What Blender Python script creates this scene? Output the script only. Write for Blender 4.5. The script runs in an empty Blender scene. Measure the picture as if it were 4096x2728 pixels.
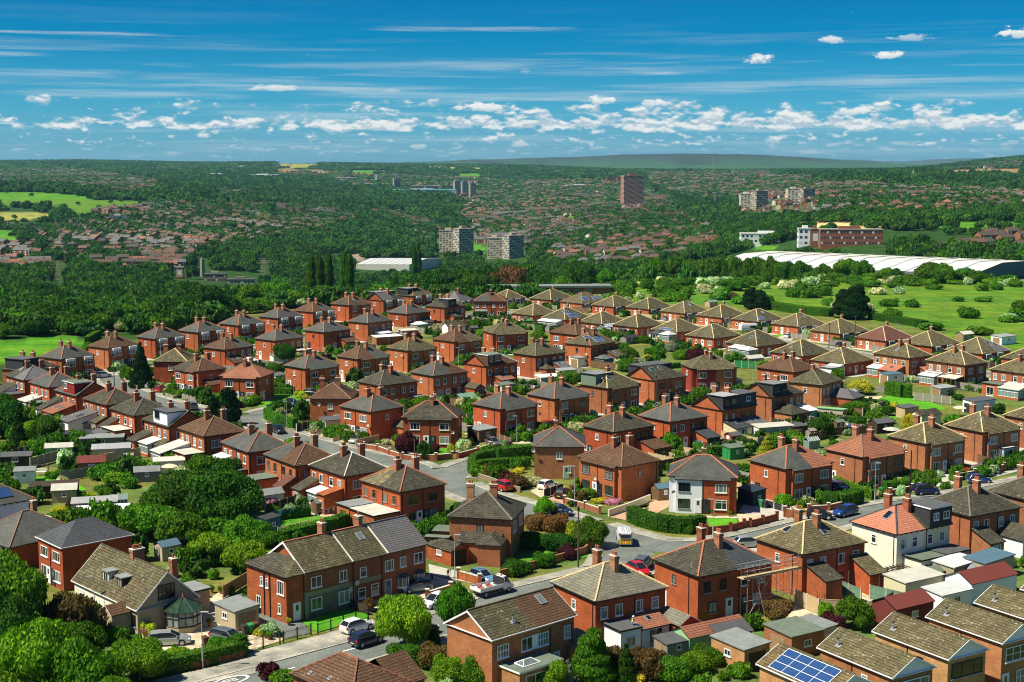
import bpy,bmesh,math,random
import numpy as np
from mathutils import Vector,Matrix,noise
R_=math.radians
PI=math.pi
rnd=random.Random(7)
SC=bpy.context.scene
COL=SC.collection
CAMH=51.5
TH=math.atan((1364-655)/5689.0)
CT,ST=math.cos(TH),math.sin(TH)
cam_d=bpy.data.cameras.new("Camera")
cam_d.sensor_width=36.0
cam_d.lens=50.0
cam_d.clip_start=1.0
cam_d.clip_end=60000.0
cam=bpy.data.objects.new("Camera",cam_d)
COL.objects.link(cam)
cam.location=(0,0,CAMH)
cam.rotation_euler=(PI/2-TH,0,0)
SC.camera=cam
SUN_EL,SUN_AZ=R_(56),math.atan2(-.95,-.31)
sd=Vector((math.sin(SUN_AZ)*math.cos(SUN_EL),math.cos(SUN_AZ)*math.cos(SUN_EL),math.sin(SUN_EL)))
sl=bpy.data.lights.new("Sun",'SUN')
sl.energy=5.0
sl.angle=R_(.5)
sl.color=(1.0,.93,.76)
sun=bpy.data.objects.new("Sun",sl)
COL.objects.link(sun)
sun.rotation_euler=sd.to_track_quat('Z','Y').to_euler()
SC.view_settings.view_transform='Standard'
SC.view_settings.look='None'
SC.view_settings.exposure=.6
SC.view_settings.gamma=1.0
SC.render.engine='CYCLES'
try:
 SC.cycles.max_bounces=5
 SC.cycles.diffuse_bounces=2
 SC.cycles.glossy_bounces=2
 SC.cycles.transmission_bounces=3
 SC.cycles.volume_bounces=0
 SC.cycles.use_denoising=True
 SC.cycles.filter_width=1.1
except Exception:
 pass
class NT:
 """small helper to write node graphs"""
 def __init__(s,nt):
  s.t=nt
 def n(s,kind,**kw):
  nd=s.t.nodes.new(kind)
  for k,v in kw.items():
   if k=='ins':
    for i,val in v.items():
     s.set(nd,i,val)
   else:
    setattr(nd,k,v)
  return nd
 def set(s,nd,i,val):
  sock=nd.inputs[i]
  if isinstance(val,bpy.types.NodeSocket):
   s.t.links.new(val,sock)
  else:
   if hasattr(sock,'default_value'):
    if sock.type=='RGBA' and len(val)==3:
     val=(*val,1)
    sock.default_value=val
 def math(s,op,a,b=None,c=None,clamp=False):
  nd=s.n('ShaderNodeMath',operation=op,use_clamp=clamp)
  s.set(nd,0,a)
  if b is not None:s.set(nd,1,b)
  if c is not None:s.set(nd,2,c)
  return nd.outputs[0]
 def mix(s,f,a,b,bt='MIX'):
  nd=s.n('ShaderNodeMix',data_type='RGBA',blend_type=bt)
  s.set(nd,0,f);s.set(nd,6,a);s.set(nd,7,b)
  return nd.outputs[2]
 def noise(s,vec,scale,detail=3,rough=.5,dist=0,dim='3D'):
  nd=s.n('ShaderNodeTexNoise',noise_dimensions=dim)
  s.set(nd,'Vector',vec);s.set(nd,'Scale',scale);s.set(nd,'Detail',detail)
  s.set(nd,'Roughness',rough);s.set(nd,'Distortion',dist)
  return nd.outputs[0]
 def ramp(s,f,stops,interp='LINEAR'):
  nd=s.n('ShaderNodeValToRGB')
  nd.color_ramp.interpolation=interp
  e=nd.color_ramp.elements
  while len(e)<len(stops):e.new(.5)
  for el,(p,c)in zip(e,stops):
   el.position=p
   el.color=(c,c,c,1)if isinstance(c,(int,float))else(*c,1)
  s.set(nd,0,f)
  return nd.outputs[0]
 def mapr(s,v,a,b,c=0.,d=1.,smooth=False):
  nd=s.n('ShaderNodeMapRange',interpolation_type='SMOOTHSTEP' if smooth else 'LINEAR')
  for i,x in enumerate((v,a,b,c,d)):s.set(nd,i,x)
  return nd.outputs[0]
 def comb(s,x,y,z=0.):
  nd=s.n('ShaderNodeCombineXYZ')
  s.set(nd,0,x);s.set(nd,1,y);s.set(nd,2,z)
  return nd.outputs[0]
def build_world():
 w=bpy.data.worlds.new("World")
 SC.world=w
 w.use_nodes=True
 t=NT(w.node_tree)
 w.node_tree.nodes.clear()
 out=t.n('ShaderNodeOutputWorld')
 sky=t.n('ShaderNodeTexSky',sky_type='NISHITA')
 sky.sun_disc=False
 sky.sun_elevation=SUN_EL
 sky.sun_rotation=SUN_AZ%(2*PI)
 sky.altitude=100
 sky.air_density=1.0
 sky.dust_density=.4
 sky.ozone_density=2.5
 tc=t.n('ShaderNodeTexCoord')
 sep=t.n('ShaderNodeSeparateXYZ')
 t.set(sep,0,tc.outputs['Generated'])
 x,y,z=sep.outputs
 az=t.math('ARCTAN2',x,y)
 hyp=t.math('SQRT',t.math('ADD',t.math('MULTIPLY',x,x),t.math('MULTIPLY',y,y)))
 el=t.math('ARCTAN2',z,hyp)
 tint=t.ramp(t.math('MULTIPLY',el,4.0,clamp=True),SKYTINT)
 base=t.mix(1.0,sky.outputs[0],tint,'MULTIPLY')
 A,E=az,el
 def nz(sx,sy,ofs,detail=5,rough=.55,dist=0.):
  return t.noise(t.comb(t.math('MULTIPLY',A,sx),t.math('MULTIPLY',E,sy),ofs),1.0,detail,rough,dist)
 def gauss(c,wdt):
  d=t.math('DIVIDE',t.math('SUBTRACT',E,c),wdt)
  return t.math('POWER',2.718,t.math('MULTIPLY',t.math('MULTIPLY',d,d),-1.0))
 st=nz(3.2,95,3.1,6,.6,.3)
 st2=nz(9,210,9.7,5,.6,.4)
 stm=t.math('ADD',t.math('MULTIPLY',st,.65),t.math('MULTIPLY',st2,.35))
 streak=t.mapr(stm,.47,.68,0,1,True)
 streak=t.math('MULTIPLY',streak,t.math('ADD',t.math('MULTIPLY',gauss(.048,.032),.62),t.math('MULTIPLY',gauss(.015,.02),.25)))
 col=t.mix(streak,base,(6.2,7.4,8.0))
 def cumulus(col,sx,sy,ofs,bands,thr,soft,bright,dark,amt=1.0):
  n1=nz(sx,sy,ofs,6,.56)
  n2=t.noise(t.comb(t.math('MULTIPLY',A,sx),t.math('MULTIPLY',t.math('ADD',E,.0022),sy),ofs),1.0,4,.5)
  env=None
  for c,wd,k in bands:
   g=t.math('MULTIPLY',gauss(c,wd),k)
   env=g if env is None else t.math('ADD',env,g)
  env=t.math('MULTIPLY',env,t.mapr(A,-.36,.1,.82,1.06))
  d=t.math('ADD',n1,env)
  m=t.mapr(d,thr,thr+soft,0,1,True)
  lit=t.mapr(t.math('SUBTRACT',n1,n2),-.035,.05,0,1)
  c2=t.mix(lit,dark,bright)
  return t.mix(t.math('MULTIPLY',m,amt),col,c2)
 col=cumulus(col,80,330,21.3,[(.010,.012,.18)],.72,.10,(6.6,7.6,8.0),(4.4,5.8,6.8),.5)
 col=cumulus(col,46,105,5.3,[(.0262,.0055,.34),(.037,.007,.22),(.05,.012,.06)],.75,.15,(9.6,9.6,9.3),(5.2,6.4,7.2),.95)
 col=cumulus(col,85,190,33.7,[(.0265,.005,.26),(.016,.006,.2),(.036,.010,.16)],.75,.14,(8.8,9.2,9.2),(4.8,6.1,7.0),.9)
 for cx_,cy_,wd,hg,k in CLOUDS:
  a0=(cx_-1177)/3270.0
  e0=(376-cy_)/3270.0
  dx=t.math('DIVIDE',t.math('SUBTRACT',A,a0),wd/3270.0)
  dy=t.math('DIVIDE',t.math('SUBTRACT',E,e0),hg/3270.0)
  dyb=t.math('MULTIPLY',dy,t.mapr(dy,-.2,.0,1.9,1.0))if hg>9 else dy
  r2=t.math('ADD',t.math('MULTIPLY',dx,dx),t.math('MULTIPLY',dyb,dyb))
  n1=nz(105 if hg>9 else 20,210 if hg>9 else 500,cx_*.37,6,.66)
  d=t.math('ADD',t.math('SUBTRACT',1.0,r2),t.math('MULTIPLY',t.math('SUBTRACT',n1,.5),4.4 if hg>9 else 2.6))
  m=t.math('MULTIPLY',t.mapr(d,.1,.9 if hg>9 else 1.8,0,1,True),k)
  lit=t.mapr(t.math('ADD',dy,t.math('MULTIPLY',n1,.8)),-.1,.8,0,1)
  col=t.mix(m,col,t.mix(lit,(4.2,5.8,6.9),(9.4,9.5,9.3)))
 bg=t.n('ShaderNodeBackground')
 t.set(bg,0,col)
 t.set(bg,1,.064)
 w.node_tree.links.new(bg.outputs[0],out.inputs[0])
SKYTINT=[(.0,(.32,.80,1.42)),(.16,(.13,.68,1.14)),(.33,(.0,.49,.88)),(.5,(.0,.40,.78)),(.75,(.0,.33,.72)),(1.0,(.3,.5,.75))]
CLOUDS=[(1725,148,44,15,1),(2010,143,44,15,1),(1893,108,34,12,.8),(2292,103,60,21,1),(2062,106,50,11,.5),(640,210,62,11,.75),(1207,168,20,8,.8),(1372,238,46,16,1),(1500,242,42,13,.95),(1120,252,74,17,1),(1290,76,0,0,0),(240,97,330,5.5,.6),(1105,76,285,8,.55),(60,143,150,8,.5),(690,185,90,4,.4),(1520,175,50,6,.4),(1940,265,60,13,.9),(905,212,26,6,.7),(1195,333,26,12,.6),(965,340,22,10,.5),(1880,243,30,6,.6)]
CLOUDS=[c for c in CLOUDS if c[4]>0]
build_world()
REG={'Z1':(0,1950,2.0156),'Z2':(900,1950,2.0156),'Z3':(1700,1950,2.0156),'Z4':(2500,1950,2.0156),'Z5':(3072,1950,2.0156),'M1':(0,1250,2.3056),'M2':(800,1500,2.3056),'M3':(1600,1450,2.3056),'M4':(2400,1450,2.3056),'M5':(3196,1450,2.3056),'F1':(800,1100,2.944),'F2':(1500,1100,2.944),'F3':(2200,1100,2.944),'F4':(2900,1100,2.944),'F5':(3296,1300,2.944),'D':(0,0,2354/4096.0),'A':(0,600,1.96),'B':(1100,600,1.346),'C':(2000,600,1.2236),'E':(2996,600,1.2236)}
def at(reg,px,py,z=.0):
 ox,oy,s=REG[reg]
 x=(ox+px/s-2048)/5689.0
 y=-(oy+py/s-1364)/5689.0
 r=(x,CT+y*ST,-ST+y*CT)
 k=(z-CAMH)/r[2]
 return Vector((r[0]*k,r[1]*k,z))
def proj(x,y,z):
 dz=z-CAMH
 zc=y*CT-dz*ST
 yc=y*ST+dz*CT
 return 2048+5689*x/zc,1364-5689*yc/zc
MATS={}
def M(name):
 return MATS[name]
def new_mat(name):
 m=bpy.data.materials.new(name)
 m.use_nodes=True
 nt=m.node_tree
 b=nt.nodes['Principled BSDF']
 MATS[name]=m
 return m,NT(nt),b
def plain(name,col,rough=.7,var=.12,scale=1.5,metal=0.,spec=.3,coat=0.):
 m,t,b=new_mat(name)
 tc=t.n('ShaderNodeTexCoord')
 oi=t.n('ShaderNodeObjectInfo')
 nz=t.noise(tc.outputs['Object'],scale,4,.6)
 f=t.math('ADD',t.mapr(nz,.25,.75,1-var,1+var),t.mapr(oi.outputs['Random'],0,1,-var*.5,var*.5))
 c=t.mix(1.0,col,t.comb(f,f,f),'MULTIPLY')
 t.set(b,'Base Color',c)
 b.inputs['Roughness'].default_value=rough
 b.inputs['Metallic'].default_value=metal
 b.inputs['Specular IOR Level'].default_value=spec
 b.inputs['Coat Weight'].default_value=coat
 return m
def brick(name,c1,c2,mortar=(.30,.25,.20),var=.22):
 m,t,b=new_mat(name)
 uv=t.n('ShaderNodeUVMap')
 oi=t.n('ShaderNodeObjectInfo')
 br=t.n('ShaderNodeTexBrick',offset=.5)
 t.set(br,'Vector',uv.outputs[0]);t.set(br,'Color1',c1);t.set(br,'Color2',c2);t.set(br,'Mortar',mortar)
 t.set(br,'Scale',1.0);t.set(br,'Mortar Size',.009);t.set(br,'Mortar Smooth',.2);t.set(br,'Bias',0.)
 t.set(br,'Brick Width',.225);t.set(br,'Row Height',.075)
 tc=t.n('ShaderNodeTexCoord')
 n1=t.noise(tc.outputs['Object'],.7,5,.65)
 sp=t.n('ShaderNodeMapping',ins={'Scale':(1.6,1.6,7.0)});t.set(sp,0,tc.outputs['Object'])
 n2=t.noise(sp.outputs[0],1.5,5,.75)
 f=t.math('MULTIPLY',t.mapr(n1,.3,.7,1-var,1+var),t.mapr(n2,.3,.7,1-var*1.2,1+var*1.2))
 f=t.math('MULTIPLY',f,t.mapr(oi.outputs['Random'],0,1,.78,1.15))
 f2=t.math('MULTIPLY',f,t.mapr(t.math('FRACT',t.math('MULTIPLY',oi.outputs['Random'],9.7)),0,1,.85,1.3))
 n5=t.noise(tc.outputs['Object'],2.2,3,.5);gr=t.mapr(n5,.62,.74,0,.3)
 t.set(b,'Base Color',t.mix(gr,t.mix(1.0,br.outputs[0],t.comb(f,f2,f2),'MULTIPLY'),(.26,.17,.12)))
 b.inputs['Roughness'].default_value=.9
 b.inputs['Specular IOR Level'].default_value=.12
def tiles(name,c1,c2,bw=.3,rh=.34,gap=.045,lichen=(.55,.5,.3),lich=.0,var=.25,joint=.28,spots=.0,rough=.85):
 m,t,b=new_mat(name)
 uv=t.n('ShaderNodeUVMap')
 oi=t.n('ShaderNodeObjectInfo')
 sp=t.n('ShaderNodeSeparateXYZ');t.set(sp,0,uv.outputs[0])
 br=t.n('ShaderNodeTexBrick',offset=.5)
 t.set(br,'Vector',uv.outputs[0]);t.set(br,'Color1',c1);t.set(br,'Color2',c2)
 t.set(br,'Mortar',tuple(v*.55 for v in c1));t.set(br,'Scale',1.0)
 t.set(br,'Mortar Size',.012);t.set(br,'Brick Width',bw);t.set(br,'Row Height',rh)
 fr=t.math('FRACT',t.math('DIVIDE',sp.outputs[1],rh))
 line=t.mapr(fr,gap/rh,gap/rh+.12,joint,1.0)
 tc=t.n('ShaderNodeTexCoord')
 n1=t.noise(tc.outputs['Object'],.55,5,.7)
 n3=t.noise(tc.outputs['Object'],5.0,3,.7)
 f=t.math('MULTIPLY',t.mapr(n1,.3,.7,1-var,1+var),t.mapr(n3,.3,.7,.78,1.22))
 f=t.math('MULTIPLY',t.math('MULTIPLY',f,line),t.mapr(oi.outputs['Random'],0,1,.9,1.1))
 c=t.mix(1.0,br.outputs[0],t.comb(f,f,f),'MULTIPLY')
 if lich>0:
  n4=t.noise(tc.outputs['Object'],1.1,5,.75)
  c=t.mix(t.math('MULTIPLY',t.mapr(n4,.5,.68,0,lich),line),c,lichen)
 if spots>0:
  n5=t.noise(tc.outputs['Object'],3.2,2,.6)
  c=t.mix(t.mapr(n5,.66,.70,0,spots),c,(.62,.6,.5))
 t.set(b,'Base Color',c)
 b.inputs['Roughness'].default_value=rough
 b.inputs['Specular IOR Level'].default_value=.25
 bp=t.n('ShaderNodeBump');t.set(bp,'Height',line);bp.inputs['Strength'].default_value=.5;bp.inputs['Distance'].default_value=.03
 t.t.links.new(bp.outputs[0],b.inputs['Normal'])
def leafmat(name,c1,c2,trans=.3):
 m,t,b=new_mat(name)
 oi=t.n('ShaderNodeObjectInfo')
 ge=t.n('ShaderNodeNewGeometry')
 tc=t.n('ShaderNodeTexCoord')
 n1=t.noise(tc.outputs['Object'],1.3,3,.6)
 f=t.math('ADD',t.math('MULTIPLY',n1,.6),t.math('MULTIPLY',ge.outputs['Random Per Island'],.5))
 f=t.mapr(f,.3,.75,0,1)
 c=t.mix(f,c1,c2)
 r=t.mapr(oi.outputs['Random'],0,1,.72,1.28)
 r2=t.mapr(t.math('FRACT',t.math('MULTIPLY',oi.outputs['Random'],7.31)),0,1,.75,1.25)
 c=t.mix(1.0,c,t.comb(t.math('MULTIPLY',r,r2),r,r),'MULTIPLY')
 t.set(b,'Base Color',c)
 b.inputs['Roughness'].default_value=.75
 b.inputs['Specular IOR Level'].default_value=.12
 tr=t.n('ShaderNodeBsdfTranslucent');t.set(tr,0,t.mix(1.0,c,(1.1,1.3,.5),'MULTIPLY'))
 ms=t.n('ShaderNodeMixShader');t.set(ms,0,trans)
 o=t.t.nodes['Material Output']
 t.t.links.new(b.outputs[0],ms.inputs[1]);t.t.links.new(tr.outputs[0],ms.inputs[2]);t.t.links.new(ms.outputs[0],o.inputs[0])
def ground(name,cols,scale=.5,detail=6,rough=.95,lo=.35,hi=.65,rough_n=.65):
 m,t,b=new_mat(name)
 tc=t.n('ShaderNodeTexCoord')
 n1=t.noise(tc.outputs['Object'],scale,detail,rough_n)
 k=len(cols)
 c=t.ramp(t.mapr(n1,lo,hi),[(i/max(1,k-1),cc)for i,cc in enumerate(cols)])
 n2=t.noise(tc.outputs['Object'],scale*14,3,.6)
 f=t.mapr(n2,.3,.7,.8,1.2)
 t.set(b,'Base Color',t.mix(1.0,c,t.comb(f,f,f),'MULTIPLY'))
 b.inputs['Roughness'].default_value=rough
 b.inputs['Specular IOR Level'].default_value=.1
brick('brick',(.47,.098,.025),(.34,.064,.02),(.36,.15,.08))
brick('mA',(.32,.072,.025),(.22,.048,.02),(.36,.20,.12))
brick('mr',(.38,.105,.036),(.28,.074,.028),(.42,.25,.14))
brick('mE',(.45,.165,.05),(.35,.12,.04),(.46,.32,.18))
brick('mX',(.24,.035,.024),(.20,.03,.02),(.28,.03,.02))
brick('mg2',(.40,.105,.04),(.27,.075,.032),(.40,.27,.18))
brick('brick_grey',(.12,.10,.085),(.17,.14,.11),(.25,.22,.18))
brick('stone',(.34,.29,.19),(.26,.22,.15),(.3,.27,.2))
tiles('tan',(.122,.104,.05),(.092,.078,.038),spots=.55,lichen=(.30,.26,.15),lich=.35)
tiles('olive',(.095,.086,.044),(.074,.067,.035),spots=.5,lich=.25,lichen=(.25,.22,.12))
tiles('dtile',(.07,.064,.042),(.05,.046,.032),spots=.25,lich=.2,lichen=(.2,.19,.13))
tiles('slate',(.096,.098,.086),(.07,.072,.064),rh=.24,gap=.02,joint=.7,bw=.3,var=.22,rough=.6)
tiles('mZ',(.20,.19,.14),(.15,.14,.105),rh=.36,gap=.03,joint=.5,bw=.42,var=.15,spots=.2)
tiles('dslate',(.075,.08,.085),(.06,.063,.07),rh=.34,gap=.04,joint=.45,var=.15,rough=.55)
tiles('newgrey',(.16,.155,.155),(.135,.13,.13),rh=.34,gap=.05,joint=.35,var=.06,rough=.6)
tiles('brown',(.125,.067,.036),(.098,.052,.029),spots=.25,var=.18)
tiles('redbrown',(.155,.066,.045),(.13,.055,.04),spots=.15,var=.15)
tiles('terra',(.50,.19,.115),(.44,.165,.10),var=.10,joint=.45)
tiles('mY',(.33,.135,.075),(.28,.11,.065),var=.14,joint=.35)
tiles('tansolar',(.15,.12,.06),(.12,.095,.048),lichen=(.50,.26,.04),lich=.5,spots=.4)
tiles('lichened',(.15,.135,.085),(.12,.11,.07),lichen=(.52,.30,.03),lich=.95,spots=.2)
tiles('mH',(.05,.052,.055),(.04,.042,.046),rh=.2,gap=.03,joint=.6,var=.08)
tiles('mG',(.19,.26,.19),(.18,.25,.18),rh=.15,gap=.02,joint=.6,bw=9,var=.06)
tiles('mF',(.30,.56,.26),(.29,.54,.25),rh=.15,gap=.02,joint=.7,bw=9,var=.05)
tiles('timber',(.22,.13,.065),(.18,.105,.055),rh=.14,gap=.02,joint=.5,bw=9,var=.2)
tiles('mn',(.065,.045,.032),(.05,.035,.025),rh=.14,gap=.02,joint=.5,bw=9,var=.2)
tiles('mB',(.33,.34,.34),(.30,.31,.31),rh=50,gap=.0,joint=1,bw=.15,var=.12)
tiles('mw',(.56,.58,.57),(.5,.52,.51),rh=50,gap=.0,joint=1,bw=.6,var=.06)
tiles('mh2',(.16,.27,.19),(.15,.25,.18),rh=50,gap=.0,joint=1,bw=.6,var=.1)
tiles('mi2',(.09,.17,.23),(.08,.15,.21),rh=50,gap=.0,joint=1,bw=.15,var=.08)
plain('white',(.82,.83,.82),.5,.03)
plain('mp',(.80,.82,.84),.85,.04,.6)
plain('mz',(.66,.60,.38),.9,.07,.6)
plain('mu',(.78,.75,.62),.9,.08,.6)
plain('mC',(.40,.33,.21),.95,.08,3)
plain('pebble',(.46,.41,.30),.95,.14,8)
plain('mp2',(.02,.035,.06),.6,.06)
plain('black',(.012,.012,.013),.5,.1)
plain('mk',(.03,.017,.015),.5,.1)
plain('mD',(.03,.033,.037),.5,.1)
plain('mk2',(.30,.14,.04),.6,.1)
plain('me2',(.28,.30,.32),.5,.1)
plain('potclay',(.36,.12,.06),.9,.15)
plain('mW',(.46,.16,.085),.9,.16,3)
plain('ridge_cream',(.72,.54,.27),.9,.14,3)
plain('ridge_grey',(.20,.18,.14),.9,.16,3)
plain('ridge_brown',(.26,.15,.09),.9,.16,3)
plain('md2',(.62,.58,.48),.9,.16,3)
plain('ms',(.20,.22,.215),.9,.22,.9)
plain('mq',(.085,.09,.095),.85,.2,.9)
plain('mt',(.13,.165,.125),.9,.2,.9)
plain('ml2',(.15,.035,.028),.9,.12,1.5)
plain('mm',(.50,.49,.42),.9,.18,.9)
plain('polycarb',(.62,.66,.66),.35,.05)
plain('mq2',(.80,.81,.82),.4,.03)
plain('mr2',(.03,.035,.045),.4,.1)
plain('mt2',(.13,.22,.28),.4,.1)
plain('ms2',(.25,.42,.33),.4,.1)
plain('mu2',(.35,.04,.02),.5,.1)
plain('concrete',(.44,.42,.36),.9,.16,.6)
plain('metal',(.42,.43,.44),.45,.1,2,.6)
plain('galv',(.50,.52,.53),.45,.06,2,.3)
plain('wood',(.30,.19,.10),.85,.2,2)
plain('mx',(.50,.37,.20),.85,.18,2)
plain('mo',(.25,.23,.19),.9,.2,2)
plain('pole_wood',(.11,.085,.06),.9,.2,2)
plain('ml',(.55,.52,.43),.9,.12,2)
plain('bark',(.10,.075,.05),.95,.25,4)
plain('tyre',(.015,.015,.016),.8,.1)
plain('rim',(.45,.46,.47),.35,.05,1,.5)
plain('carblack',(.012,.013,.016),.25,.05,1,0,.6,.6)
plain('carblue',(.012,.045,.20),.25,.05,1,0,.6,.6)
plain('carnavy',(.01,.02,.075),.25,.05,1,0,.6,.6)
plain('carpaleblue',(.13,.25,.42),.25,.05,1,0,.6,.6)
plain('carred',(.45,.012,.01),.25,.05,1,0,.6,.6)
plain('carwhite',(.80,.81,.82),.25,.03,1,0,.6,.6)
plain('carsilver',(.42,.45,.44),.28,.04,1,.4,.6,.5)
plain('cargrey',(.13,.135,.145),.28,.04,1,.3,.6,.5)
plain('carteal',(.18,.28,.29),.28,.04,1,.3,.6,.5)
plain('carglass',(.012,.016,.02),.08,.05,1,0,.7)
plain('lamp_clear',(.75,.76,.74),.2,.02)
plain('lamp_red',(.5,.02,.01),.3,.02)
plain('lamp_amber',(.8,.25,.02),.3,.02)
plain('mb2',(.75,.55,.03),.5,.02)
plain('hivis',(.70,.75,.02),.6,.02)
plain('hivis_red',(.75,.06,.02),.6,.02)
plain('mv',(.03,.25,.07),.6,.08)
plain('mm2',(.03,.032,.036),.6,.08)
plain('mn2',(.12,.045,.025),.6,.08)
plain('skin',(.55,.30,.19),.6,.05)
plain('cloth_red',(.5,.03,.03),.9,.05)
plain('cloth_yellow',(.62,.66,.25),.9,.05)
plain('cloth_blue',(.03,.10,.35),.9,.05)
plain('cloth_sky',(.25,.42,.62),.9,.05)
plain('cloth_white',(.78,.79,.82),.9,.03)
plain('cloth_black',(.02,.02,.025),.9,.05)
plain('cloth_pink',(.65,.25,.35),.9,.05)
plain('hair',(.05,.03,.02),.9,.1)
plain('tower_red',(.33,.105,.075),.9,.1,.2)
plain('mK',(.66,.54,.36),.9,.1,.2)
plain('mI',(.72,.66,.5),.9,.08,.2)
plain('mJ',(.30,.265,.21),.9,.1,.2)
plain('tower_white',(.66,.66,.62),.9,.05,.2)
plain('mc2',(.16,.18,.17),.8,.06,.05)
plain('marking',(.78,.78,.72),.8,.1,2)
plain('mj2',(.10,.36,.50),.7,.06)
plain('mo2',(.05,.17,.32),.7,.08)
plain('tarp_blue',(.01,.12,.55),.5,.08)
plain('purple_banner',(.05,.03,.28),.7,.05)
ground('asphalt',[(.12,.135,.125),(.15,.168,.155),(.18,.195,.175)],.25,7)
ground('pavement',[(.20,.20,.175),(.30,.29,.245),(.40,.37,.30)],.35,5)
ground('kerb',[(.38,.36,.29),(.5,.47,.38)],1.0,3)
ground('paving',[(.42,.35,.24),(.55,.47,.33),(.66,.57,.41)],.6,5)
ground('mf2',[(.42,.25,.16),(.52,.33,.22)],.8,4)
ground('gravel',[(.42,.35,.22),(.55,.47,.32)],1.5,4)
ground('lawn',[(.055,.17,.012),(.085,.25,.016),(.12,.31,.03)],.5,5)
ground('my',[(.07,.26,.012),(.10,.36,.016)],.3,4)
ground('soil',[(.07,.05,.03),(.12,.085,.05),(.05,.09,.02)],.9,5)
def slabs(name,a,b_,w,h,amt):
 m=MATS[name];t=NT(m.node_tree);b=t.t.nodes['Principled BSDF'];src=b.inputs['Base Color'].links[0].from_socket
 tc=t.n('ShaderNodeTexCoord');mp=t.n('ShaderNodeMapping');mp.inputs['Rotation'].default_value=(0,0,-.7);t.set(mp,0,tc.outputs['Object'])
 br=t.n('ShaderNodeTexBrick',offset=.37);t.set(br,'Vector',mp.outputs[0]);t.set(br,'Color1',a);t.set(br,'Color2',b_);t.set(br,'Mortar',(.7,.7,.7));t.set(br,'Scale',1.0);t.set(br,'Mortar Size',.03);t.set(br,'Brick Width',w);t.set(br,'Row Height',h);t.set(br,'Bias',amt)
 t.set(b,'Base Color',t.mix(1.0,src,br.outputs[0],'MULTIPLY'))
slabs('asphalt',(.84,.84,.84),(1.04,1.04,1.04),9.0,2.2,.4)
slabs('pavement',(.62,.64,.62),(1.1,1.1,1.1),3.4,1.7,.3)
slabs('paving',(.85,.85,.82),(1.1,1.1,1.1),.9,.6,.0)
def glassmat():
 m,t,b=new_mat('glass')
 oi=t.n('ShaderNodeObjectInfo')
 tc=t.n('ShaderNodeTexCoord')
 mp=t.n('ShaderNodeMapping',ins={'Scale':(14,1,.6)});t.set(mp,0,tc.outputs['Object'])
 n1=t.noise(mp.outputs[0],1.0,2,.5)
 c=t.ramp(oi.outputs['Random'],[(0,(.010,.014,.018)),(.3,(.02,.03,.035)),(.45,(.16,.19,.18)),(.7,(.30,.33,.31)),(.82,(.03,.07,.04)),(1,(.05,.09,.12))],'CONSTANT')
 f=t.mapr(n1,.35,.65,.55,1.25)
 t.set(b,'Base Color',t.mix(1.0,c,t.comb(f,f,f),'MULTIPLY'))
 b.inputs['Roughness'].default_value=.12
 b.inputs['Specular IOR Level'].default_value=.7
 m,t,b=new_mat('solar')
 uv=t.n('ShaderNodeUVMap')
 br=t.n('ShaderNodeTexBrick',offset=0.)
 t.set(br,'Vector',uv.outputs[0]);t.set(br,'Color1',(.012,.045,.16));t.set(br,'Color2',(.016,.06,.19));t.set(br,'Mortar',(.10,.16,.26))
 t.set(br,'Scale',1.0);t.set(br,'Mortar Size',.006);t.set(br,'Brick Width',.16);t.set(br,'Row Height',.16)
 t.set(b,'Base Color',br.outputs[0]);b.inputs['Roughness'].default_value=.2;b.inputs['Specular IOR Level'].default_value=.4
 m,t,b=new_mat('mL')
 b.inputs['Base Color'].default_value=(.20,.27,.25,1);b.inputs['Roughness'].default_value=.1
 b.inputs['Specular IOR Level'].default_value=.6
glassmat()
leafmat('ma',(.035,.11,.006),(.11,.26,.012))
leafmat('mc',(.014,.055,.006),(.05,.145,.010))
leafmat('mb',(.06,.17,.006),(.19,.38,.015))
leafmat('md',(.28,.30,.015),(.62,.58,.05))
leafmat('me',(.035,.008,.014),(.10,.02,.03))
leafmat('mj',(.10,.15,.11),(.2,.27,.2))
leafmat('mg',(.10,.06,.02),(.20,.13,.04))
leafmat('mf',(.03,.11,.007),(.085,.24,.012))
leafmat('mh',(.005,.022,.006),(.016,.06,.010))
leafmat('mi',(.022,.085,.013),(.08,.20,.024),.25)
leafmat('blossom',(.25,.34,.12),(.62,.66,.42))
leafmat('ma2',(.5,.1,.22),(.7,.35,.5))
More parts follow.
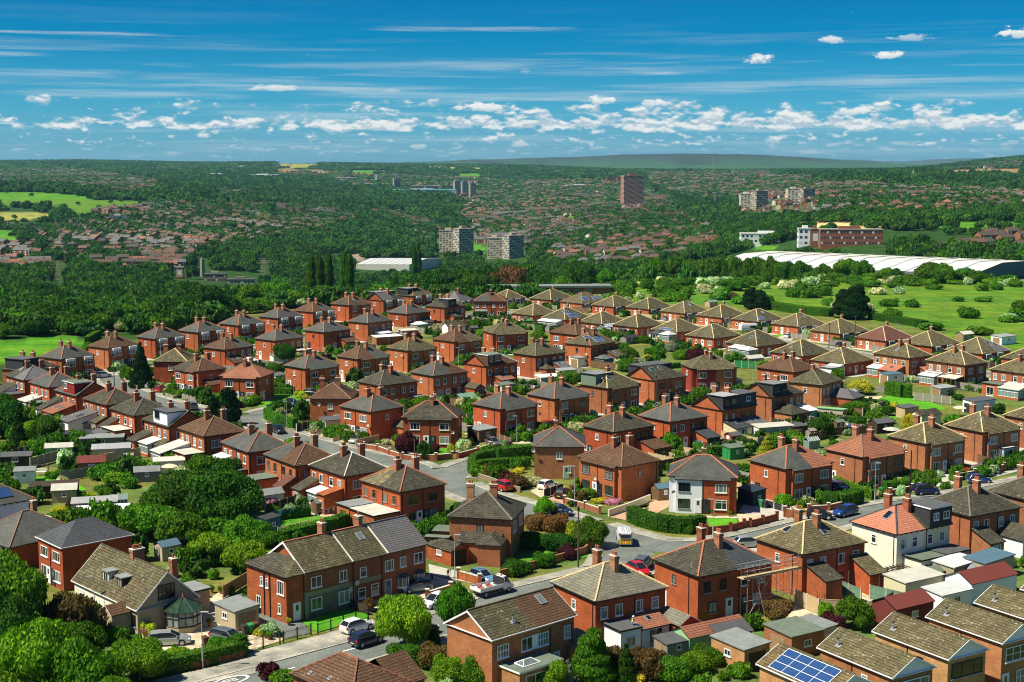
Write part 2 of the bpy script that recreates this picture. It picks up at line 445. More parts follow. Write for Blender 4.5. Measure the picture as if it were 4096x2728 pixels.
class MB:
 def __init__(s):
  s.v=[];s.f=[];s.m=[];s.mats=[]
 def mi(s,mat):
  if mat not in s.mats:s.mats.append(mat)
  return s.mats.index(mat)
 def face(s,pts,mat):
  i=len(s.v)
  s.v.extend([tuple(p)for p in pts])
  s.f.append(tuple(range(i,i+len(pts))));s.m.append(s.mi(mat))
  return s
 def hexa(s,c,mat,skip=()):
  """c: 8 corners, bottom 0-3 counter-clockwise, top 4-7"""
  i=len(s.v);s.v.extend([tuple(p)for p in c]);k=s.mi(mat)
  for n,q in enumerate(((0,3,2,1),(4,5,6,7),(0,1,5,4),(1,2,6,5),(2,3,7,6),(3,0,4,7))):
   if n in skip:continue
   s.f.append(tuple(i+a for a in q));s.m.append(k)
  return s
 def box(s,x0,x1,y0,y1,z0,z1,mat,top=None,skip=()):
  s.hexa([(x0,y0,z0),(x1,y0,z0),(x1,y1,z0),(x0,y1,z0),(x0,y0,z1),(x1,y0,z1),(x1,y1,z1),(x0,y1,z1)],mat,skip)
  if top:s.m[-5 if not skip else-1]=s.mi(top)
  return s
 def bar(s,p,q,r,mat,n=4,r2=None):
  p=Vector(p);q=Vector(q);d=(q-p)
  if d.length<1e-6:return s
  d.normalize()
  a=d.orthogonal().normalized();b=d.cross(a)
  r2=r if r2 is None else r2
  i=len(s.v);k=s.mi(mat)
  for c,rr in((p,r),(q,r2)):
   for j in range(n):
    t=2*PI*(j+.5)/n
    s.v.append(tuple(c+a*math.cos(t)*rr+b*math.sin(t)*rr))
  for j in range(n):
   s.f.append((i+j,i+(j+1)%n,i+n+(j+1)%n,i+n+j));s.m.append(k)
  s.f.append(tuple(i+j for j in reversed(range(n))));s.m.append(k)
  s.f.append(tuple(i+n+j for j in range(n)));s.m.append(k)
  return s
 def lathe(s,c,prof,mat,n=12):
  i=len(s.v);k=s.mi(mat);c=Vector(c)
  for r,z in prof:
   for j in range(n):
    t=2*PI*j/n
    s.v.append((c.x+r*math.cos(t),c.y+r*math.sin(t),c.z+z))
  for a in range(len(prof)-1):
   for j in range(n):
    s.f.append((i+a*n+j,i+a*n+(j+1)%n,i+(a+1)*n+(j+1)%n,i+(a+1)*n+j));s.m.append(k)
  s.f.append(tuple(i+(len(prof)-1)*n+j for j in range(n)));s.m.append(k)
  return s
 def mesh(s,name,smooth=False):
  me=bpy.data.meshes.new(name)
  me.from_pydata(s.v,[],s.f)
  for m in s.mats:me.materials.append(MATS[m])
  me.polygons.foreach_set('material_index',s.m)
  if smooth:me.polygons.foreach_set('use_smooth',[True]*len(s.f))
  auto_uv(me)
  return me
 def build(s,name,parent=None,loc=(0,0,0),rz=0.,smooth=False):
  return link(name,s.mesh(name,smooth),parent,loc,rz)
def auto_uv(me):
 """UVs in metres: u runs level along each face, v runs up its slope"""
 uvl=me.uv_layers.new(name='UVMap')
 n=len(me.loops)
 uv=np.zeros((n,2),dtype=np.float32)
 vs=np.empty(len(me.vertices)*3,dtype=np.float32);me.vertices.foreach_get('co',vs);vs=vs.reshape(-1,3)
 nr=np.empty(len(me.polygons)*3,dtype=np.float32);me.polygons.foreach_get('normal',nr);nr=nr.reshape(-1,3)
 li=np.empty(n,dtype=np.int32);me.loops.foreach_get('vertex_index',li)
 tot=np.empty(len(me.polygons),dtype=np.int32);me.polygons.foreach_get('loop_total',tot)
 nl=np.repeat(nr,tot,axis=0)
 u=np.stack([-nl[:,1],nl[:,0],np.zeros(n)],1)
 ln=np.linalg.norm(u,axis=1)
 flat=ln<.05
 u[flat]=(1,0,0);ln[flat]=1
 u/=ln[:,None]
 w=np.cross(nl,u);w[flat]=(0,1,0)
 p=vs[li]
 uv[:,0]=(p*u).sum(1);uv[:,1]=(p*w).sum(1)
 uvl.data.foreach_set('uv',uv.ravel())
def link(name,data,parent=None,loc=(0,0,0),rz=0.):
 o=bpy.data.objects.new(name,data)
 COL.objects.link(o)
 o.location=loc
 o.rotation_euler=(0,0,rz)
 if parent is not None:o.parent=parent
 return o
def tag(o,label=None,cat=None,group=None,kind=None):
 if label:o['label']=label
 if cat:o['category']=cat
 if group:o['group']=group
 if kind:o['kind']=kind
 return o
def empty(name,loc=(0,0,0),rz=0.,label=None,cat=None,group=None):
 o=link(name,None,None,loc,rz)
 o.empty_display_size=.5
 return tag(o,label,cat,group)
CHILD={}
def children(o):
 return list(o.children)
def copy_tree(o,parent=None):
 c=o.copy();COL.objects.link(c)
 if parent is not None:c.parent=parent
 for ch in list(o.children):copy_tree(ch,c)
 return c
WC={}
def window_meshes(w,h,fr,style):
 key=(round(w,2),round(h,2),fr,style)
 if key in WC:return WC[key]
 m=MB();b=.085;d0,d1=-.05,.02
 m.box(-w/2,-w/2+b,d0,d1,0,h,fr);m.box(w/2-b,w/2,d0,d1,0,h,fr)
 m.box(-w/2+b,w/2-b,d0,d1,0,b,fr);m.box(-w/2+b,w/2-b,d0,d1,h-b,h,fr)
 y0,y1=d0+.008,d1
 def vb(x):m.box(x-.035,x+.035,y0,y1,b,h-b,fr)
 def hb(z,xa=-w/2+b,xb=w/2-b):m.box(xa,xb,y0+.004,y1,z-.03,z+.03,fr)
 if style=='top':hb(h*.72);vb(w*.1)
 elif style=='two':vb(0.)
 elif style=='three':vb(-w*.18);vb(w*.22)
 elif style=='side':vb(w*.16);hb(h*.62,w*.16+.035,w/2-b)
 elif style=='one':hb(h*.68)
 elif style=='grid':
  for k in(-.25,0,.25):vb(w*k)
  hb(h*.5)
 elif style=='french':vb(0.);hb(.35)
 m.box(-w/2-.08,w/2+.08,-.12,d1,-.09,-.002,'white' if fr=='white' else 'me2')
 p=MB();p.box(-w/2+b*.6,w/2-b*.6,-.018,.015,b*.6,h-b*.6,'glass')
 WC[key]=(m.mesh('window'),p.mesh('pane'))
 return WC[key]
ROT={'R':0.,'L':-PI/2,'X':PI/2,'Y':PI}
class Wall:
 """a face of a box W x D about the origin of its parent; s runs left to right seen from outside"""
 def __init__(s,root,side,W,D,off=0.):
  s.root=root;s.side=side
  s.len=W if side in 'RY' else D
  s.o={'R':Vector((0,-D/2-off,0)),'L':Vector((-W/2-off,0,0)),'X':Vector((W/2+off,0,0)),'Y':Vector((0,D/2+off,0))}[side]
  a=ROT[side];s.u=Vector((math.cos(a),math.sin(a),0));s.n=Vector((math.sin(a),-math.cos(a),0));s.a=a
 def pt(s,u,out=0.,z=0.):
  p=s.o+s.u*u+s.n*out;p.z=z;return p
 def window(s,u,z,w=1.,h=1.15,fr='white',style='two',out=0.,parent=None):
  a,b=window_meshes(w,h,fr,style)
  o=link('window',a,parent or s.root,s.pt(u,out+.0,z),s.a)
  link('pane',b,o)
  return o
 def door(s,u,mat='mq2',w=.92,h=2.05,z=.12,out=0.,parent=None):
  key=('door',mat,w,h)
  if key not in WC:
   m=MB();fr='white' if mat!='mr2' else 'black'
   m.box(-w/2-.07,w/2+.07,-.03,.02,0,h+.07,fr)
   m.box(-w/2,w/2,-.06,-.028,.02,h,mat)
   m.box(-w*.22,w*.22,-.066,-.055,h*.58,h*.9,'glass')
   m.box(w*.36,w*.42,-.10,-.055,h*.46,h*.5,'metal')
   WC[key]=m.mesh('door')
  return link('door',WC[key],parent or s.root,s.pt(u,out,z),s.a)
def split_poly(poly,ax,v):
 """cut a 3D polygon at coordinate ax = v -> (low side, high side)"""
 lo,hi=[],[]
 n=len(poly)
 for i in range(n):
  p,q=poly[i],poly[(i+1)%n]
  dp,dq=p[ax]-v,q[ax]-v
  if dp<=0:lo.append(p)
  if dp>=0:hi.append(p)
  if dp*dq<0:
   t=dp/(dp-dq);r=tuple(p[k]+(q[k]-p[k])*t for k in range(3))
   lo.append(r);hi.append(r)
 return(lo if len(lo)>2 else None),(hi if len(hi)>2 else None)
PITCH=R_(31)
def chimney(root,x,y,zb,zt,pots=3,w=.95,d=.6,mat='mg2',rot=0.):
 m=MB()
 m.box(-w/2,w/2,-d/2,d/2,zb,zt-.42,mat)
 m.box(-w/2-.06,w/2+.06,-d/2-.06,d/2+.06,zt-.42,zt-.27,mat)
 m.box(-w/2-.02,w/2+.02,-d/2-.02,d/2+.02,zt-.27,zt-.13,mat)
 m.box(-w/2-.07,w/2+.07,-d/2-.07,d/2+.07,zt-.13,zt-.05,'md2')
 for i in range(pots):
  px=(i-(pots-1)/2)*(w*.8/max(1,pots))*(1 if pots>1 else 0)
  m.lathe((px,0,zt-.05),[(.13,0),(.12,.36),(.15,.38),(.15,.45),(.1,.46)],'potclay',8)
 return m.build('chimney',root,(x,y,0),rot)
def hip_roof(root,W,D,he,mats,cap,ov=.25,pitch=PITCH,proj=None,gable=None,name='roof',thick=.14,fascia='black',verge='white',split=True):
 """hip (or gable) roof over W x D; ridge along the longer side. gable: ends of the ridge left as gables ('-', '+')"""
 gable=gable or ''
 swap=D>W
 a,b=(D,W)if swap else(W,D)
 hx,hy=a/2+ov,b/2+ov
 h=hy*math.tan(pitch)
 r0=-hx if '-' in gable else-(hx-hy)
 r1=hx if '+' in gable else(hx-hy)
 P=lambda x,y,z:((-y,x,z)if swap else(x,y,z))
 z0=he;z1=he+h
 polys=[[(-hx,-hy,z0),(hx,-hy,z0),(r1,0,z1),(r0,0,z1)],[(hx,hy,z0),(-hx,hy,z0),(r0,0,z1),(r1,0,z1)]]
 if '-' not in gable:polys.append([(-hx,hy,z0),(-hx,-hy,z0),(r0,0,z1)])
 if '+' not in gable:polys.append([(hx,-hy,z0),(hx,hy,z0),(r1,0,z1)])
 if proj:
  for sgn,i0,dep in proj:
   e=hx-i0
   dz=dep*math.tan(pitch)
   q=[(-e,sgn*hy,z0+.012),(e,sgn*hy,z0+.012),(e-.0,sgn*(hy+dep),z0-dz+.012),(-e,sgn*(hy+dep),z0-dz+.012)]
   k=.35
   q2=[(-e,sgn*(hy-.6),z0+.6*math.tan(pitch)+.012),(e,sgn*(hy-.6),z0+.6*math.tan(pitch)+.012),q[2],q[3]]
   polys.append(q2 if sgn>0 else q2)
 m=MB()
 m1,m2=(mats,mats)if isinstance(mats,str)else mats
 for p in polys:
  nrm=(Vector(p[1])-Vector(p[0])).cross(Vector(p[2])-Vector(p[1]))
  if nrm.z<0:p=list(reversed(p))
  if m1==m2:
   m.face([P(*q)for q in p],m1)
  else:
   lo,hi=split_poly(p,0,0.)
   if lo:m.face([P(*q)for q in lo],m1)
   if hi:m.face([P(*q)for q in hi],m2)
 c=[(-hx,-hy),(hx,-hy),(hx,hy),(-hx,hy)]
 zl=z0-thick
 for i in range(4):
  p,q=c[i],c[(i+1)%4]
  if(i==1 and '+' in gable)or(i==3 and '-' in gable):continue
  g=.07
  dx,dy=q[0]-p[0],q[1]-p[1];L=math.hypot(dx,dy);nx,ny=dy/L*g,-dx/L*g
  pts=[(p[0],p[1]),(q[0],q[1]),(q[0]+nx,q[1]+ny),(p[0]+nx,p[1]+ny)]
  m.hexa([P(*t,z0-.11)for t in pts]+[P(*t,z0-.012)for t in pts],fascia)
  if he>4 and fascia=='black':
   for k in range(1,int(L/.95)):
    bx,by=p[0]+dx*k*.95/L-nx/g*.2,p[1]+dy*k*.95/L-ny/g*.2
    m.hexa([P(bx+u_,by+v_,z_)for z_ in(z0-.3,z0-.12)for u_,v_ in((-.07,-.07),(.07,-.07),(.07,.07),(-.07,.07))],fascia)
 m.face([P(*t,zl+.03)for t in reversed(c)],fascia)
 if proj:
  for sgn,i0,dep in proj:
   e=hx-i0;dz=dep*math.tan(pitch);yy=sgn*(hy+dep)
   m.hexa([P(x,y,z0-dz+z)for z in(-.1,-.01)for x,y in((-e,yy-.04),(e,yy-.04),(e,yy+.04),(-e,yy+.04))],fascia)
   m.face([P(-e,sgn*(hy-.05),z0-.05),P(e,sgn*(hy-.05),z0-.05),P(e,yy,z0-dz-.02),P(-e,yy,z0-dz-.02)],fascia)
 roof=m.build(name,root)
 if cap:
  m=MB()
  def run(p,q,r=.12):
   p=Vector(P(*p));q=Vector(P(*q));n=max(1,int((q-p).length/.45))
   for i in range(n):
    a_=p.lerp(q,i/n);b_=p.lerp(q,(i+.93)/n)
    m.bar(a_,b_,r,cap,6)
  run((r0,0,z1),(r1,0,z1))
  for s_,r_,sg in(('-',r0,-1),('+',r1,1)):
   if s_ in gable:continue
   run((r_,0,z1),(sg*hx,-hy,z0));run((r_,0,z1),(sg*hx,hy,z0))
  m.build('ridge_tiles',roof)
 if gable:
  g=MB()
  for s_,sg in(('-',-1),('+',1)):
   if s_ not in gable:continue
   x=sg*hx
   for y1 in(-1,1):
    d=.2
    q=[(x,y1*hy,z0-d),(x,0,z1-d),(x,0,z1),(x,y1*hy,z0)]
    g.hexa([P(t[0]+sg*.0,t[1],t[2])for t in q]+[P(t[0]+sg*.045,t[1],t[2])for t in q],verge)
  g.build('verge',roof)
 return roof,(z1,r0,r1,swap)
def gable_fill(m,W,D,he,mat,ends,pitch=PITCH,ov=.25):
 swap=D>W
 a,b=(D,W)if swap else(W,D)
 P=lambda x,y,z:((-y,x,z)if swap else(x,y,z))
 h=(b/2+ov)*math.tan(pitch)-.05
 for s_,sg in(('-',-1),('+',1)):
  if s_ in ends:
   x=sg*(a/2-.002)
   pts=[(x,-b/2,he-.2),(x,b/2,he-.2),(x,b/2,he+ov*math.tan(pitch)-.06),(x,0,he+h-.06),(x,-b/2,he+ov*math.tan(pitch)-.06)]
   if sg<0:pts.reverse()
   m.face([P(*p)for p in pts],mat)
def dish(w,u,z):
 if 'dish' not in WC:
  m=MB()
  m.lathe((0,0,0),[(.001,-.02),(.2,.02),(.32,.10),(.33,.10),(.2,.0),(.001,-.05)],'mm',14)
  for i,v in enumerate(m.v):m.v[i]=(v[0],-.38-v[2]*1.0,v[1])
  m.bar((0,-.33,0),(0,0,-.2),.025,'black')
  WC['dish']=m.mesh('satellite_dish')
 return link('satellite_dish',WC['dish'],w.root,w.pt(u,0,z),w.a)
def pipe(w,u,z1,z0=0.,out=.07,mat='black',name='downpipe'):
 m=MB();m.box(-.045,.045,-out,-.01,z0,z1,mat)
 return m.build(name,w.root,w.pt(u,0,0),w.a)
def conservatory(root,w,u,wd,dep,h=2.3,roof='polycarb',style='lean',base='brick',frame='white',name='conservatory'):
 """glazed room against wall w"""
 c=link(name,None,root,w.pt(u,0,0),w.a);c.empty_display_size=.3
 m=MB();x0,x1=-wd/2,wd/2
 zb=.55
 m.box(x0,x1,-dep,-dep+.2,0,zb,base);m.box(x0,x0+.2,-dep+.2,-.01,0,zb,base);m.box(x1-.2,x1,-dep+.2,-.01,0,zb,base)
 m.build('base_wall',c)
 m=MB();t=.06
 def wallf(p,q,n):
  p=Vector(p);q=Vector(q)
  for i in range(n+1):
   a=p.lerp(q,i/n);m.bar((a.x,a.y,zb),(a.x,a.y,h),t*.8,frame)
  for z in(zb+.04,h*.76,h-.04):
   m.bar((p.x,p.y,z),(q.x,q.y,z),t*.75,frame)
 n=max(2,int(wd/.75));wallf((x0+.06,-dep+.06,0),(x1-.06,-dep+.06,0),n)
 k=max(2,int(dep/.75));wallf((x0+.06,-dep+.06,0),(x0+.06,-.05,0),k);wallf((x1-.06,-dep+.06,0),(x1-.06,-.05,0),k)
 m.build('frame',c)
 g=MB();g.box(x0+.09,x1-.09,-dep+.09,-.03,zb+.02,h-.03,'mL',skip=(0,1));g.build('glazing',c)
 r=MB();ov=.12
 if style=='lean':
  z2=h+dep*.22
  r.hexa([(x0-ov,-dep-ov,h),(x1+ov,-dep-ov,h),(x1+ov,-.01,z2),(x0-ov,-.01,z2),(x0-ov,-dep-ov,h+.07),(x1+ov,-dep-ov,h+.07),(x1+ov,-.01,z2+.07),(x0-ov,-.01,z2+.07)],roof)
  for i in range(n+1):
   x=x0-ov+(wd+2*ov)*i/n
   r.bar((x,-dep-ov,h+.09),(x,-.02,z2+.09),.05,'white' if roof!='mw' else 'polycarb')
  for sx in(x0+.03,x1-.09):r.hexa([(sx,-dep,h-.02),(sx+.06,-dep,h-.02),(sx+.06,-.02,h-.02),(sx,-.02,h-.02),(sx,-dep,h),(sx+.06,-dep,h),(sx+.06,-.02,z2),(sx,-.02,z2)],frame)
 else:
  z2=h+.75;e=min(wd,dep)*.42
  A,B,C_,D_=(x0-ov,-dep-ov,h),(x1+ov,-dep-ov,h),(x1+ov,-.01,h),(x0-ov,-.01,h)
  E_,F_=(x0+e,-dep*.5,z2),(x1-e,-dep*.5,z2)
  for q in([A,B,F_,E_],[B,C_,F_],[C_,D_,E_,F_],[D_,A,E_]):r.face(q,roof)
  for p,q in((A,E_),(B,F_),(C_,F_),(D_,E_),(E_,F_)):r.bar(p,q,.06,'white' if roof=='mw' else frame)
  for i in range(1,n):
   x=x0+wd*i/n;xe=max(x0+e,min(x1-e,x))
   r.bar((x,-dep-ov,h+.02),(xe,-dep*.5,z2+.02),.03,'white' if roof=='mw' else frame)
  r.box(x0-ov,x1+ov,-dep-ov-.04,-dep-ov+.02,h-.1,h,'white')
 r.build('roof',c)
 return c
def extension(root,w,u,wd,dep,h=2.5,kind='flat',wall='brick',roof='ms',rise=None,win='two',name='extension',fr='white',sky=0,door=None):
 c=link(name,None,root,w.pt(u,0,0),w.a);c.empty_display_size=.3
 x0,x1=-wd/2,wd/2
 m=MB();m.box(x0,x1,-dep,-.004,0,h,wall,skip=(1,)if kind!='flat' else())
 r=MB();ov=.18
 zt=h
 if kind=='flat':
  r.box(x0-ov,x1+ov,-dep-ov,-.006,h+.004,h+.2,'white' if sky<0 else 'black',top=None)
  r.face([(x0-ov,-dep-ov,h+.204),(x1+ov,-dep-ov,h+.204),(x1+ov,-.006,h+.204),(x0-ov,-.006,h+.204)],roof)
  zt=h+.2
 elif kind=='lean':
  z2=h+(rise if rise else dep*.42)
  for x in(x0,x1):
   q=[(x,-dep,h),(x,-.004,h),(x,-.004,z2)]
   m.face(q if x==x1 else q[::-1],wall)
  k=(z2-h)/dep
  r.face([(x0-ov,-dep-ov,h-ov*k+.03),(x1+ov,-dep-ov,h-ov*k+.03),(x1+ov,-.006,z2+.03),(x0-ov,-.006,z2+.03)],roof)
  r.hexa([(x0-ov,-dep-ov,h-ov*k-.1),(x1+ov,-dep-ov,h-ov*k-.1),(x1+ov,-.006,z2-.1),(x0-ov,-.006,z2-.1),(x0-ov,-dep-ov,h-ov*k+.02),(x1+ov,-dep-ov,h-ov*k+.02),(x1+ov,-.006,z2+.02),(x0-ov,-.006,z2+.02)],'black')
 elif kind=='gable':
  z2=h+wd/2*.6;xm=0
  m.face([(x0,-dep,h),(x1,-dep,h),(xm,-dep,z2)],wall)
  for a,b in((x0-ov,xm),(x1+ov,xm)):
   za=h-ov*.6
   q=[(a,-dep-ov,za+.03),(b,-dep-ov,z2+.03),(b,-.006,z2+.03),(a,-.006,za+.03)]
   r.face(q[::-1]if a<b else q,roof)
   q2=[(p[0],p[1],p[2]-.09)for p in q];r.face(q2,'black')
   r.face([q[0],q[1],q2[1],q2[0]],'white');r.face([q[0],q[3],q2[3],q2[0]],'black')
 elif kind=='hip':
  z2=h+min(wd,dep)*.3
  A,B,C_,D_=(x0-ov,-dep-ov,h),(x1+ov,-dep-ov,h),(x1+ov,-.006,h),(x0-ov,-.006,h)
  e=min(wd/2,dep)
  E_,F_=(x0+e,-dep+e*.9,z2),(x1-e,-dep+e*.9,z2)
  G_,H_=(x0+e,-.006,z2),(x1-e,-.006,z2)
  r.face([A,B,F_,E_]if E_[0]<F_[0]-.01 else[A,B,E_],roof);r.face([B,C_,H_,F_],roof);r.face([D_,A,E_,G_],roof)
  if E_[0]<F_[0]-.01:r.face([E_,F_,H_,G_],roof)
  r.box(x0-ov,x1+ov,-dep-ov,-.008,h-.12,h-.01,'black')
 m.build('wall',c)
 ro=r.build('roof',c)
 ww=Wall(c,'R',wd,0.);ww.o=Vector((0,-dep,0))
 if win=='two':ww.window(-wd*.2 if door else 0,1.0,min(1.5,wd*.5),1.1,fr,'two')
 elif win=='wide':ww.window(0,.9,wd*.7,1.25,fr,'three')
 elif win=='french':ww.window(0,.15,min(1.8,wd*.6),2.0,fr,'french')
 elif win=='garage':
  g=MB();g.box(-wd*.38,wd*.38,-.05,.01,.02,2.05,fr);g.build('garage_door',c,(0,-dep,0))
 if door:ww.door(wd*.28,door)
 for i in range(abs(sky)):
  xs=(i-(abs(sky)-1)/2)*wd*.35
  k=(rise if rise else dep*.42)/dep if kind=='lean' else 0.
  g=MB();a,b=-dep*.65,-dep*.35
  z=lambda y:(h+(y+dep)*k+.05)if kind=='lean' else zt
  g.hexa([(xs-.32,a,z(a)),(xs+.32,a,z(a)),(xs+.32,b,z(b)),(xs-.32,b,z(b)),(xs-.32,a,z(a)+.06),(xs+.32,a,z(a)+.06),(xs+.32,b,z(b)+.06),(xs-.32,b,z(b)+.06)],'me2')
  g.hexa([(xs-.24,a+.08,z(a)+.07),(xs+.24,a+.08,z(a)+.07),(xs+.24,b-.08,z(b)+.07),(xs-.24,b-.08,z(b)+.07),(xs-.24,a+.08,z(a+.08)+.09),(xs+.24,a+.08,z(a+.08)+.09),(xs+.24,b-.08,z(b-.08)+.09),(xs-.24,b-.08,z(b-.08)+.09)],'glass')
  g.build('skylight',ro)
 return c
def on_slope(roof,side,W,D,he,s,d,w,h,kind,pitch=PITCH,ov=.25):
 """skylight or solar panel lying on the roof slope above wall `side`: centre s along the wall, lower edge d in from the eaves"""
 W_=Wall(roof,side,W,D)
 up=-W_.n*math.cos(pitch)+Vector((0,0,1))*math.sin(pitch)
 nn=W_.n*math.sin(pitch)+Vector((0,0,1))*math.cos(pitch)
 o=W_.pt(s,ov,he)-W_.n*0+up*d
 def slab(m,a0,a1,b0,b1,z0,z1,mat):
  P=lambda a,b,z:o+W_.u*a+up*b+nn*z
  m.hexa([P(a0,b0,z0),P(a1,b0,z0),P(a1,b1,z0),P(a0,b1,z0),P(a0,b0,z1),P(a1,b0,z1),P(a1,b1,z1),P(a0,b1,z1)],mat)
 m=MB()
 if kind=='sky':
  slab(m,-w/2,w/2,0,h,0,.07,'me2')
  slab(m,-w/2+.1,w/2-.1,.1,h-.1,.07,.09,'glass')
  m.build('skylight',roof)
 elif kind=='vent':
  m.bar(o,o+Vector((0,0,.7)),.09,'me2',8);slab(m,-.3,.3,-.2,.2,0,.03,'me2')
  m.bar(o+Vector((0,0,.7)),o+Vector((0,0,.75)),.13,'black',8)
  m.build('vent_pipe',roof)
 else:
  nx,ny=kind
  slab(m,-w/2-.03,w/2+.03,-.03,h+.03,.03,.085,'white' if nx<9 else 'black')
  for i in range(nx):
   for j in range(ny):
    slab(m,-w/2+w*i/nx+.03,-w/2+w*(i+1)/nx-.03,h*j/ny+.03,h*(j+1)/ny-.03,.085,.1,'solar')
  m.build('solar_panel',roof)
def flat_dormer(roof,side,W,D,he,s0,s1,mat,top='ms',wins=((0,1.2,.9),),fr='white',d0=.0,ht=2.35,depth=None,fas='black'):
 w=Wall(roof,side,W,D)
 L=depth or((D if side in 'RY' else W)/2+.2)
 c=link('dormer',None,roof,w.pt((s0+s1)/2,-d0,0),w.a);c.empty_display_size=.3
 x0,x1=-(s1-s0)/2,(s1-s0)/2
 m=MB();m.box(x0,x1,0,L,he+.05,he+ht,mat);m.build('cladding',c)
 r=MB();r.box(x0-.15,x1+.15,-.2,L+.1,he+ht+.003,he+ht+.18,fas)
 r.face([(x0-.15,-.2,he+ht+.184),(x1+.15,-.2,he+ht+.184),(x1+.15,L+.1,he+ht+.184),(x0-.15,L+.1,he+ht+.184)],top)
 r.build('roof',c)
 ww=Wall(c,'R',x1-x0,0);ww.o=Vector((0,0,0))
 for u,ww_,hh in wins:ww.window(u,he+.95,ww_,hh,fr,'two' if ww_<1.5 else 'three')
 return c
HOUSES={}
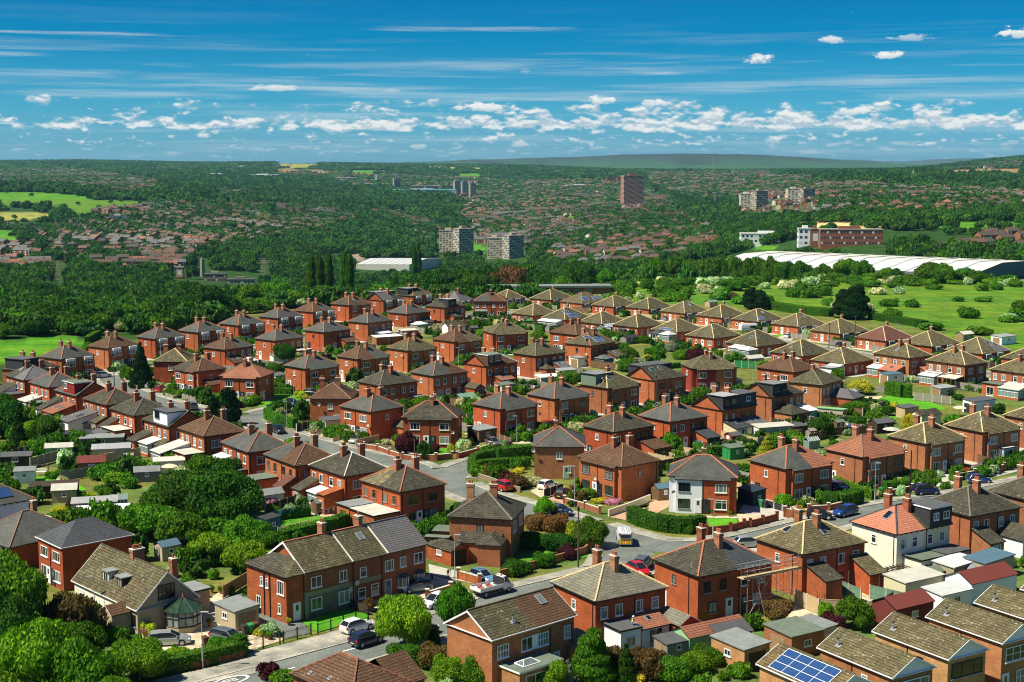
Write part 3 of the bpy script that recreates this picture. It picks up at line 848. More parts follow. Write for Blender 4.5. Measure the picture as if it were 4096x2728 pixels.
def house(hid,x,y,ang,W,D,kind='semi',R='F',L='S',roof='slate',cap='mW',wall='brick',he=5.5,gable=None,fr='white',ch='2',proj=True,pots=3,doors=('mq2','mr2'),label='',name=None,cat='house',group=None,X='',fr2=None,wall2=None,pitch=PITCH,dishes='',z=0.):
 rt=empty(name or{'semi':'semi_detached_house','bung':'bungalow','det':'detached_house'}[kind],(x,y,z),R_(ang),label,cat,group)
 HOUSES[hid]=dict(root=rt,x=x,y=y,a=R_(ang),W=W,D=D,he=he)
 longY=D>W
 m=MB()
 if wall2:
  if longY:m.box(-W/2,W/2,-D/2,0,-.3,he,wall,skip=(0,1));m.box(-W/2-.004,W/2+.004,0,D/2,-.3,he-.004,wall2,skip=(0,1))
  else:m.box(-W/2,0,-D/2,D/2,-.3,he,wall,skip=(0,1));m.box(0,W/2,-D/2-.004,D/2+.004,-.3,he-.004,wall2,skip=(0,1))
 else:
  m.box(-W/2,W/2,-D/2,D/2,-.3,he,wall,skip=(0,1))
 pr=[];PO={'R':0,'L':0}
 if proj and he>4:
  pd,pi=.55,1.0
  if R=='F' and not longY:
   m.box(-W/2+pi,0 if wall2 else W/2-pi,-D/2-pd,-D/2+.3,-.3,he-.35,wall,skip=(0,))
   if wall2:m.box(0,W/2-pi,-D/2-pd,-D/2+.3,-.3,he-.35,wall2,skip=(0,))
   pr.append((-1,pi+.12,pd));PO['R']=pd
  if L=='F' and longY:
   m.box(-W/2-pd,-W/2+.3,-D/2+pi,0 if wall2 else D/2-pi,-.3,he-.35,wall,skip=(0,))
   if wall2:m.box(-W/2-pd,-W/2+.3,0,D/2-pi,-.3,he-.35,wall2,skip=(0,))
   pr.append((1,pi+.12,pd));PO['L']=pd
 if gable:gable_fill(m,W,D,he,wall,gable,pitch)
 m.build('wall',rt)
 rf,info=hip_roof(rt,W,D,he,roof,cap,proj=pr or None,gable=gable,pitch=pitch,verge='white' if kind=='det' else 'black',fascia='white' if kind=='det' else 'black')
 h0=he+1.0;zt=info[0]+1.05
 if kind=='semi' and ch:
  if ch in '23':
   pos=[(0,-.9),(0,2.3)]if not longY else[(-.9,0),(2.3,0)]
   for i,(cx,cy)in enumerate(pos):chimney(rf,cx,cy,h0,zt-(.1 if i else 0),pots if i==0 else 2,rot=0 if longY else PI/2)
  elif ch=='1':chimney(rf,*((0,.6)if not longY else(.6,0)),h0,zt,pots)
 elif kind=='bung' and ch:
  sgn=-1
  if '1' in ch:chimney(rf,*((1.6,.7)if not longY else(.7,-1.2)),h0,zt,1,.7,.6)
  if '2' in ch:chimney(rf,*((-2.2,-1.9)if not longY else(2.2,1.5)),he,zt-.6,1,.7,.6)
 HOUSES[hid]['roof']=rf;HOUSES[hid]['zr']=info[0]
 fr2=fr2 or fr
 for side,st in(('R',R),('L',L),('X',X)):
  if not st:continue
  w=Wall(rt,side,W,D);n=w.len;o=PO.get(side,0)
  f=lambda u:fr if(u<0)else fr2
  if st=='F':
   k=n/2-2.25
   for u in(-k,k):
    w.window(u,3.3,1.75,1.3,f(u),'top' if rnd.random()<.6 else 'three',o);w.window(u,.75,1.75,1.45,f(u),'top' if rnd.random()<.6 else 'three',o)
   w.door(-.62,doors[0],out=o);w.door(.62,doors[1],out=o)
   pipe(w,0,he-.5,out=.07+o)
   if o==0:pipe(w,-n/2+.3,he-.15)
  elif st=='F1':
   for u in(-n*.25,n*.25):
    w.window(u,3.35,1.9,1.25,f(u),'three');w.window(u,.8,1.9,1.4,f(u),'three')
   pipe(w,0,he-.15);w.door(-.7,doors[0]);w.door(.7,doors[1])
  elif st=='B':
   for u in(-n*.38,-n*.17,n*.12,n*.35):w.window(u,3.35,.98,1.3,f(u),rnd.choice(['one','two','one','side']))
   pipe(w,.05*n,he-.1)
   w.window(-n*.3,.9,1.3,1.3,f(-1));w.window(n*.3,.9,1.3,1.3,f(1));w.door(-n*.08,doors[0]);w.door(n*.12,doors[1])
  elif st=='S':
   w.window(-.3,3.5,.75,1.05,f(-1),rnd.choice(['one','two']))
   w.door(-n*.27,rnd.choice(['mq2','mr2','mq2']));w.window(-n*.42,1.2,.5,.95,f(-1),'one')
   pipe(w,n*.3,he-.1)
  elif st=='S1':
   w.window(0,3.5,.8,1.1,f(-1),'one');pipe(w,n*.44,he-.1)
  elif st=='Y':
   for u in(-n*.27,n*.27):
    bb=MB();bw=1.25;dd=.75
    fb='white'
    bb.box(-bw,bw,-dd,-.003,-.2,.75,wall);bb.box(-bw,bw,-dd,-.003,2.25,3.35,'mX' if rnd.random()<.6 else wall)
    bb.box(-bw,bw,-dd-.02,-.003,4.85,he-.1,fb)
    b_=bb.build('bay_window',rt,w.pt(u,0,0),w.a)
    ff=f(u)
    for z0 in(.75,3.35):
     g=MB();g.box(-bw+.06,bw-.06,-dd+.06,-.01,z0,z0+1.5,'glass');g.build('pane',b_)
     fm=MB()
     for xx in(-bw+.05,-bw*.4,bw*.4,bw-.05):fm.box(xx-.05,xx+.05,-dd,-dd+.09,z0,z0+1.5,ff)
     for zz in(z0,z0+1.02,z0+1.41):fm.box(-bw,bw,-dd-.01,-dd+.08,zz,zz+.09,ff)
     for sx in(-bw,bw-.09):
      fm.box(sx,sx+.09,-.12,-.01,z0,z0+1.5,ff)
      for zz in(z0,z0+1.02,z0+1.41):fm.box(sx,sx+.09,-dd+.05,-.05,zz+.002,zz+.088,ff)
     fm.build('frame',b_)
   w.door(-.62,doors[0]);w.door(.62,doors[1]);pipe(w,0,he-.1)
  elif st=='K':
   for u in(-n*.33,n*.08):
    bb=MB();bw=1.15;dd=.6
    bb.box(-bw,bw,-dd,-.003,-.2,.8,wall);bb.box(-bw,bw,-dd-.02,-.003,he-.3,he-.12,'white')
    b_=bb.build('bay_window',rt,w.pt(u,0,0),w.a)
    g=MB();g.box(-bw+.06,bw-.06,-dd+.06,-.01,.8,he-.3,'glass');g.build('pane',b_)
    fm=MB()
    for xx in(-bw+.05,-bw*.4,bw*.4,bw-.05):fm.box(xx-.05,xx+.05,-dd,-dd+.09,.8,he-.3,fr)
    for zz in(.8,1.85,he-.39):fm.box(-bw,bw,-dd-.01,-dd+.08,zz,zz+.09,fr)
    for sx in(-bw,bw-.09):fm.box(sx,sx+.09,-.12,-.01,.8,he-.3,fr)
    fm.build('frame',b_)
   w.door(-n*.12,doors[0]);w.window(n*.4,.9,.9,1.2,fr)
  elif st=='KB':
   for u in(-n*.36,n*.36):w.window(u,.95,1.3,1.2,fr)
   w.window(-n*.12,.95,.8,1.2,fr,'one');w.door(n*.1,doors[0])
  elif st=='KS':
   w.door(-n*.1,doors[0]);w.window(n*.12,1.1,.6,.95,fr,'one');w.window(-n*.32,1.1,.8,.95,fr,'one')
  elif st=='P':
   w.window(0,3.4,.95,1.15,fr,'two');w.door(n*.14,doors[0]);w.window(n*.2,1.1,.5,1.2,fr,'one')
 for d in dishes.split():
  side,u,zz=d[0],float(d[1:].split(',')[0]),float(d.split(',')[1])
  dish(Wall(rt,side,W,D,PO.get(side,0)),u,zz)
 return rt
def HW(hid,side):
 h=HOUSES[hid]
 return Wall(h['root'],side,h['W'],h['D'])
def EXT(hid,side,u,wd,dep,h=2.5,**k):return extension(HOUSES[hid]['root'],HW(hid,side),u,wd,dep,h,**k)
def CON(hid,side,u,wd,dep,h=2.3,**k):return conservatory(HOUSES[hid]['root'],HW(hid,side),u,wd,dep,h,**k)
def SKY(hid,side,s,d,w=.8,h=1.1,kind='sky'):
 H_=HOUSES[hid];on_slope(H_['roof'],side,H_['W'],H_['D'],H_['he'],s,d,w,h,kind)
def DOR(hid,side,s0,s1,mat,**k):
 H_=HOUSES[hid];return flat_dormer(H_['roof'],side,H_['W'],H_['D'],H_['he'],s0,s1,mat,**k)
O_,C_,G_,B_,N_,W_='mW','ridge_cream','ridge_grey','ridge_brown','slate','md2'
GA='houses backing onto the gardens along the left road'
GB='bay-fronted houses along the edge of the trees'
GC='semi-detached houses in the middle of the left estate'
GE='semi-detached houses in the centre of the estate'
GJ='bungalows along the meadow'
GK='bungalows backing onto the gardens'
GZ='large houses along the front road'
GN='gabled houses in the near right corner'
GH='semi-detached houses along the right road'
HD=[('z_slate',-53.3,173.1,42,9.1,6.9,dict(R='',L='F1',roof='dslate',cap=None,kind='det',ch='1',group=None),'brick house with new dark slate hipped roof and bay window behind the pebbledash chalet house'),('z_light',10.7,152.2,32.3,9.4,8.0,dict(R='B',L='S1',roof='mZ',cap=C_,wall='brick',group=GZ,proj=False),'brick house with pale stone-slate hipped roof and cream ridge tiles beside the junction'),('z_porch',-3.3,186.1,77.7,8.3,8.3,dict(R='',L='P',roof='dtile',cap=G_,wall='mr',fr='mk',group=GZ),'square brick house with hipped dark tile roof and a hipped porch extension on its front'),('z_scaf',23.5,161.7,31.2,10.9,8.1,dict(R='B',L='S',roof=('dtile','dslate'),cap=O_,wall='brick',fr='mk',fr2='white',proj=False,pots=4,group=GZ),'brick semi with roof half old tile half new slate and metal scaffolding on its back'),('z_tan',36.8,170.8,31.9,10.3,8.0,dict(R='B',L='S',roof='tan',cap=C_,wall='brick',proj=False,group=GZ),'brick semi with tan tiled roof, two skylights and a walled yard beside the scaffolded house'),('z_white',50.3,179.6,32.7,9.8,7.6,dict(R='B',L='S1',roof=('terra','dtile'),cap='dslate',wall='mu',wall2='mz',proj=False,group=GZ),'off-white rendered semi with terracotta roof tiles and a black slate-clad dormer'),('z_brown',62.3,189.0,31.1,9.7,8.4,dict(R='B',L='S',roof='dtile',cap=G_,wall='mr',proj=False,group=GZ),'brick semi with speckled brown tiled roof right of the off-white rendered house'),('h5r',73.8,196.9,32.4,9.6,8.0,dict(R='B',L='S1',roof='dtile',cap=G_,wall='mr',proj=False,group=GZ),'brick semi with brown tiled roof cut by the right edge of the photo, nearest row'),('white_solar',-73.2,192.2,44.5,10.6,9.0,dict(R='S1',L='',roof='slate',cap=B_,wall='mp',proj=False),'white rendered house with black solar panels on its slate roof at the left edge'),('a1',-104.9,307.4,42.6,7.6,9.4,dict(L='B',roof=('newgrey','dtile'),cap=G_,group=GA),'leftmost brick semi of the left garden row, grey roof with two chimneys and a skylight'),('a2',-96.3,297.4,41.6,7.6,9.6,dict(L='B',roof='slate',cap=O_,group=GA),'second house of the left garden row, purple-grey slate roof and cream-topped lean-to'),('a3',-87.4,286.6,41.4,7.6,9.7,dict(L='B',roof='slate',cap=O_,group=GA,gable='-'),'brick semi with a flat-topped dark red dormer, third of the left garden row'),('a4',-78.3,275.9,41.4,7.6,9.7,dict(L='B',roof='dtile',cap=O_,group=GA,dishes='L-4.2,4.6 L4.1,1.9'),'fourth semi of the left garden row, brown tile roof with orange ridge'),('a5',-69.8,264.3,40.1,7.6,9.8,dict(L='B',roof='dtile',cap=G_,group=GA,dishes='X0,3 L4.4,2.6'),'fifth semi of the left garden row, dark tiled roof and puddled flat extension'),('a6',-60.7,252.9,40.1,7.6,9.8,dict(L='B',roof='dtile',cap=G_,group=GA,gable='-',fr2='white',fr='white'),'brick semi with a big white box dormer and black balcony window'),('a7',-52.3,244.2,38.7,7.8,9.4,dict(L='B',roof='brown',cap=B_,group=GA,dishes='L-2.6,4.3'),'brick semi with mottled brown tiled roof just right of the white dormer house'),('a8',-42.2,231.0,35.5,7.6,10.2,dict(L='B',roof='slate',cap=O_,group=GA,dishes='L-4.7,2.6'),'eighth semi of the left garden row, weathered slate roof and white glazed extensions'),('a9',-33.2,220.9,35.5,7.7,10.5,dict(L='B',roof=('brown','slate'),cap=B_,group=GA,fr='mk'),'brick semi whose roof is part grey slate part brown tile with dark window frames'),('a10',-24.9,213.3,39.1,7.8,9.8,dict(L='B',roof='dtile',cap=W_,group=GA),'brick semi with dark tiled roof and white mortared hips beside the lichen-covered roof'),('a11',-15.9,203.2,40.1,7.9,9.7,dict(L='B',roof=('dtile','lichened'),cap=O_,group=GA,fr='mk2'),'brick semi with orange lichen on its roof and a large puddled flat-roofed extension'),('b0',-109.6,320.6,62.1,9.2,8.0,dict(R='B',L='',roof='dtile',cap=None,group=GB,ch='2'),'brick semi with grey slate-clad box dormer and rooflights at the far left edge'),('b1',-107.4,340.4,55,9.6,8.0,dict(R='Y',roof='slate',cap=O_,group=GB),'leftmost bay-fronted brick semi with slate roof by the green field'),('b2',-101.8,360.5,54.2,9.6,7.8,dict(R='Y',roof='brown',cap=B_,group=GB),'bay-fronted brick semi with brown tiled roof behind the dark monkey puzzle tree'),('b3',-94.4,379.8,50,9.6,7.9,dict(R='Y',roof='slate',cap=O_,group=GB),'bay-fronted brick semi with slate roof just right of and behind the monkey puzzle tree'),('b4',-86.5,394.5,52.3,9.8,7.8,dict(R='Y',roof='slate',cap=O_,group=GB),'bay-fronted semi with slate roof and orange hips, fourth from the left along the trees'),('b5',-78.6,411.8,51.2,10.0,8.2,dict(R='Y',roof='slate',cap=O_,group=GB),'bay-fronted semi with slate roof and orange hips, fifth from the left along the trees'),('b6',-70.4,431.1,51.7,10.2,8.2,dict(R='Y',roof='slate',cap=O_,group=GB),'bay-fronted semi with slate roof and orange hips, sixth from the left along the trees'),('b7',-62.7,448.7,53.9,9.8,8.2,dict(R='Y',roof=('brown','slate'),cap=B_,group=GB),'bay-fronted semi with roof half brown tile half grey slate near the tall poplars'),('b8',-53.5,470.5,51.9,10.4,8.1,dict(R='F',roof=('dtile','brown'),cap=O_,group=GB),'back row brick semi with brown tiled roof, orange ridge and a skylight'),('b9',-43.4,486.7,49,9.9,8.0,dict(R='Y',roof=('newgrey','dtile'),cap=None,group=GB,gable='-'),'brick semi with gabled grey roof and navy bay in the back row'),('b10',-34.7,502.7,52,10.2,8.2,dict(R='Y',roof='olive',cap=O_,group=GB),'brick semi with dark grey box dormer at the back under the tall dark trees'),('b11',-20.8,509.3,62,10.1,10.2,dict(kind='bung',R='K',L='KS',roof=('newgrey','olive'),cap=G_,he=3.0,ch='1',group=GB),'bungalow with two-tone grey pyramid roof below the dark woodland'),('b12',-7.3,481.1,87.3,7.9,10.9,dict(R='',L='B',roof=('brown','slate'),cap=O_,group=GB,proj=False),'square-on brick semi, roof half slate half brown, blue sheet at its foot'),('b13',-1.6,516.6,38.6,9.0,9.4,dict(kind='bung',R='K',L='KS',roof='tan',cap=C_,he=3.2,ch='',group=GB),'tan pyramid-roofed bungalow behind the half slate half brown semi'),('c1',-79.9,334.8,87,9.0,8.0,dict(R='',L='P',roof='tan',cap=C_,group=GC,wall='brick'),'brick house with tan hipped roof and a round window right of the monkey puzzle tree'),('c2',-70.9,319.9,47,7.4,9.2,dict(R='S',L='F',roof=('brown','dtile'),cap=B_,group=GC),'brick semi with roof half brown half grey-green above the red parked car'),('c3',-58.4,310.4,77.5,7.8,9.4,dict(R='S',L='F',roof='mY',cap=B_,group=GC,wall='brick'),'brick semi with bright rust tiled roof facing the photo by the cul-de-sac'),('c4',-71.9,358.0,54,9.7,7.6,dict(R='B',roof=('brown','slate'),cap=B_,group=GC),'brick semi with brown and slate roof, skylight and small white conservatory'),('c5',-62.0,376.1,51.1,9.8,7.7,dict(R='B',roof='slate',cap=O_,group=GC),'brick semi with slate roof and orange hips behind the round garden tree'),('c6',-51.6,395.1,49.9,10.0,7.7,dict(R='B',roof='slate',cap=O_,group=GC,fr='mk',fr2='white'),'brick semi with slate roof, dark side windows and a brown-roofed rear extension'),('c7',-41.8,417.7,50.6,10.2,7.9,dict(R='B',roof='slate',cap=O_,group=GC),'brick semi with slate roof and white glass lean-to behind'),('c8',-32.2,443.2,49.5,10.3,8.2,dict(R='B',roof='slate',cap=O_,group=GC,fr2='mk'),'brick semi with slate roof and a large white pyramid conservatory'),('c9',-21.7,462.8,50,10.2,8.3,dict(R='B',roof=('dtile','olive'),cap=None,group=GC,fr='mk',fr2='white'),'brick semi with a black flat-topped dormer near the back of the estate'),('d1',-46.1,324.7,44.8,9.6,7.7,dict(R='F',roof='slate',cap=O_,group=GC),'brick semi with mottled purple slate roof right of the rust-roofed house'),('d2',-35.9,340.7,44.7,9.9,7.7,dict(R='F',roof=('brown','slate'),cap=B_,group=GC,dishes='R-4.4,3.2'),'brick semi with roof left half brown right half slate, second of its street'),('d3',-25.3,356.2,45.6,9.9,7.8,dict(R='F',roof='olive',cap=O_,group=GC,dishes='L2.2,4.3'),'brick semi with olive tiled roof and orange hip behind the dark telegraph pole'),('d4',-14.4,373.9,44.8,10.0,8.0,dict(R='F',roof=('brown','tan'),cap=B_,group=GC),'brick semi with dotted brown and tan roof beside the white-walled garage'),('d5',-1.8,391.0,21.3,10.4,7.6,dict(R='F',L='S1',roof='tan',cap=G_,group=GC),'brick semi with tan roof facing the photo, one red curtain in a window'),('d6',16.9,388.8,47,8.6,9.6,dict(R='',L='F1',roof='brown',cap=B_,group=GC),'brick semi with plain brown hipped roof above the solar-panelled semi'),('e1',-35.7,281.6,87.5,8.8,8.0,dict(R='',L='P',roof='brown',cap=B_,group=GE,dishes='L-2.2,4.4'),'brick house showing a blank side wall with brown hipped roof behind the clipped corner hedge'),('e2',-26.8,268.2,46.1,8.1,8.9,dict(R='S1',L='F1',roof='slate',cap=O_,group=GE,proj=False,dishes='L4.1,3.0'),'brick semi with pale slate roof, white door and blue door facing the driveway'),('e3',-26.4,299.8,41.1,9.8,7.7,dict(R='B',roof='dtile',cap=G_,group=GE,dishes='R-4.4,3.0'),'brick semi with dark green-grey tiles above the pale slate roof'),('e4',-16.2,313.7,42.3,9.8,7.8,dict(R='B',roof=('slate','brown'),cap=O_,group=GE),'brick semi with roof left slate right brown and mortared orange hip, washing behind'),('e5',-5.0,328.8,44.1,10.0,7.6,dict(R='B',roof='brown',cap=W_,group=GE,gable='-'),'brick semi with gable end and red tile-hung dormer with white windows'),('e6',6.7,346.3,43.7,10.2,7.8,dict(R='B',roof='olive',cap=G_,group=GE,dishes='R-4.6,3.0'),'brick semi with olive tan roof and small hipped rear extension in the centre'),('e7',20.3,366.5,50,10.6,8.3,dict(R='B',roof='olive',cap=O_,group=GE,fr='mk',dishes='L3,3.3'),'brick semi with dark blue solar panels and a brown-framed conservatory'),('f1',-14.7,260.0,85.5,7.8,9.9,dict(R='S1',L='F',roof=('dtile','dtile'),cap=O_,group=GE,pots=2,dishes='L4.3,3.0 L-4.3,3.0'),'brick semi facing the photo behind the purple tree on the corner'),('f2',-1.3,271.2,42.2,9.6,7.8,dict(R='F',roof='slate',cap=O_,group=GE,dishes='R4.6,3.6'),'brick semi with dark slate roof beside the ribbed garage and grey car'),('f3',9.4,283.0,41.5,9.6,7.8,dict(R='F',roof='slate',cap=O_,group=GE,fr2='mk',dishes='R-3.6,2.9'),'brick semi with dark slate roof above the red van'),('f4',20.6,296.5,44.1,10.0,7.7,dict(R='F',roof='olive',cap=C_,group=GE,fr='mk',fr2='white',wall='mr',ch='1',dishes='R2.4,3.6'),'brick semi with pale green boarded loft dormer and skylights'),('f5',31.6,307.5,40,9.8,8.3,dict(R='F1',roof='dtile',cap=None,group=GE,gable='-',fr='mk',fr2='white',ch='',proj=False,dishes='R-.6,2.9 R1.4,3.2'),'brick house with plain gable end and two large skylights behind the wooden pole'),('f6',45.3,323.6,12,10.6,7.4,dict(R='F',L='S1',roof='tan',cap=G_,group=GE,wall='mX',wall2='mA'),'semi with its left half painted dark red under a pale green-grey roof'),('g1',7.9,233.9,88.5,9.2,8.2,dict(R='',L='P',roof='slate',cap=O_,group=GE,wall='mr',doors=('ms2','ms2'),ch='1',dishes='L-4.3,4.9'),'square brick house with slate pyramid roof and a sage green door behind the round hedges'),('g2',18.9,248.2,39.9,9.9,7.6,dict(R='B',roof='dtile',cap=O_,group=GE,fr2='mk',dishes=''),'brick semi with mossy olive tile roof between the slate pyramid house and the green tree'),('g3',16.8,219.8,38.5,7.9,9.8,dict(R='S1',L='F',roof='brown',cap=B_,group=GE,fr='mk',fr2='mk',dishes='L.0,3.0'),'orange brick semi with brown tiled roof and dark red window frames by the corner hedge'),('g4',29.7,258.0,38.1,9.5,8.0,dict(R='B',roof='slate',cap=O_,group=GE,fr2='mk',dishes='X0,4.6'),'brick semi with dark slate roof and a skylight behind the round green tree'),('g5',40.8,270.2,40.2,9.7,7.8,dict(R='B',roof='dslate',cap=None,group=GE,gable='-',fr='mk2'),'gable-ended semi with black and dark blue box dormers'),('g6',28.9,210.4,80.7,7.8,9.9,dict(R='',L='F',roof='slate',cap=O_,group=GE,wall='brick',wall2='mp',fr='mD',fr2='white',ch='1',dishes='L-4.2,3.2'),'semi with left half painted white right half brick behind the long clipped hedge'),('g7',43.6,218.0,32.9,9.9,7.9,dict(R='F',roof=('slate','mY'),cap=O_,group=GE),'brick semi with roof left half slate right half rust tile behind the blue estate car'),('g8',52.9,285.2,39.1,9.7,7.9,dict(R='B',roof='dtile',cap=None,group=GE,fr='mD',fr2='white',wall='mr',gable='-'),'brick semi with charcoal box dormer and flat green-grey top'),('g9',64.8,300.7,53,9.7,7.6,dict(R='B',L='S1',roof='olive',cap=G_,group=GE,wall='mr',ch='1'),'brown brick house with olive hipped roof and an L-shaped ground-floor extension'),('g10',62.4,319.7,43,8.6,9.9,dict(R='S1',L='F1',roof='brown',cap=B_,group=GE,proj=False,dishes='L1,3.0'),'brick semi with plain brown hipped roof right of the red-painted semi'),('h1r',57.4,226.9,33.9,9.9,7.8,dict(R='F',roof='mY',cap=B_,group=GH,wall='mr',fr2='mk',dishes='R-4.5,3.0'),'brick semi with rust orange tiled roof beside the tall brown telegraph pole'),('h2r',70.5,237.8,33.2,9.9,7.9,dict(R='F',roof='tan',cap=C_,group=GH,wall='mr',dishes='R-4.5,3.8 R1,3.2'),'brick semi with mossy tan roof and twin white doors behind the low red fence'),('h3r',83.3,247.9,32.2,9.9,8.2,dict(R='F',roof='tan',cap=C_,group=GH,wall='mr',dishes='R-4.5,3.6'),'brick semi with tan roof, a skylight and white glazed porch by the two parked cars'),('h4r',97.2,258.1,32.4,9.9,7.9,dict(R='F',roof='tan',cap=C_,group=GH,wall='mr'),'brick semi with tan roof at the right edge behind the wooden picket fence'),('i1',95.0,343.1,36.7,8.4,10.6,dict(L='B',roof='tan',cap=C_,group=GH,wall='mr'),'brick semi with tan roof, terracotta-roofed extensions and blue-curtained conservatory'),('i2',104.4,330.9,37.3,8.4,10.6,dict(L='B',roof='tan',cap=C_,group=GH,wall='mr'),'brick semi with tan roof, wooden veranda and white conservatory'),('i3',114.5,316.0,36,8.4,10.4,dict(L='B',roof='tan',cap=C_,group=GH,wall='mr',dishes='L-5,3.4'),'brick semi with tan roof and wide white conservatory by the right edge'),]
for i,(x,y,a,W,D)in enumerate([(14.5,515.9,47,12.4,10.2),(25.4,502.8,43,12.6,10.6),(35.7,491.4,43.5,12.2,10),(47.0,483.1,42.2,12.3,10.2),(57.5,470.0,41.6,12.3,10.4),(67.8,456.8,40.4,12.4,10.6),(77.4,445.3,41,12.4,10.4),(87.6,431.8,37.5,12.6,10.4),(96.1,414.3,36.7,12.7,10.8),(104.9,397.2,37,12.4,10.4),(114.1,385.5,39,12.9,10.5),(122.3,370.1,38.1,12.5,11.0),(131.5,355.2,38.8,12.2,10.6)]):
 rf={9:'redbrown',11:('tan','newgrey')}.get(i,'tan' if i%3 else 'olive')
 lb=['bungalow with tan hipped roof next to the white minibus, first along the meadow','bungalow with orange hips and blue solar panels near the brick boundary wall','tan-roofed bungalow with white glazed porch, third along the meadow','tan-roofed bungalow behind the rounded green hedge, fourth along the meadow','fifth bungalow along the meadow, tan roof with skylight, pole before it','tan-roofed bungalow with grey lead hip and tall chimney, sixth along the meadow','tan-roofed bungalow with small black solar panels behind the white caravan','tan-roofed bungalow with tall brick chimney above the two white cars','olive-roofed bungalow left of the large dark conifers, black car in its drive','bungalow with dark red-brown roof right of the large dark conifers','large tan-roofed bungalow behind the red-brown roofed one towards the right','bungalow with roof mostly new dark grey tiles and three skylights','tan-roofed bungalow at the right edge by the meadow'][i]
 HD.append(('j%d'%(i+1),x,y,a,W,D,dict(kind='bung',R='K',L='KS',roof=rf,cap=C_ if i!=1 else O_,he=3.0,ch='1' if i in(0,2,3,7,8,9,10,5,12)else '',group=GJ),lb))
for i,(x,y,a,W,D)in enumerate([(7.4,462.6,43,11.2,10.0),(17.2,450.3,46,11.9,9.8),(28.0,438.1,44.9,11.4,9.8),(38.3,429.5,44,11.9,10.0),(48.9,417.2,41,11.6,10.1),(57.4,402.9,42.6,11.9,10.2),(66.8,385.5,39.6,12.4,11.0),(75.2,365.8,38,11.8,10.4),(82.4,351.4,41.2,11.7,9.9)]):
 lb=['tan-roofed bungalow right of the white pyramid conservatory, first of the inner row','tan-roofed bungalow with two black solar panels and glass lean-tos','tan-roofed bungalow with one skylight, third of the inner row','fourth bungalow of the inner row, olive roof, behind the pink rose bush','tan-roofed bungalow with black solar strip and large white conservatory','tan-roofed bungalow with white french doors and two rooflights','dark olive roofed bungalow with two skylights and twin white conservatories','olive-roofed bungalow with patchy darker corner above the plain brown roof','tan-roofed bungalow with white garden room behind the yellow bush'][i]
 HD.append(('k%d'%(i+1),x,y,a,W,D,dict(kind='bung',R='KS',L='KB',roof='olive' if i in(1,3,6,7)else 'tan',cap=C_,he=3.0,ch='1' if i in(1,2,3,8)else '',group=GK),lb))
for row in HD:
 hid,x,y,a,W,D,kw,lb=row
 house(hid,x,y,a,W,D,label=lb,**kw)
nl=['tan-brick gabled house with large blue solar array at the bottom edge','gabled tan-brick house with white boarded gable right of the solar roof','gabled tan-brick house with dark-framed wide window under a white boarded gable','gabled tan-brick house with white georgian bar windows and a small white porch','gabled tan-brick house partly cut by the right edge behind the white-porched one','topmost gabled tan-roofed house at the right edge beyond the others']
for i,(x,y)in enumerate([(27.6,124.6),(34.2,129.1),(40.7,133.9),(47.3,138.4),(53.8,143.2),(60.4,148.0)]):
 hid='n%d'%i
 house(hid,x,y,31.5,5.2,9.2,'det',R='',L='',roof='tansolar' if i==0 else 'tan',cap='tan',wall='mE',gable='-+',ch='',label=nl[i],group=GN,proj=False,pitch=R_(27))
 h=HOUSES[hid];rt=h['root']
 m=MB();zt=5.5+2.85*math.tan(R_(27));q=[(-2.6,-4.68,5.25),(2.6,-4.68,5.25),(2.6,-4.68,5.5),(0,-4.68,zt-.1),(-2.6,-4.68,5.5)]
 m.face(q,'white');m.build('gable_board',rt)
 w=HW(hid,'R');fr='mk' if i==2 else 'white'
 w.window(0,3.35,4.2,1.45,fr,'grid' if i in(3,4)else 'three',.06);w.door(-1.9,'mq2');w.window(.8,.8,2.4,1.5,fr,'grid' if i!=2 else 'three',.06)
 w2=HW(hid,'L');w2.window(1.2,3.5,.8,1.1,'mk' if i==2 else 'white','one');w2.door(-1,'mq2');pipe(w2,-.4,5.1)
 on_slope(h['roof'],'L',5.2,9.2,5.5,-3.0,1.1,.5,.5,'vent',R_(27))if i else None
on_slope(HOUSES['n0']['roof'],'L',5.2,9.2,5.5,.1,.2,6.8,2.75,(4,3),R_(27))
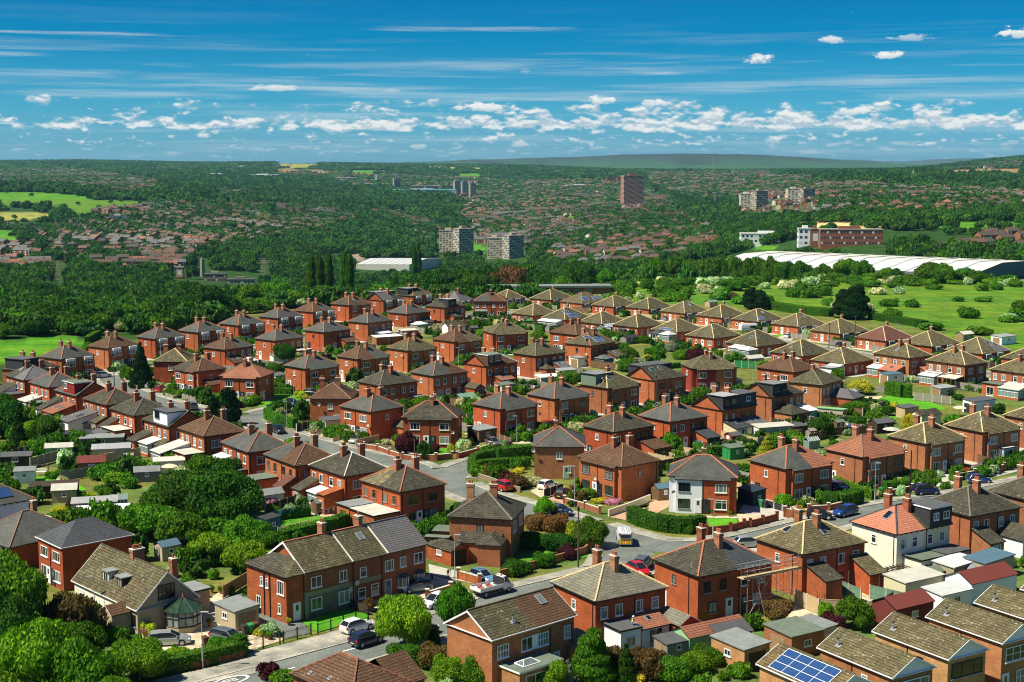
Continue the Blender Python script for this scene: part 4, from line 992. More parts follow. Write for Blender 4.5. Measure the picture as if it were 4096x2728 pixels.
def terrace():
 rt=empty('terraced_houses',(-20.7,165.0,0),R_(43.4),'terrace of three brick houses with tan, olive and new grey roof sections','house')
 W,D,he=20.4,8.0,5.5
 HOUSES['terr']=dict(root=rt,x=-20.7,y=165.0,a=R_(43.4),W=W,D=D,he=he)
 m=MB();m.box(-W/2,W/2,-D/2,D/2,-.3,he,'mA',skip=(0,));m.box(-W/2-.006,-W/2+2.6,-D/2-.006,D/2+.006,-.3,he+.01,'brick')
 m.box(-7.4,-1.0,-D/2-.03,-D/2,.0,3.1,'brick_grey');m.box(-7.9,3.3,-D/2-.05,-D/2,2.55,3.1,'stone');m.box(-7.9,-7.2,-D/2-.05,-D/2,0,2.55,'stone');m.box(-1.3,-.6,-D/2-.05,-D/2,0,2.55,'stone')
 hz=(D/2+.25)*math.tan(R_(33))
 m.face([(-7.6,-D/2,he),(-7.6,0,he+hz-.1),(-7.6,D/2,he)][::-1],'brick');m.face([(W/2,-D/2,he),(W/2,D/2,he),(W/2,0,he+hz-.1)],'brick')
 m.build('wall',rt)
 for x0,x1,mat,z in((-7.8,-1.0,'tan',0),(-1.0,4.2,'tan',.0),(4.2,10.4,'newgrey',.03)):
  r=MB();y=D/2+.3;zz=he-.02+z
  r.face([(x0,-y,zz),(x1,-y,zz),(x1,0,zz+hz),(x0,0,zz+hz)],mat if x0!=-1.0 else 'olive')
  r.face([(x1,y,zz),(x0,y,zz),(x0,0,zz+hz),(x1,0,zz+hz)],mat)
  r.box(x0+.01,x1-.01,-y-.09,-y-.01,zz-.1,zz-.01,'black')
  if x1<10:r.bar((x1,-y,zz+.05),(x1,0,zz+hz+.05),.12,'mm',4)
  ro=r.build('roof',rt)
  q=MB();n=int((x1-x0)/.45)
  for i in range(n):q.bar((x0+(x1-x0)*i/n,0,zz+hz),(x0+(x1-x0)*(i+.93)/n,0,zz+hz),.13,'mW' if mat!='newgrey' else 'newgrey',6)
  q.build('ridge_tiles',ro)
  if x0==-7.8:chimney(ro,-2.0,.5,he+1.5,he+hz+1.3,2,rot=PI/2);HOUSES['terr']['roof']=ro
  if x0==-1.0:chimney(ro,3.4,.5,he+1.5,he+hz+1.2,1,rot=PI/2)
 v=MB()
 for s_ in(-1,1):v.hexa([(-7.9,s_*4.3,he-.2),(-7.84,s_*4.3,he-.2),(-7.84,0,he+hz-.15),(-7.9,0,he+hz-.15),(-7.9,s_*4.3,he+.05),(-7.84,s_*4.3,he+.05),(-7.84,0,he+hz+.1),(-7.9,0,he+hz+.1)],'white')
 v.build('verge',rt)
 r=MB();A,B,C,E=(-W/2-.3,-D/2-.3,he),(-7.6,-D/2-.3,he),(-7.6,D/2+.2,he),(-W/2-.3,D/2+.2,he)
 k=(-7.6,-D/2+1.6,he+1.25);k2=(-7.6,D/2-2.0,he+1.25);p=(-W/2+.9,-D/2+1.6,he+.75)
 r.face([A,B,k,p],'tan');r.face([A,p,E],'dtile');r.face([p,k,k2,E],'dtile');r.face([E,k2,C],'dtile');r.box(-W/2-.3,-7.65,-D/2-.3,D/2+.2,he-.14,he-.02,'black')
 r.build('annex_roof',rt)
 w=HW('terr','R')
 for u,z,ww,hh,st in((-6.1,3.45,1.5,1.3,'two'),(-2.3,3.4,1.1,1.3,'two'),(-6.1,.85,1.5,1.4,'two'),(-2.2,.75,1.6,1.5,'two'),(.6,3.3,.95,1.2,'one'),(4.5,3.3,1.3,1.3,'three'),(.4,.75,1.1,1.3,'one'),(2.3,.75,1.1,1.4,'one'),(6.6,3.35,.95,1.25,'two'),(9.0,3.35,1.4,1.3,'two')):
  w.window(u,z,ww,hh,'white',st,.03)
 for u in(6.6,9.1):
  b=MB();b.lathe((0,0,0),[(.98,.8),(.98,1.0)],'white',12);b.lathe((0,0,0),[(.93,1.0),(.93,2.1)],'glass',12);b.lathe((0,0,0),[(1.0,2.1),(1.0,2.2),(.3,2.6)],'mq',12)
  for i in range(12):a=i*PI/6;b.bar((.96*math.cos(a),.96*math.sin(a),1),(.96*math.cos(a),.96*math.sin(a),2.1),.04,'white')
  b.build('bay_window',rt,w.pt(u,-.35,0),w.a)
 w.door(-8.8,'mq2');w.door(4.35,'mt2',out=.0)
 for u in(-7.85,-.85,3.35):pipe(w,u,he-.15,out=.1)
 w=HW('terr','L');w.window(2.9,3.2,1.3,1.6,'white','three');w.window(-.9,3.4,.6,1.1,'white','one');w.window(.2,3.4,.45,1.1,'white','one');w.window(-1.6,.8,.9,1.3,'white','two');w.window(2.6,.9,.5,1.2,'white','one')
 pipe(w,.8,he-.3,out=.12);pipe(w,-.35,he-.3,out=.12);dish(HW('terr','R'),-.6,2.9);dish(HW('terr','R'),-1.6,2.3)
 on_slope(HOUSES['terr']['roof'],'R',W,D,he,2.3,2.9,.9,1.2,'sky',R_(33))
terrace()
def gable_brown():
 W,D,he=11.2,6.9,5.5
 house('z_gab',-.1,140.3,42.1,W,D,'det',R='',L='',roof=('olive','brown'),cap='tan',wall='mE',gable='-+',ch='',proj=False,pitch=R_(30),group=GZ,label='orange-brown gabled brick house with white verge and green flat-roofed extension, bottom centre')
 HOUSES['z_gab']['root'].name='detached_house'
 w=HW('z_gab','R')
 for u,ww,st in((-4.2,1.5,'grid'),(-1.0,1.5,'two'),(1.2,1.5,'grid'),(4.6,.9,'grid')):w.window(u,3.3,ww,1.35,'white',st,.02)
 m=MB();m.box(-.3,.5,-.04,0,3.2,4.7,'white');m.build('panel',w.root,w.pt(0,0,0),w.a)
 pipe(w,2.2,5.0);w.door(3.1,'mq2');pipe(w,5.3,4.8)
 e=EXT('z_gab','R',-1.9,5.6,3.0,2.6,kind='flat',wall='mE',roof='mt',win='wide',sky=-1)
 m=MB();m.face([(-1.1,-.7,0),(1.1,-.7,0),(.45,0,.4),(-.45,0,.4)],'glass');m.face([(1.1,-.7,0),(1.1,.7,0),(.45,0,.4)],'glass');m.face([(1.1,.7,0),(-1.1,.7,0),(-.45,0,.4),(.45,0,.4)],'glass');m.face([(-1.1,.7,0),(-1.1,-.7,0),(-.45,0,.4)],'glass')
 for p,q in(((-1.1,-.7,0),(1.1,-.7,0)),((1.1,-.7,0),(1.1,.7,0)),((1.1,.7,0),(-1.1,.7,0)),((-1.1,.7,0),(-1.1,-.7,0)),((-1.1,-.7,0),(-.45,0,.4)),((1.1,-.7,0),(.45,0,.4)),((1.1,.7,0),(.45,0,.4)),((-1.1,.7,0),(-.45,0,.4)),((-.45,0,.4),(.45,0,.4))):m.bar(p,q,.06,'white')
 m.build('roof_lantern',e,(-.6,-1.7,2.86))
 SKY('z_gab','R',3.2,2.5,.9,1.3);SKY('z_gab','R',-2.0,1.4,.4,.4,'vent')
gable_brown()
def chalet():
 x,y,a,W,D,he=-43.6,159.4,42.8,7.4,15.2,2.9
 pt=R_(43)
 house('chal',x,y,a,W,D,'det',R='',L='',roof='tan',cap='olive',wall='mC',he=he,gable='-+',ch='',proj=False,pitch=pt,label='pebbledash chalet bungalow with steep tan roof, two dormers and octagonal glass room')
 h=HOUSES['chal'];rf=h['roof'];rt=h['root']
 w=HW('chal','R')
 w.window(-.1,3.4,2.1,1.7,'mk','grid',.02)
 c=link('conservatory',None,rt,w.pt(1.2,1.35,0),w.a)
 m=MB();n=8;rr=2.1
 m.lathe((0,0,0),[(rr,0),(rr,.7)],'mC',n);m.build('base_wall',c)
 m=MB();m.lathe((0,0,0),[(rr-.08,.7),(rr-.08,2.35)],'mL',n);m.build('glazing',c)
 f=MB()
 for i in range(n*2):
  t=2*PI*i/n/2;r2=rr if i%2==0 else rr*math.cos(PI/n)
  f.bar((r2*math.cos(t),r2*math.sin(t),.7),(r2*math.cos(t),r2*math.sin(t),2.35),.05,'mk')
 for z in(.72,1.75,2.35):
  for i in range(n):
   a0,a1=2*PI*i/n,2*PI*(i+1)/n
   f.bar((rr*math.cos(a0),rr*math.sin(a0),z),(rr*math.cos(a1),rr*math.sin(a1),z),.06,'mk')
 f.build('frame',c)
 r=MB()
 for i in range(n):
  a0,a1=2*PI*i/n,2*PI*(i+1)/n
  r.face([((rr+.2)*math.cos(a0),(rr+.2)*math.sin(a0),2.4),((rr+.2)*math.cos(a1),(rr+.2)*math.sin(a1),2.4),(0,0,3.7)],'glass')
  r.bar(((rr+.2)*math.cos(a0),(rr+.2)*math.sin(a0),2.42),(0,0,3.72),.05,'mk')
 r.lathe((0,0,3.7),[(.12,0),(.1,.15),(.02,.4)],'potclay',6)
 r.build('roof',c)
 EXT('chal','L',4.9,2.6,2.3,2.5,kind='gable',wall='mC',roof='brown',win='one',door=None,fr='mk',name='porch')
 w=HW('chal','L')
 w.window(6.6,.8,1.2,1.35,'mk','two')
 for u in(-5.8,-.4):w.window(u,.8,1.7,1.35,'white','three')
 w.door(-2.9,'mq2')
 m=MB();m.box(-7.5,3.3,-.05,0,0,.75,'brick');m.box(-7.5,3.3,-.03,0,.75,2.5,'mu');m.build('panel',rt,w.pt(0,0,0),w.a)
 zr=h['zr']
 chimney(rf,.5,.0,he+2,zr+1.0,4,1.5,.8);chimney(rf,2.2,-5.2,he+.6,zr+.6,1,.7,.7);chimney(rf,2.6,3.2,he+.6,zr-.2,1,.6,.6)
 for u,fr,cl in((-1.5,'white','white'),(1.8,'mk','mk')):
  c=link('dormer',None,rf,w.pt(u,0,0),w.a)
  m=MB();d0=1.0;z0=he+d0*math.tan(pt)-.1
  m.box(-.7,.7,d0,d0+1.6,z0,z0+1.35,cl);m.build('cladding',c)
  m=MB();m.box(-.85,.85,d0-.2,d0+1.7,z0+1.36,z0+1.5,'ms');m.build('roof',c)
  ww=Wall(c,'R',1.4,0);ww.o=Vector((0,d0,0));ww.window(0,z0+.15,1.1,1.1,fr,'two')
 EXT('chal','X',-3.6,3.5,3.0,2.6,kind='flat',wall='mC',roof='ms')
chalet()
house('bigsl',-64.0,183.0,50,10.5,9.5,'bung',R='',L='',roof='slate',cap=B_,he=3.2,ch='1',proj=False,wall='brick',label='old slate-roofed bungalow with rusty ridge tiles and small gablet by the left edge')
EXT('bigsl','L',1.5,3.4,1.4,2.9,kind='gable',wall='white',roof='slate',win='one')
house('brnbot',-14.7,124.2,44.1,6.2,8.6,'semi',R='',L='F1',roof='brown',cap='mY',he=5.3,ch='',proj=False,label='house with ribbed brown tiled roof cut off by the bottom edge of the photo',wall='brick',group=GZ)
HOUSES['brnbot']['root'].name='detached_house'
for s_,d in((-2.4,.6),(.2,.9),(2.4,.5)):SKY('brnbot','L',s_,d,.35,.45)
EXT('brnbot','X',.2,6.0,3.4,4.4,kind='gable',wall='brick',roof='brown',win='one',name='side_wing')
SKY('z_tan','L',-1.2,2.4,1.0,1.2);SKY('z_tan','R',.4,2.3,.9,1.3)
EXT('z_tan','R',-3.2,2.6,3.4,2.9,kind='lean',rise=1.2,wall='brick',roof='dtile',win='')
EXT('z_tan','R',4.0,2.6,3.4,2.6,kind='lean',rise=1.5,wall='brick',roof='tan',win='one',door='mu2')
EXT('z_light','R',4.9,2.8,4.0,2.5,kind='gable',wall='brick',roof='mZ',win='two')
EXT('z_light','R',1.4,3.6,2.6,2.4,kind='lean',rise=.9,wall='mp',roof='mY',win='french',sky=1)
EXT('z_light','R',-2.4,2.6,3.2,2.8,kind='flat',wall='mp',roof='mq',win='two')
SKY('z_white','L',.3,2.0,1.0,1.5);DOR('z_white','R',.6,4.7,'mH',top='mq',wins=((-.9,1.0,.95),(1.0,1.1,.95)),fas='white',d0=-.4,ht=2.5)
EXT('z_white','R',-1.6,4.2,3.0,2.5,kind='flat',wall='mu',roof='mt',win='two',door='mr2')
EXT('z_white','R',2.9,4.4,3.0,2.6,kind='flat',wall='mz',roof='mq',win='wide',door='mq2')
EXT('z_brown','R',-3.2,2.6,3.2,2.5,kind='lean',rise=1.3,wall='mr',roof='dtile',win='two')
EXT('z_brown','R',2.6,4.6,4.4,2.5,kind='gable',wall='mp',roof='dtile',win='two')
EXT('z_porch','L',.2,5.4,1.6,2.6,kind='lean',rise=1.0,wall='mr',roof='dtile',win='',name='porch')
EXT('z_porch','L',2.0,3.0,3.6,2.9,kind='hip',wall='mr',roof='dtile',win='',name='porch')
EXT('z_porch','Y',0,3,3,2.5,kind='flat',wall='mr',roof='mt')
pe=EXT('z_porch','L',-5.6,3.0,1.2,2.7,kind='flat',wall='mr',roof='mt',win='two',fr='mk')
w=HW('z_porch','R');w.window(-1.9,3.3,1.8,1.4,'white','three');w.window(2.0,3.3,1.8,1.4,'white','three');w.window(-1.9,.8,1.8,1.4,'mk','three')
EXT('white_solar','R',6.5,2.6,2.6,2.4,kind='gable',wall='mC',roof='mm',win='')
SKY('white_solar','R',-.5,1.2,6.5,1.9,(9,1));SKY('white_solar','R',-1.6,3.3,3.6,1.5,(9,1))
EXT('a1','L',-1.6,4.5,4.2,2.4,kind='lean',roof='dtile',wall='mp');EXT('a1','L',2.6,3.6,3.4,2.5,kind='flat',roof='mq');SKY('a1','L',-1.6,2.3,.9,1.1)
CON('a2','L',-1.2,4.2,3.4,roof='mm');EXT('a2','L',3.2,2.8,3.4,2.3,kind='flat',roof='mt',win='two')
DOR('a3','L',-1.0,4.2,'mX',top='mt',wins=((-1.5,1.3,1.1),),fas='white')
EXT('a3','L',-3.0,2.6,4.6,2.4,kind='lean',roof='dtile',wall='mp');EXT('a3','L',1.8,5.0,4.8,2.4,kind='lean',roof='mY',rise=1.3,win='french',sky=2)
EXT('a4','L',-1.2,4.6,6.2,2.4,kind='lean',roof='newgrey',wall='mp',rise=1.3,win='french',sky=2);EXT('a4','L',3.6,2.2,2.2,2.3,kind='lean',roof='olive')
EXT('a5','L',-3.2,2.6,3.0,2.6,kind='lean',roof='dtile',rise=1.4);EXT('a5','L',1.0,5.6,3.4,2.7,kind='flat',roof='mm');EXT('a5','L',-.5,4.4,5.6,2.2,kind='lean',roof='newgrey',rise=.6,sky=2)
DOR('a6','L',-1.0,4.4,'mp',top='mq',wins=((-1.2,1.9,1.3),),fr='mD');EXT('a6','L',-3.0,3.0,3.6,2.4,kind='lean',roof='dtile',rise=1.3);CON('a6','L',.6,3.6,3.0,roof='mw');EXT('a6','L',3.7,2.4,1.9,2.3,kind='lean',roof='olive')
EXT('a7','L',-2.4,4.2,3.4,2.5,kind='flat',roof='mt');EXT('a7','L',2.4,4.6,3.6,2.6,kind='flat',roof='mm',win='wide')
CON('a7','L',-2.6,3.8,5.6,roof='mm')
EXT('a8','L',-3.0,3.4,3.4,2.5,kind='flat',roof='ms',win='two');CON('a8','L',-3.4,3.6,6.4,roof='polycarb');CON('a8','L',.6,2.6,3.4,roof='mm');EXT('a8','L',3.2,2.6,2.8,2.4,kind='flat',roof='mq')
EXT('a9','L',-2.6,3.6,4.4,2.5,kind='flat',roof='mt',win='two',fr='mk');EXT('a9','L',4.0,2.2,2.6,2.3,kind='lean',roof='redbrown',rise=1.4,fr='mk')
EXT('a10','L',-3.6,2.4,3.4,2.5,kind='lean',roof='dtile',rise=1.3);CON('a10','L',-.6,2.8,2.4,roof='polycarb');EXT('a10','L',3.6,1.8,3.4,3.0,kind='lean',rise=.6,roof='brick')
EXT('a11','L',1.6,6.0,4.4,2.5,kind='flat',roof='mm',fr='mk2',win='french');EXT('a11','L',-3.2,3.2,4.4,2.6,kind='flat',roof='ms',fr='mk2')
DOR('b0','L',-3.0,2.6,'mH',top='mq',wins=());SKY('b0','R',-2.4,2.0,.8,1.2);SKY('b0','R',-.8,2.0,.8,1.2);SKY('b0','R',.8,2.2,.8,1.2);EXT('b0','R',2.5,3.2,2,2.5,kind='flat')
SKY('b8','R',-.7,2.2,.9,1.2);DOR('b10','L',-3.4,1.6,'mH',top='ms',wins=());SKY('b10','R',-.8,2.4,1,1)
DOR('b9','Y',-4.2,4.2,'mH',top='ms',wins=())
SKY('c4','R',-1.7,2.6,1.0,1.1);EXT('c4','R',-2.6,4.2,3.2,2.4,kind='lean',roof='brown',sky=2);CON('c4','R',1.4,3.2,3.4,style='pyr',roof='mw',frame='mD')
EXT('c5','R',2.4,4.8,3.6,2.5,kind='flat',roof='mm',win='wide');EXT('c6','R',2.6,4.6,3.6,2.5,kind='lean',roof='brown',rise=1.1,win='two',door='mq2')
CON('c7','R',-.2,4.2,2.8,roof='polycarb');CON('c8','R',-2.0,4.6,3.6,style='pyr',roof='mw');EXT('c8','R',2.6,3.4,2.4,2.5,kind='lean',roof='dtile',sky=1)
DOR('c9','R',-3.2,.6,'mH',top='mB',wins=((0,1.9,.9),),fr='mD');EXT('c9','R',-1.2,4.6,2.8,2.5,kind='lean',roof='dtile',sky=1,fr='mD')
SKY('c8','L',-1.2,2.8,.9,1.0)
CON('b12','L',-2.8,3.6,1.8,roof='mt')
EXT('c1','X',-1.2,3.0,2.4,2.4,kind='flat',roof='mt',win='garage')
EXT('c2','R',.6,6.0,2.6,2.6,kind='lean',roof='brown',rise=.9,win='two')
EXT('d1','Y',0,4,3,2.5,kind='flat')
EXT('e2','R',2.6,3.0,4.2,2.2,kind='gable',wall='brick',roof='tan',win='garage',name='garage')
EXT('e3','R',4.2,2.6,3,2.4,kind='flat')
DOR('e5','R',-4.4,-.2,'redbrown',top='mt',wins=((-1.1,.9,1.1),(1.0,1.4,1.1)),fas='white');EXT('e5','R',-1.0,4.4,3.2,2.4,kind='lean',roof='mY',rise=1.0,sky=2,win='french')
EXT('e4','R',4.6,3.0,4.6,2.4,kind='gable',roof='olive',win='french')
EXT('e6','R',-2.8,3.2,3.0,2.5,kind='hip',roof='olive',win='one');EXT('e6','R',1.8,3.6,3.6,2.4,kind='lean',roof='newgrey',sky=2)
SKY('e7','R',-.2,1.0,3.6,1.9,(6,2));SKY('e7','R',-3.2,2.9,2.6,1.0,(4,1));CON('e7','R',-2.4,4.2,3.6,style='pyr',roof='glass',frame='mk');EXT('e7','R',2.4,4.2,4.0,2.3,kind='lean',roof='tan',sky=3)
EXT('f1','X',0,2.0,.9,2.6,kind='lean',roof='dslate',win='',name='porch')
DOR('f4','L',-3.6,.6,'mG',top='ms',wins=());SKY('f4','R',-3.6,2.3,.9,1.1);SKY('f4','R',-2.0,2.4,1.0,1.3)
m=MB()
DOR('f5','Y',-4.4,4.6,'mH',top='mq',wins=());SKY('f5','R',-2.8,2.9,1.5,1.2);SKY('f5','R',-.4,3.0,.9,1.2)
CON('f6','X',-1.5,2.6,1.8,roof='polycarb')
EXT('g2','R',2.9,4.2,4.2,2.4,kind='lean',roof='brown',rise=1.1,win='french',fr='mk')
SKY('g4','L',-2.6,3.1,.8,1.2);EXT('g4','R',2.6,3.4,3.8,2.4,kind='lean',roof='dslate',rise=1.1,win='wide',fr='mk')
DOR('g5','R',-4.7,-.1,'mH',top='mB',wins=((-1.2,.8,.8),(.8,1.3,.8)),fr='mk2');DOR('g5','R',-.1,4.8,'mp2',top='mq',wins=((.2,1.2,.9),),fas='mp2')
EXT('g5','R',-2.4,4.4,3.4,2.4,kind='lean',roof='dslate',wall='mz',rise=1.0,sky=1);EXT('g5','R',2.4,4.6,3.4,2.4,kind='lean',roof='newgrey',rise=1.0,sky=2,wall='mp',win='wide')
DOR('g8','R',-4.6,-.2,'mH',top='ms',wins=((-.9,1.6,1.0),(1.2,.7,.9)),fr='mD')
EXT('g8','R',-1.4,5.6,4.6,2.5,kind='hip',wall='mr',roof='dtile',win='french',fr='mD');CON('g8','R',3.6,2.8,3.6,roof='mw')
EXT('g9','R',2.4,6.0,5.2,2.5,kind='hip',wall='brick',roof='newgrey',win='two',fr='mk',sky=1)
SKY('h3r','R',-2.2,3.0,.7,1.2);EXT('h3r','R',0,2.6,1.6,2.4,kind='flat',wall='white',roof='mm',win='wide',name='porch')
CON('i1','L',-3.3,3.4,2.8,roof='polycarb');EXT('i1','L',1.6,4.8,3.6,2.4,kind='lean',roof='terra',rise=1.1,sky=1,win='wide',fr='mD');EXT('i1','R',1.0,4.4,2.6,2.4,kind='lean',roof='terra')
SKY('i1','L',.2,2.0,.7,1.3);SKY('i2','L',.3,2.6,.9,1.0)
CON('i2','L',-2.9,4.4,3.2,roof='polycarb');EXT('i2','L',-2.2,6.0,1.0,2.7,kind='flat',roof='mq',win='')
v=link('veranda',None,HOUSES['i2']['root'],HW('i2','L').pt(2.6,0,0),HW('i2','L').a)
m=MB()
for i in range(5):m.bar((-2.4+1.2*i,-3.0,0),(-2.4+1.2*i,-3.0,2.4),.07,'wood')
for i in range(9):m.bar((-2.4+.6*i,-3.2,2.45),(-2.4+.6*i,-.02,2.9),.05,'wood')
m.box(-2.5,2.5,-3.1,-2.95,2.3,2.45,'wood');m.box(-2.5,2.5,-3.06,-3.0,.9,1.0,'wood');m.box(-2.5,2.5,-3.1,-.02,0,.25,'timber')
for i in range(20):m.box(-2.4+.25*i,-2.36+.25*i,-3.05,-3.01,.25,.9,'wood')
m.build('frame',v);m=MB();m.face([(-2.5,-3.2,2.52),(2.5,-3.2,2.52),(2.5,-.02,2.97),(-2.5,-.02,2.97)],'mm');m.build('canopy',v)
EXT('i3','L',-2.6,4.4,3.6,2.7,kind='flat',roof='mt',win='french');CON('i3','L',2.4,5.2,4.2,roof='mm')
SKY('j2','R',-2.6,1.6,3.0,2.2,(3,2));SKY('j2','R',2.8,1.8,3.2,1.6,(4,2));SKY('j7','R',-3.4,.9,3.0,1.4,(4,2));SKY('j5','R',.2,3.6,.9,1.2);SKY('j8','R',.8,3.9,.8,1.2);SKY('j7','R',.2,3.8,.9,1.2)
SKY('j12','R',.4,3.4,.9,1.2);SKY('j12','R',1.2,2.4,.9,1.2);SKY('j12','R',2.8,2.6,.9,1.2)
CON('j3','R',2.6,3.2,2.2,roof='polycarb');EXT('j9','R',4.2,3.4,2.2,2.3,kind='flat',wall='mp',roof='mq')
SKY('k2','R',-2.2,3.0,2.6,1.4,(3,2));SKY('k2','R',-.6,1.0,4.6,1.8,(5,1));CON('k2','L',-2.4,3.6,2.8,roof='polycarb');CON('k2','L',1.8,4.2,3.0,roof='polycarb')
SKY('k3','R',-1.0,4.0,.8,1.0);CON('k3','R',-3.0,4.2,3.0,roof='solar');SKY('k5','L',.2,.6,4.4,.9,(6,1));SKY('k5','R',-2.2,3.4,1.0,1.1)
CON('k5','L',3.2,3.8,3.4,roof='mw',style='pyr',h=2.5);EXT('k5','L',-.8,4.2,3.4,2.4,kind='hip',wall='mp',roof='dslate',win='wide')
SKY('k6','L',.3,2.6,.8,1.0);SKY('k6','R',-1.8,4.0,.8,1.0);CON('k7','L',0,3.4,3.0,roof='polycarb');CON('k7','L',4.0,3.8,3.6,style='pyr',roof='mw')
SKY('k7','L',1.0,3.2,.8,1.1);SKY('k7','R',-2.4,3.4,.9,1.2);CON('k8','L',2.4,4.4,3.4,style='pyr',roof='mw');SKY('k8','L',-.6,2.4,.8,1.1);SKY('k8','R',-1.6,3.6,.9,1.2)
CON('k9','L',3.0,3.6,2.6,roof='mw');EXT('k9','L',3.4,3.2,5.4,2.3,kind='flat',wall='mp',roof='mB',win='one');SKY('k9','R',-2.4,4.0,.8,1.1)
EOF_MARK=0
def interp(t,xs):
 for i in range(len(xs)-1):
  if t<=xs[i+1][0]:
   a,b=xs[i],xs[i+1]
   k=max(0.,(t-a[0])/(b[0]-a[0]));k=k*k*(3-2*k)*.5+k*.5
   return a[1]+(b[1]-a[1])*k
 return xs[-1][1]
PROF=[(.08,[(0,0),(430,0),(520,-5),(700,-22),(1000,-40),(1300,-44),(1700,-34),(2100,-19),(2600,2),(3300,-1),(4500,6),(6000,26),(7500,47),(9000,56),(14000,50)]),(.45,[(0,0),(520,0),(620,-10),(800,-38),(1200,-60),(1800,-60),(2500,-54),(3200,-45),(4000,-36),(5000,-12),(6000,10),(7500,36),(9000,36),(14000,10)]),(.66,[(0,0),(600,0),(660,-4),(800,-22),(1200,-34),(1800,-34),(2500,-32),(3200,-38),(3900,-22),(5000,8),(6000,14),(7500,4),(9000,-6),(14000,-30)]),(.86,[(0,0),(600,0),(655,-2),(700,-9),(960,-11),(1050,-9),(1400,-3),(2000,6),(3000,16),(4500,22),(6000,16),(7500,8),(9000,-4),(14000,-30)]),(1.02,[(0,0),(600,0),(655,-2),(700,-9),(960,-12),(1050,-10),(1400,-3),(2000,6),(3000,14),(4500,28),(5500,60),(6500,82),(9000,60),(14000,45)])]
def tz(x,y):
 d=max(1.,y)
 u=.5+x/d*5689/4096
 if u<=PROF[0][0]:z=interp(d,PROF[0][1])
 elif u>=PROF[-1][0]:z=interp(d,PROF[-1][1])
 else:
  for(u0,p0),(u1,p1)in zip(PROF,PROF[1:]):
   if u<=u1:
    k=(u-u0)/(u1-u0);k=k*k*(3-2*k)
    z=interp(d,p0)*(1-k)+interp(d,p1)*k;break
 if d>1500:
  z+=noise.noise(Vector((x/900,y/1300,3.3)))*min(14,(d-1500)/200)
 return z
def hit(px,py,dmin=430.,dmax=9000.):
 """where the view line through photo pixel (px, py) meets the land"""
 x=(px-2048)/5689.0;y=-(py-1364)/5689.0
 r=(x,CT+y*ST,-ST+y*CT)
 d=dmin
 while d<dmax:
  k=d/r[1]
  if CAMH+r[2]*k<=tz(r[0]*k,d):return Vector((r[0]*k,d,tz(r[0]*k,d)))
  d*=1.004
 k=dmax/r[1]
 return Vector((r[0]*k,dmax,tz(r[0]*k,dmax)))
def inpoly(px,py,poly):
 c=False;n=len(poly);j=n-1
 for i in range(n):
  xi,yi=poly[i];xj,yj=poly[j]
  if(yi>py)!=(yj>py)and px<(xj-xi)*(py-yi)/(yj-yi)+xi:c=not c
  j=i
 return c
def PX(reg,pts):
 ox,oy,s=REG[reg]
 return[(ox+a/s,oy+b/s)for a,b in pts]
ZF=[('bright',PX('A',[(-400,325),(120,330),(340,332),(560,352),(820,375),(600,392),(-400,392)])),('meadow',PX('A',[(-400,398),(500,390),(1000,392),(1230,410),(1120,445),(980,455),(800,480),(610,500),(520,455),(330,425),(-400,445)])),('pale',PX('A',[(-400,500),(230,486),(430,500),(400,540),(-400,560)])),('bright',PX('A',[(-400,620),(80,635),(200,705),(-400,740)])),('meadow',PX('A',[(-400,825),(110,830),(230,850),(200,880),(-400,860)])),('pale',PX('A',[(2090,112),(2352,95),(2352,140),(2200,130)])),('bright',PX('A',[(1300,195),(1480,198),(1470,212),(1300,208)])),('pale',PX('B',[(30,72),(230,66),(260,88),(60,100)])),('bright',PX('B',[(380,108),(620,110),(600,126),(430,128)])),('dry',PX('B',[(0,104),(300,106),(280,120),(0,116)])),('bright',PX('B',[(960,128),(1100,124),(1130,142),(980,142)])),('pale',PX('B',[(780,86),(1130,96),(1130,106),(800,98)])),('river',PX('B',[(130,590),(330,560),(490,560),(480,600),(200,610)])),('bright',PX('B',[(1070,505),(1140,520),(1130,560),(1065,545)])),('meadow',PX('C',[(320,124),(470,134),(600,140),(400,142)])),('bright',PX('C',[(270,325),(390,325),(380,345),(280,343)])),('straw',PX('E',[(215,355),(580,356),(700,372),(560,388),(230,384)])),('bright',PX('E',[(790,350),(1346,352),(1500,395),(830,378)])),('bright',PX('E',[(0,465),(150,470),(120,490),(0,488)])),('bright',PX('E',[(100,250),(190,235),(190,260),(110,266)])),('dry',PX('E',[(860,112),(1050,95),(1346,90),(1346,125),(1000,122)]))]
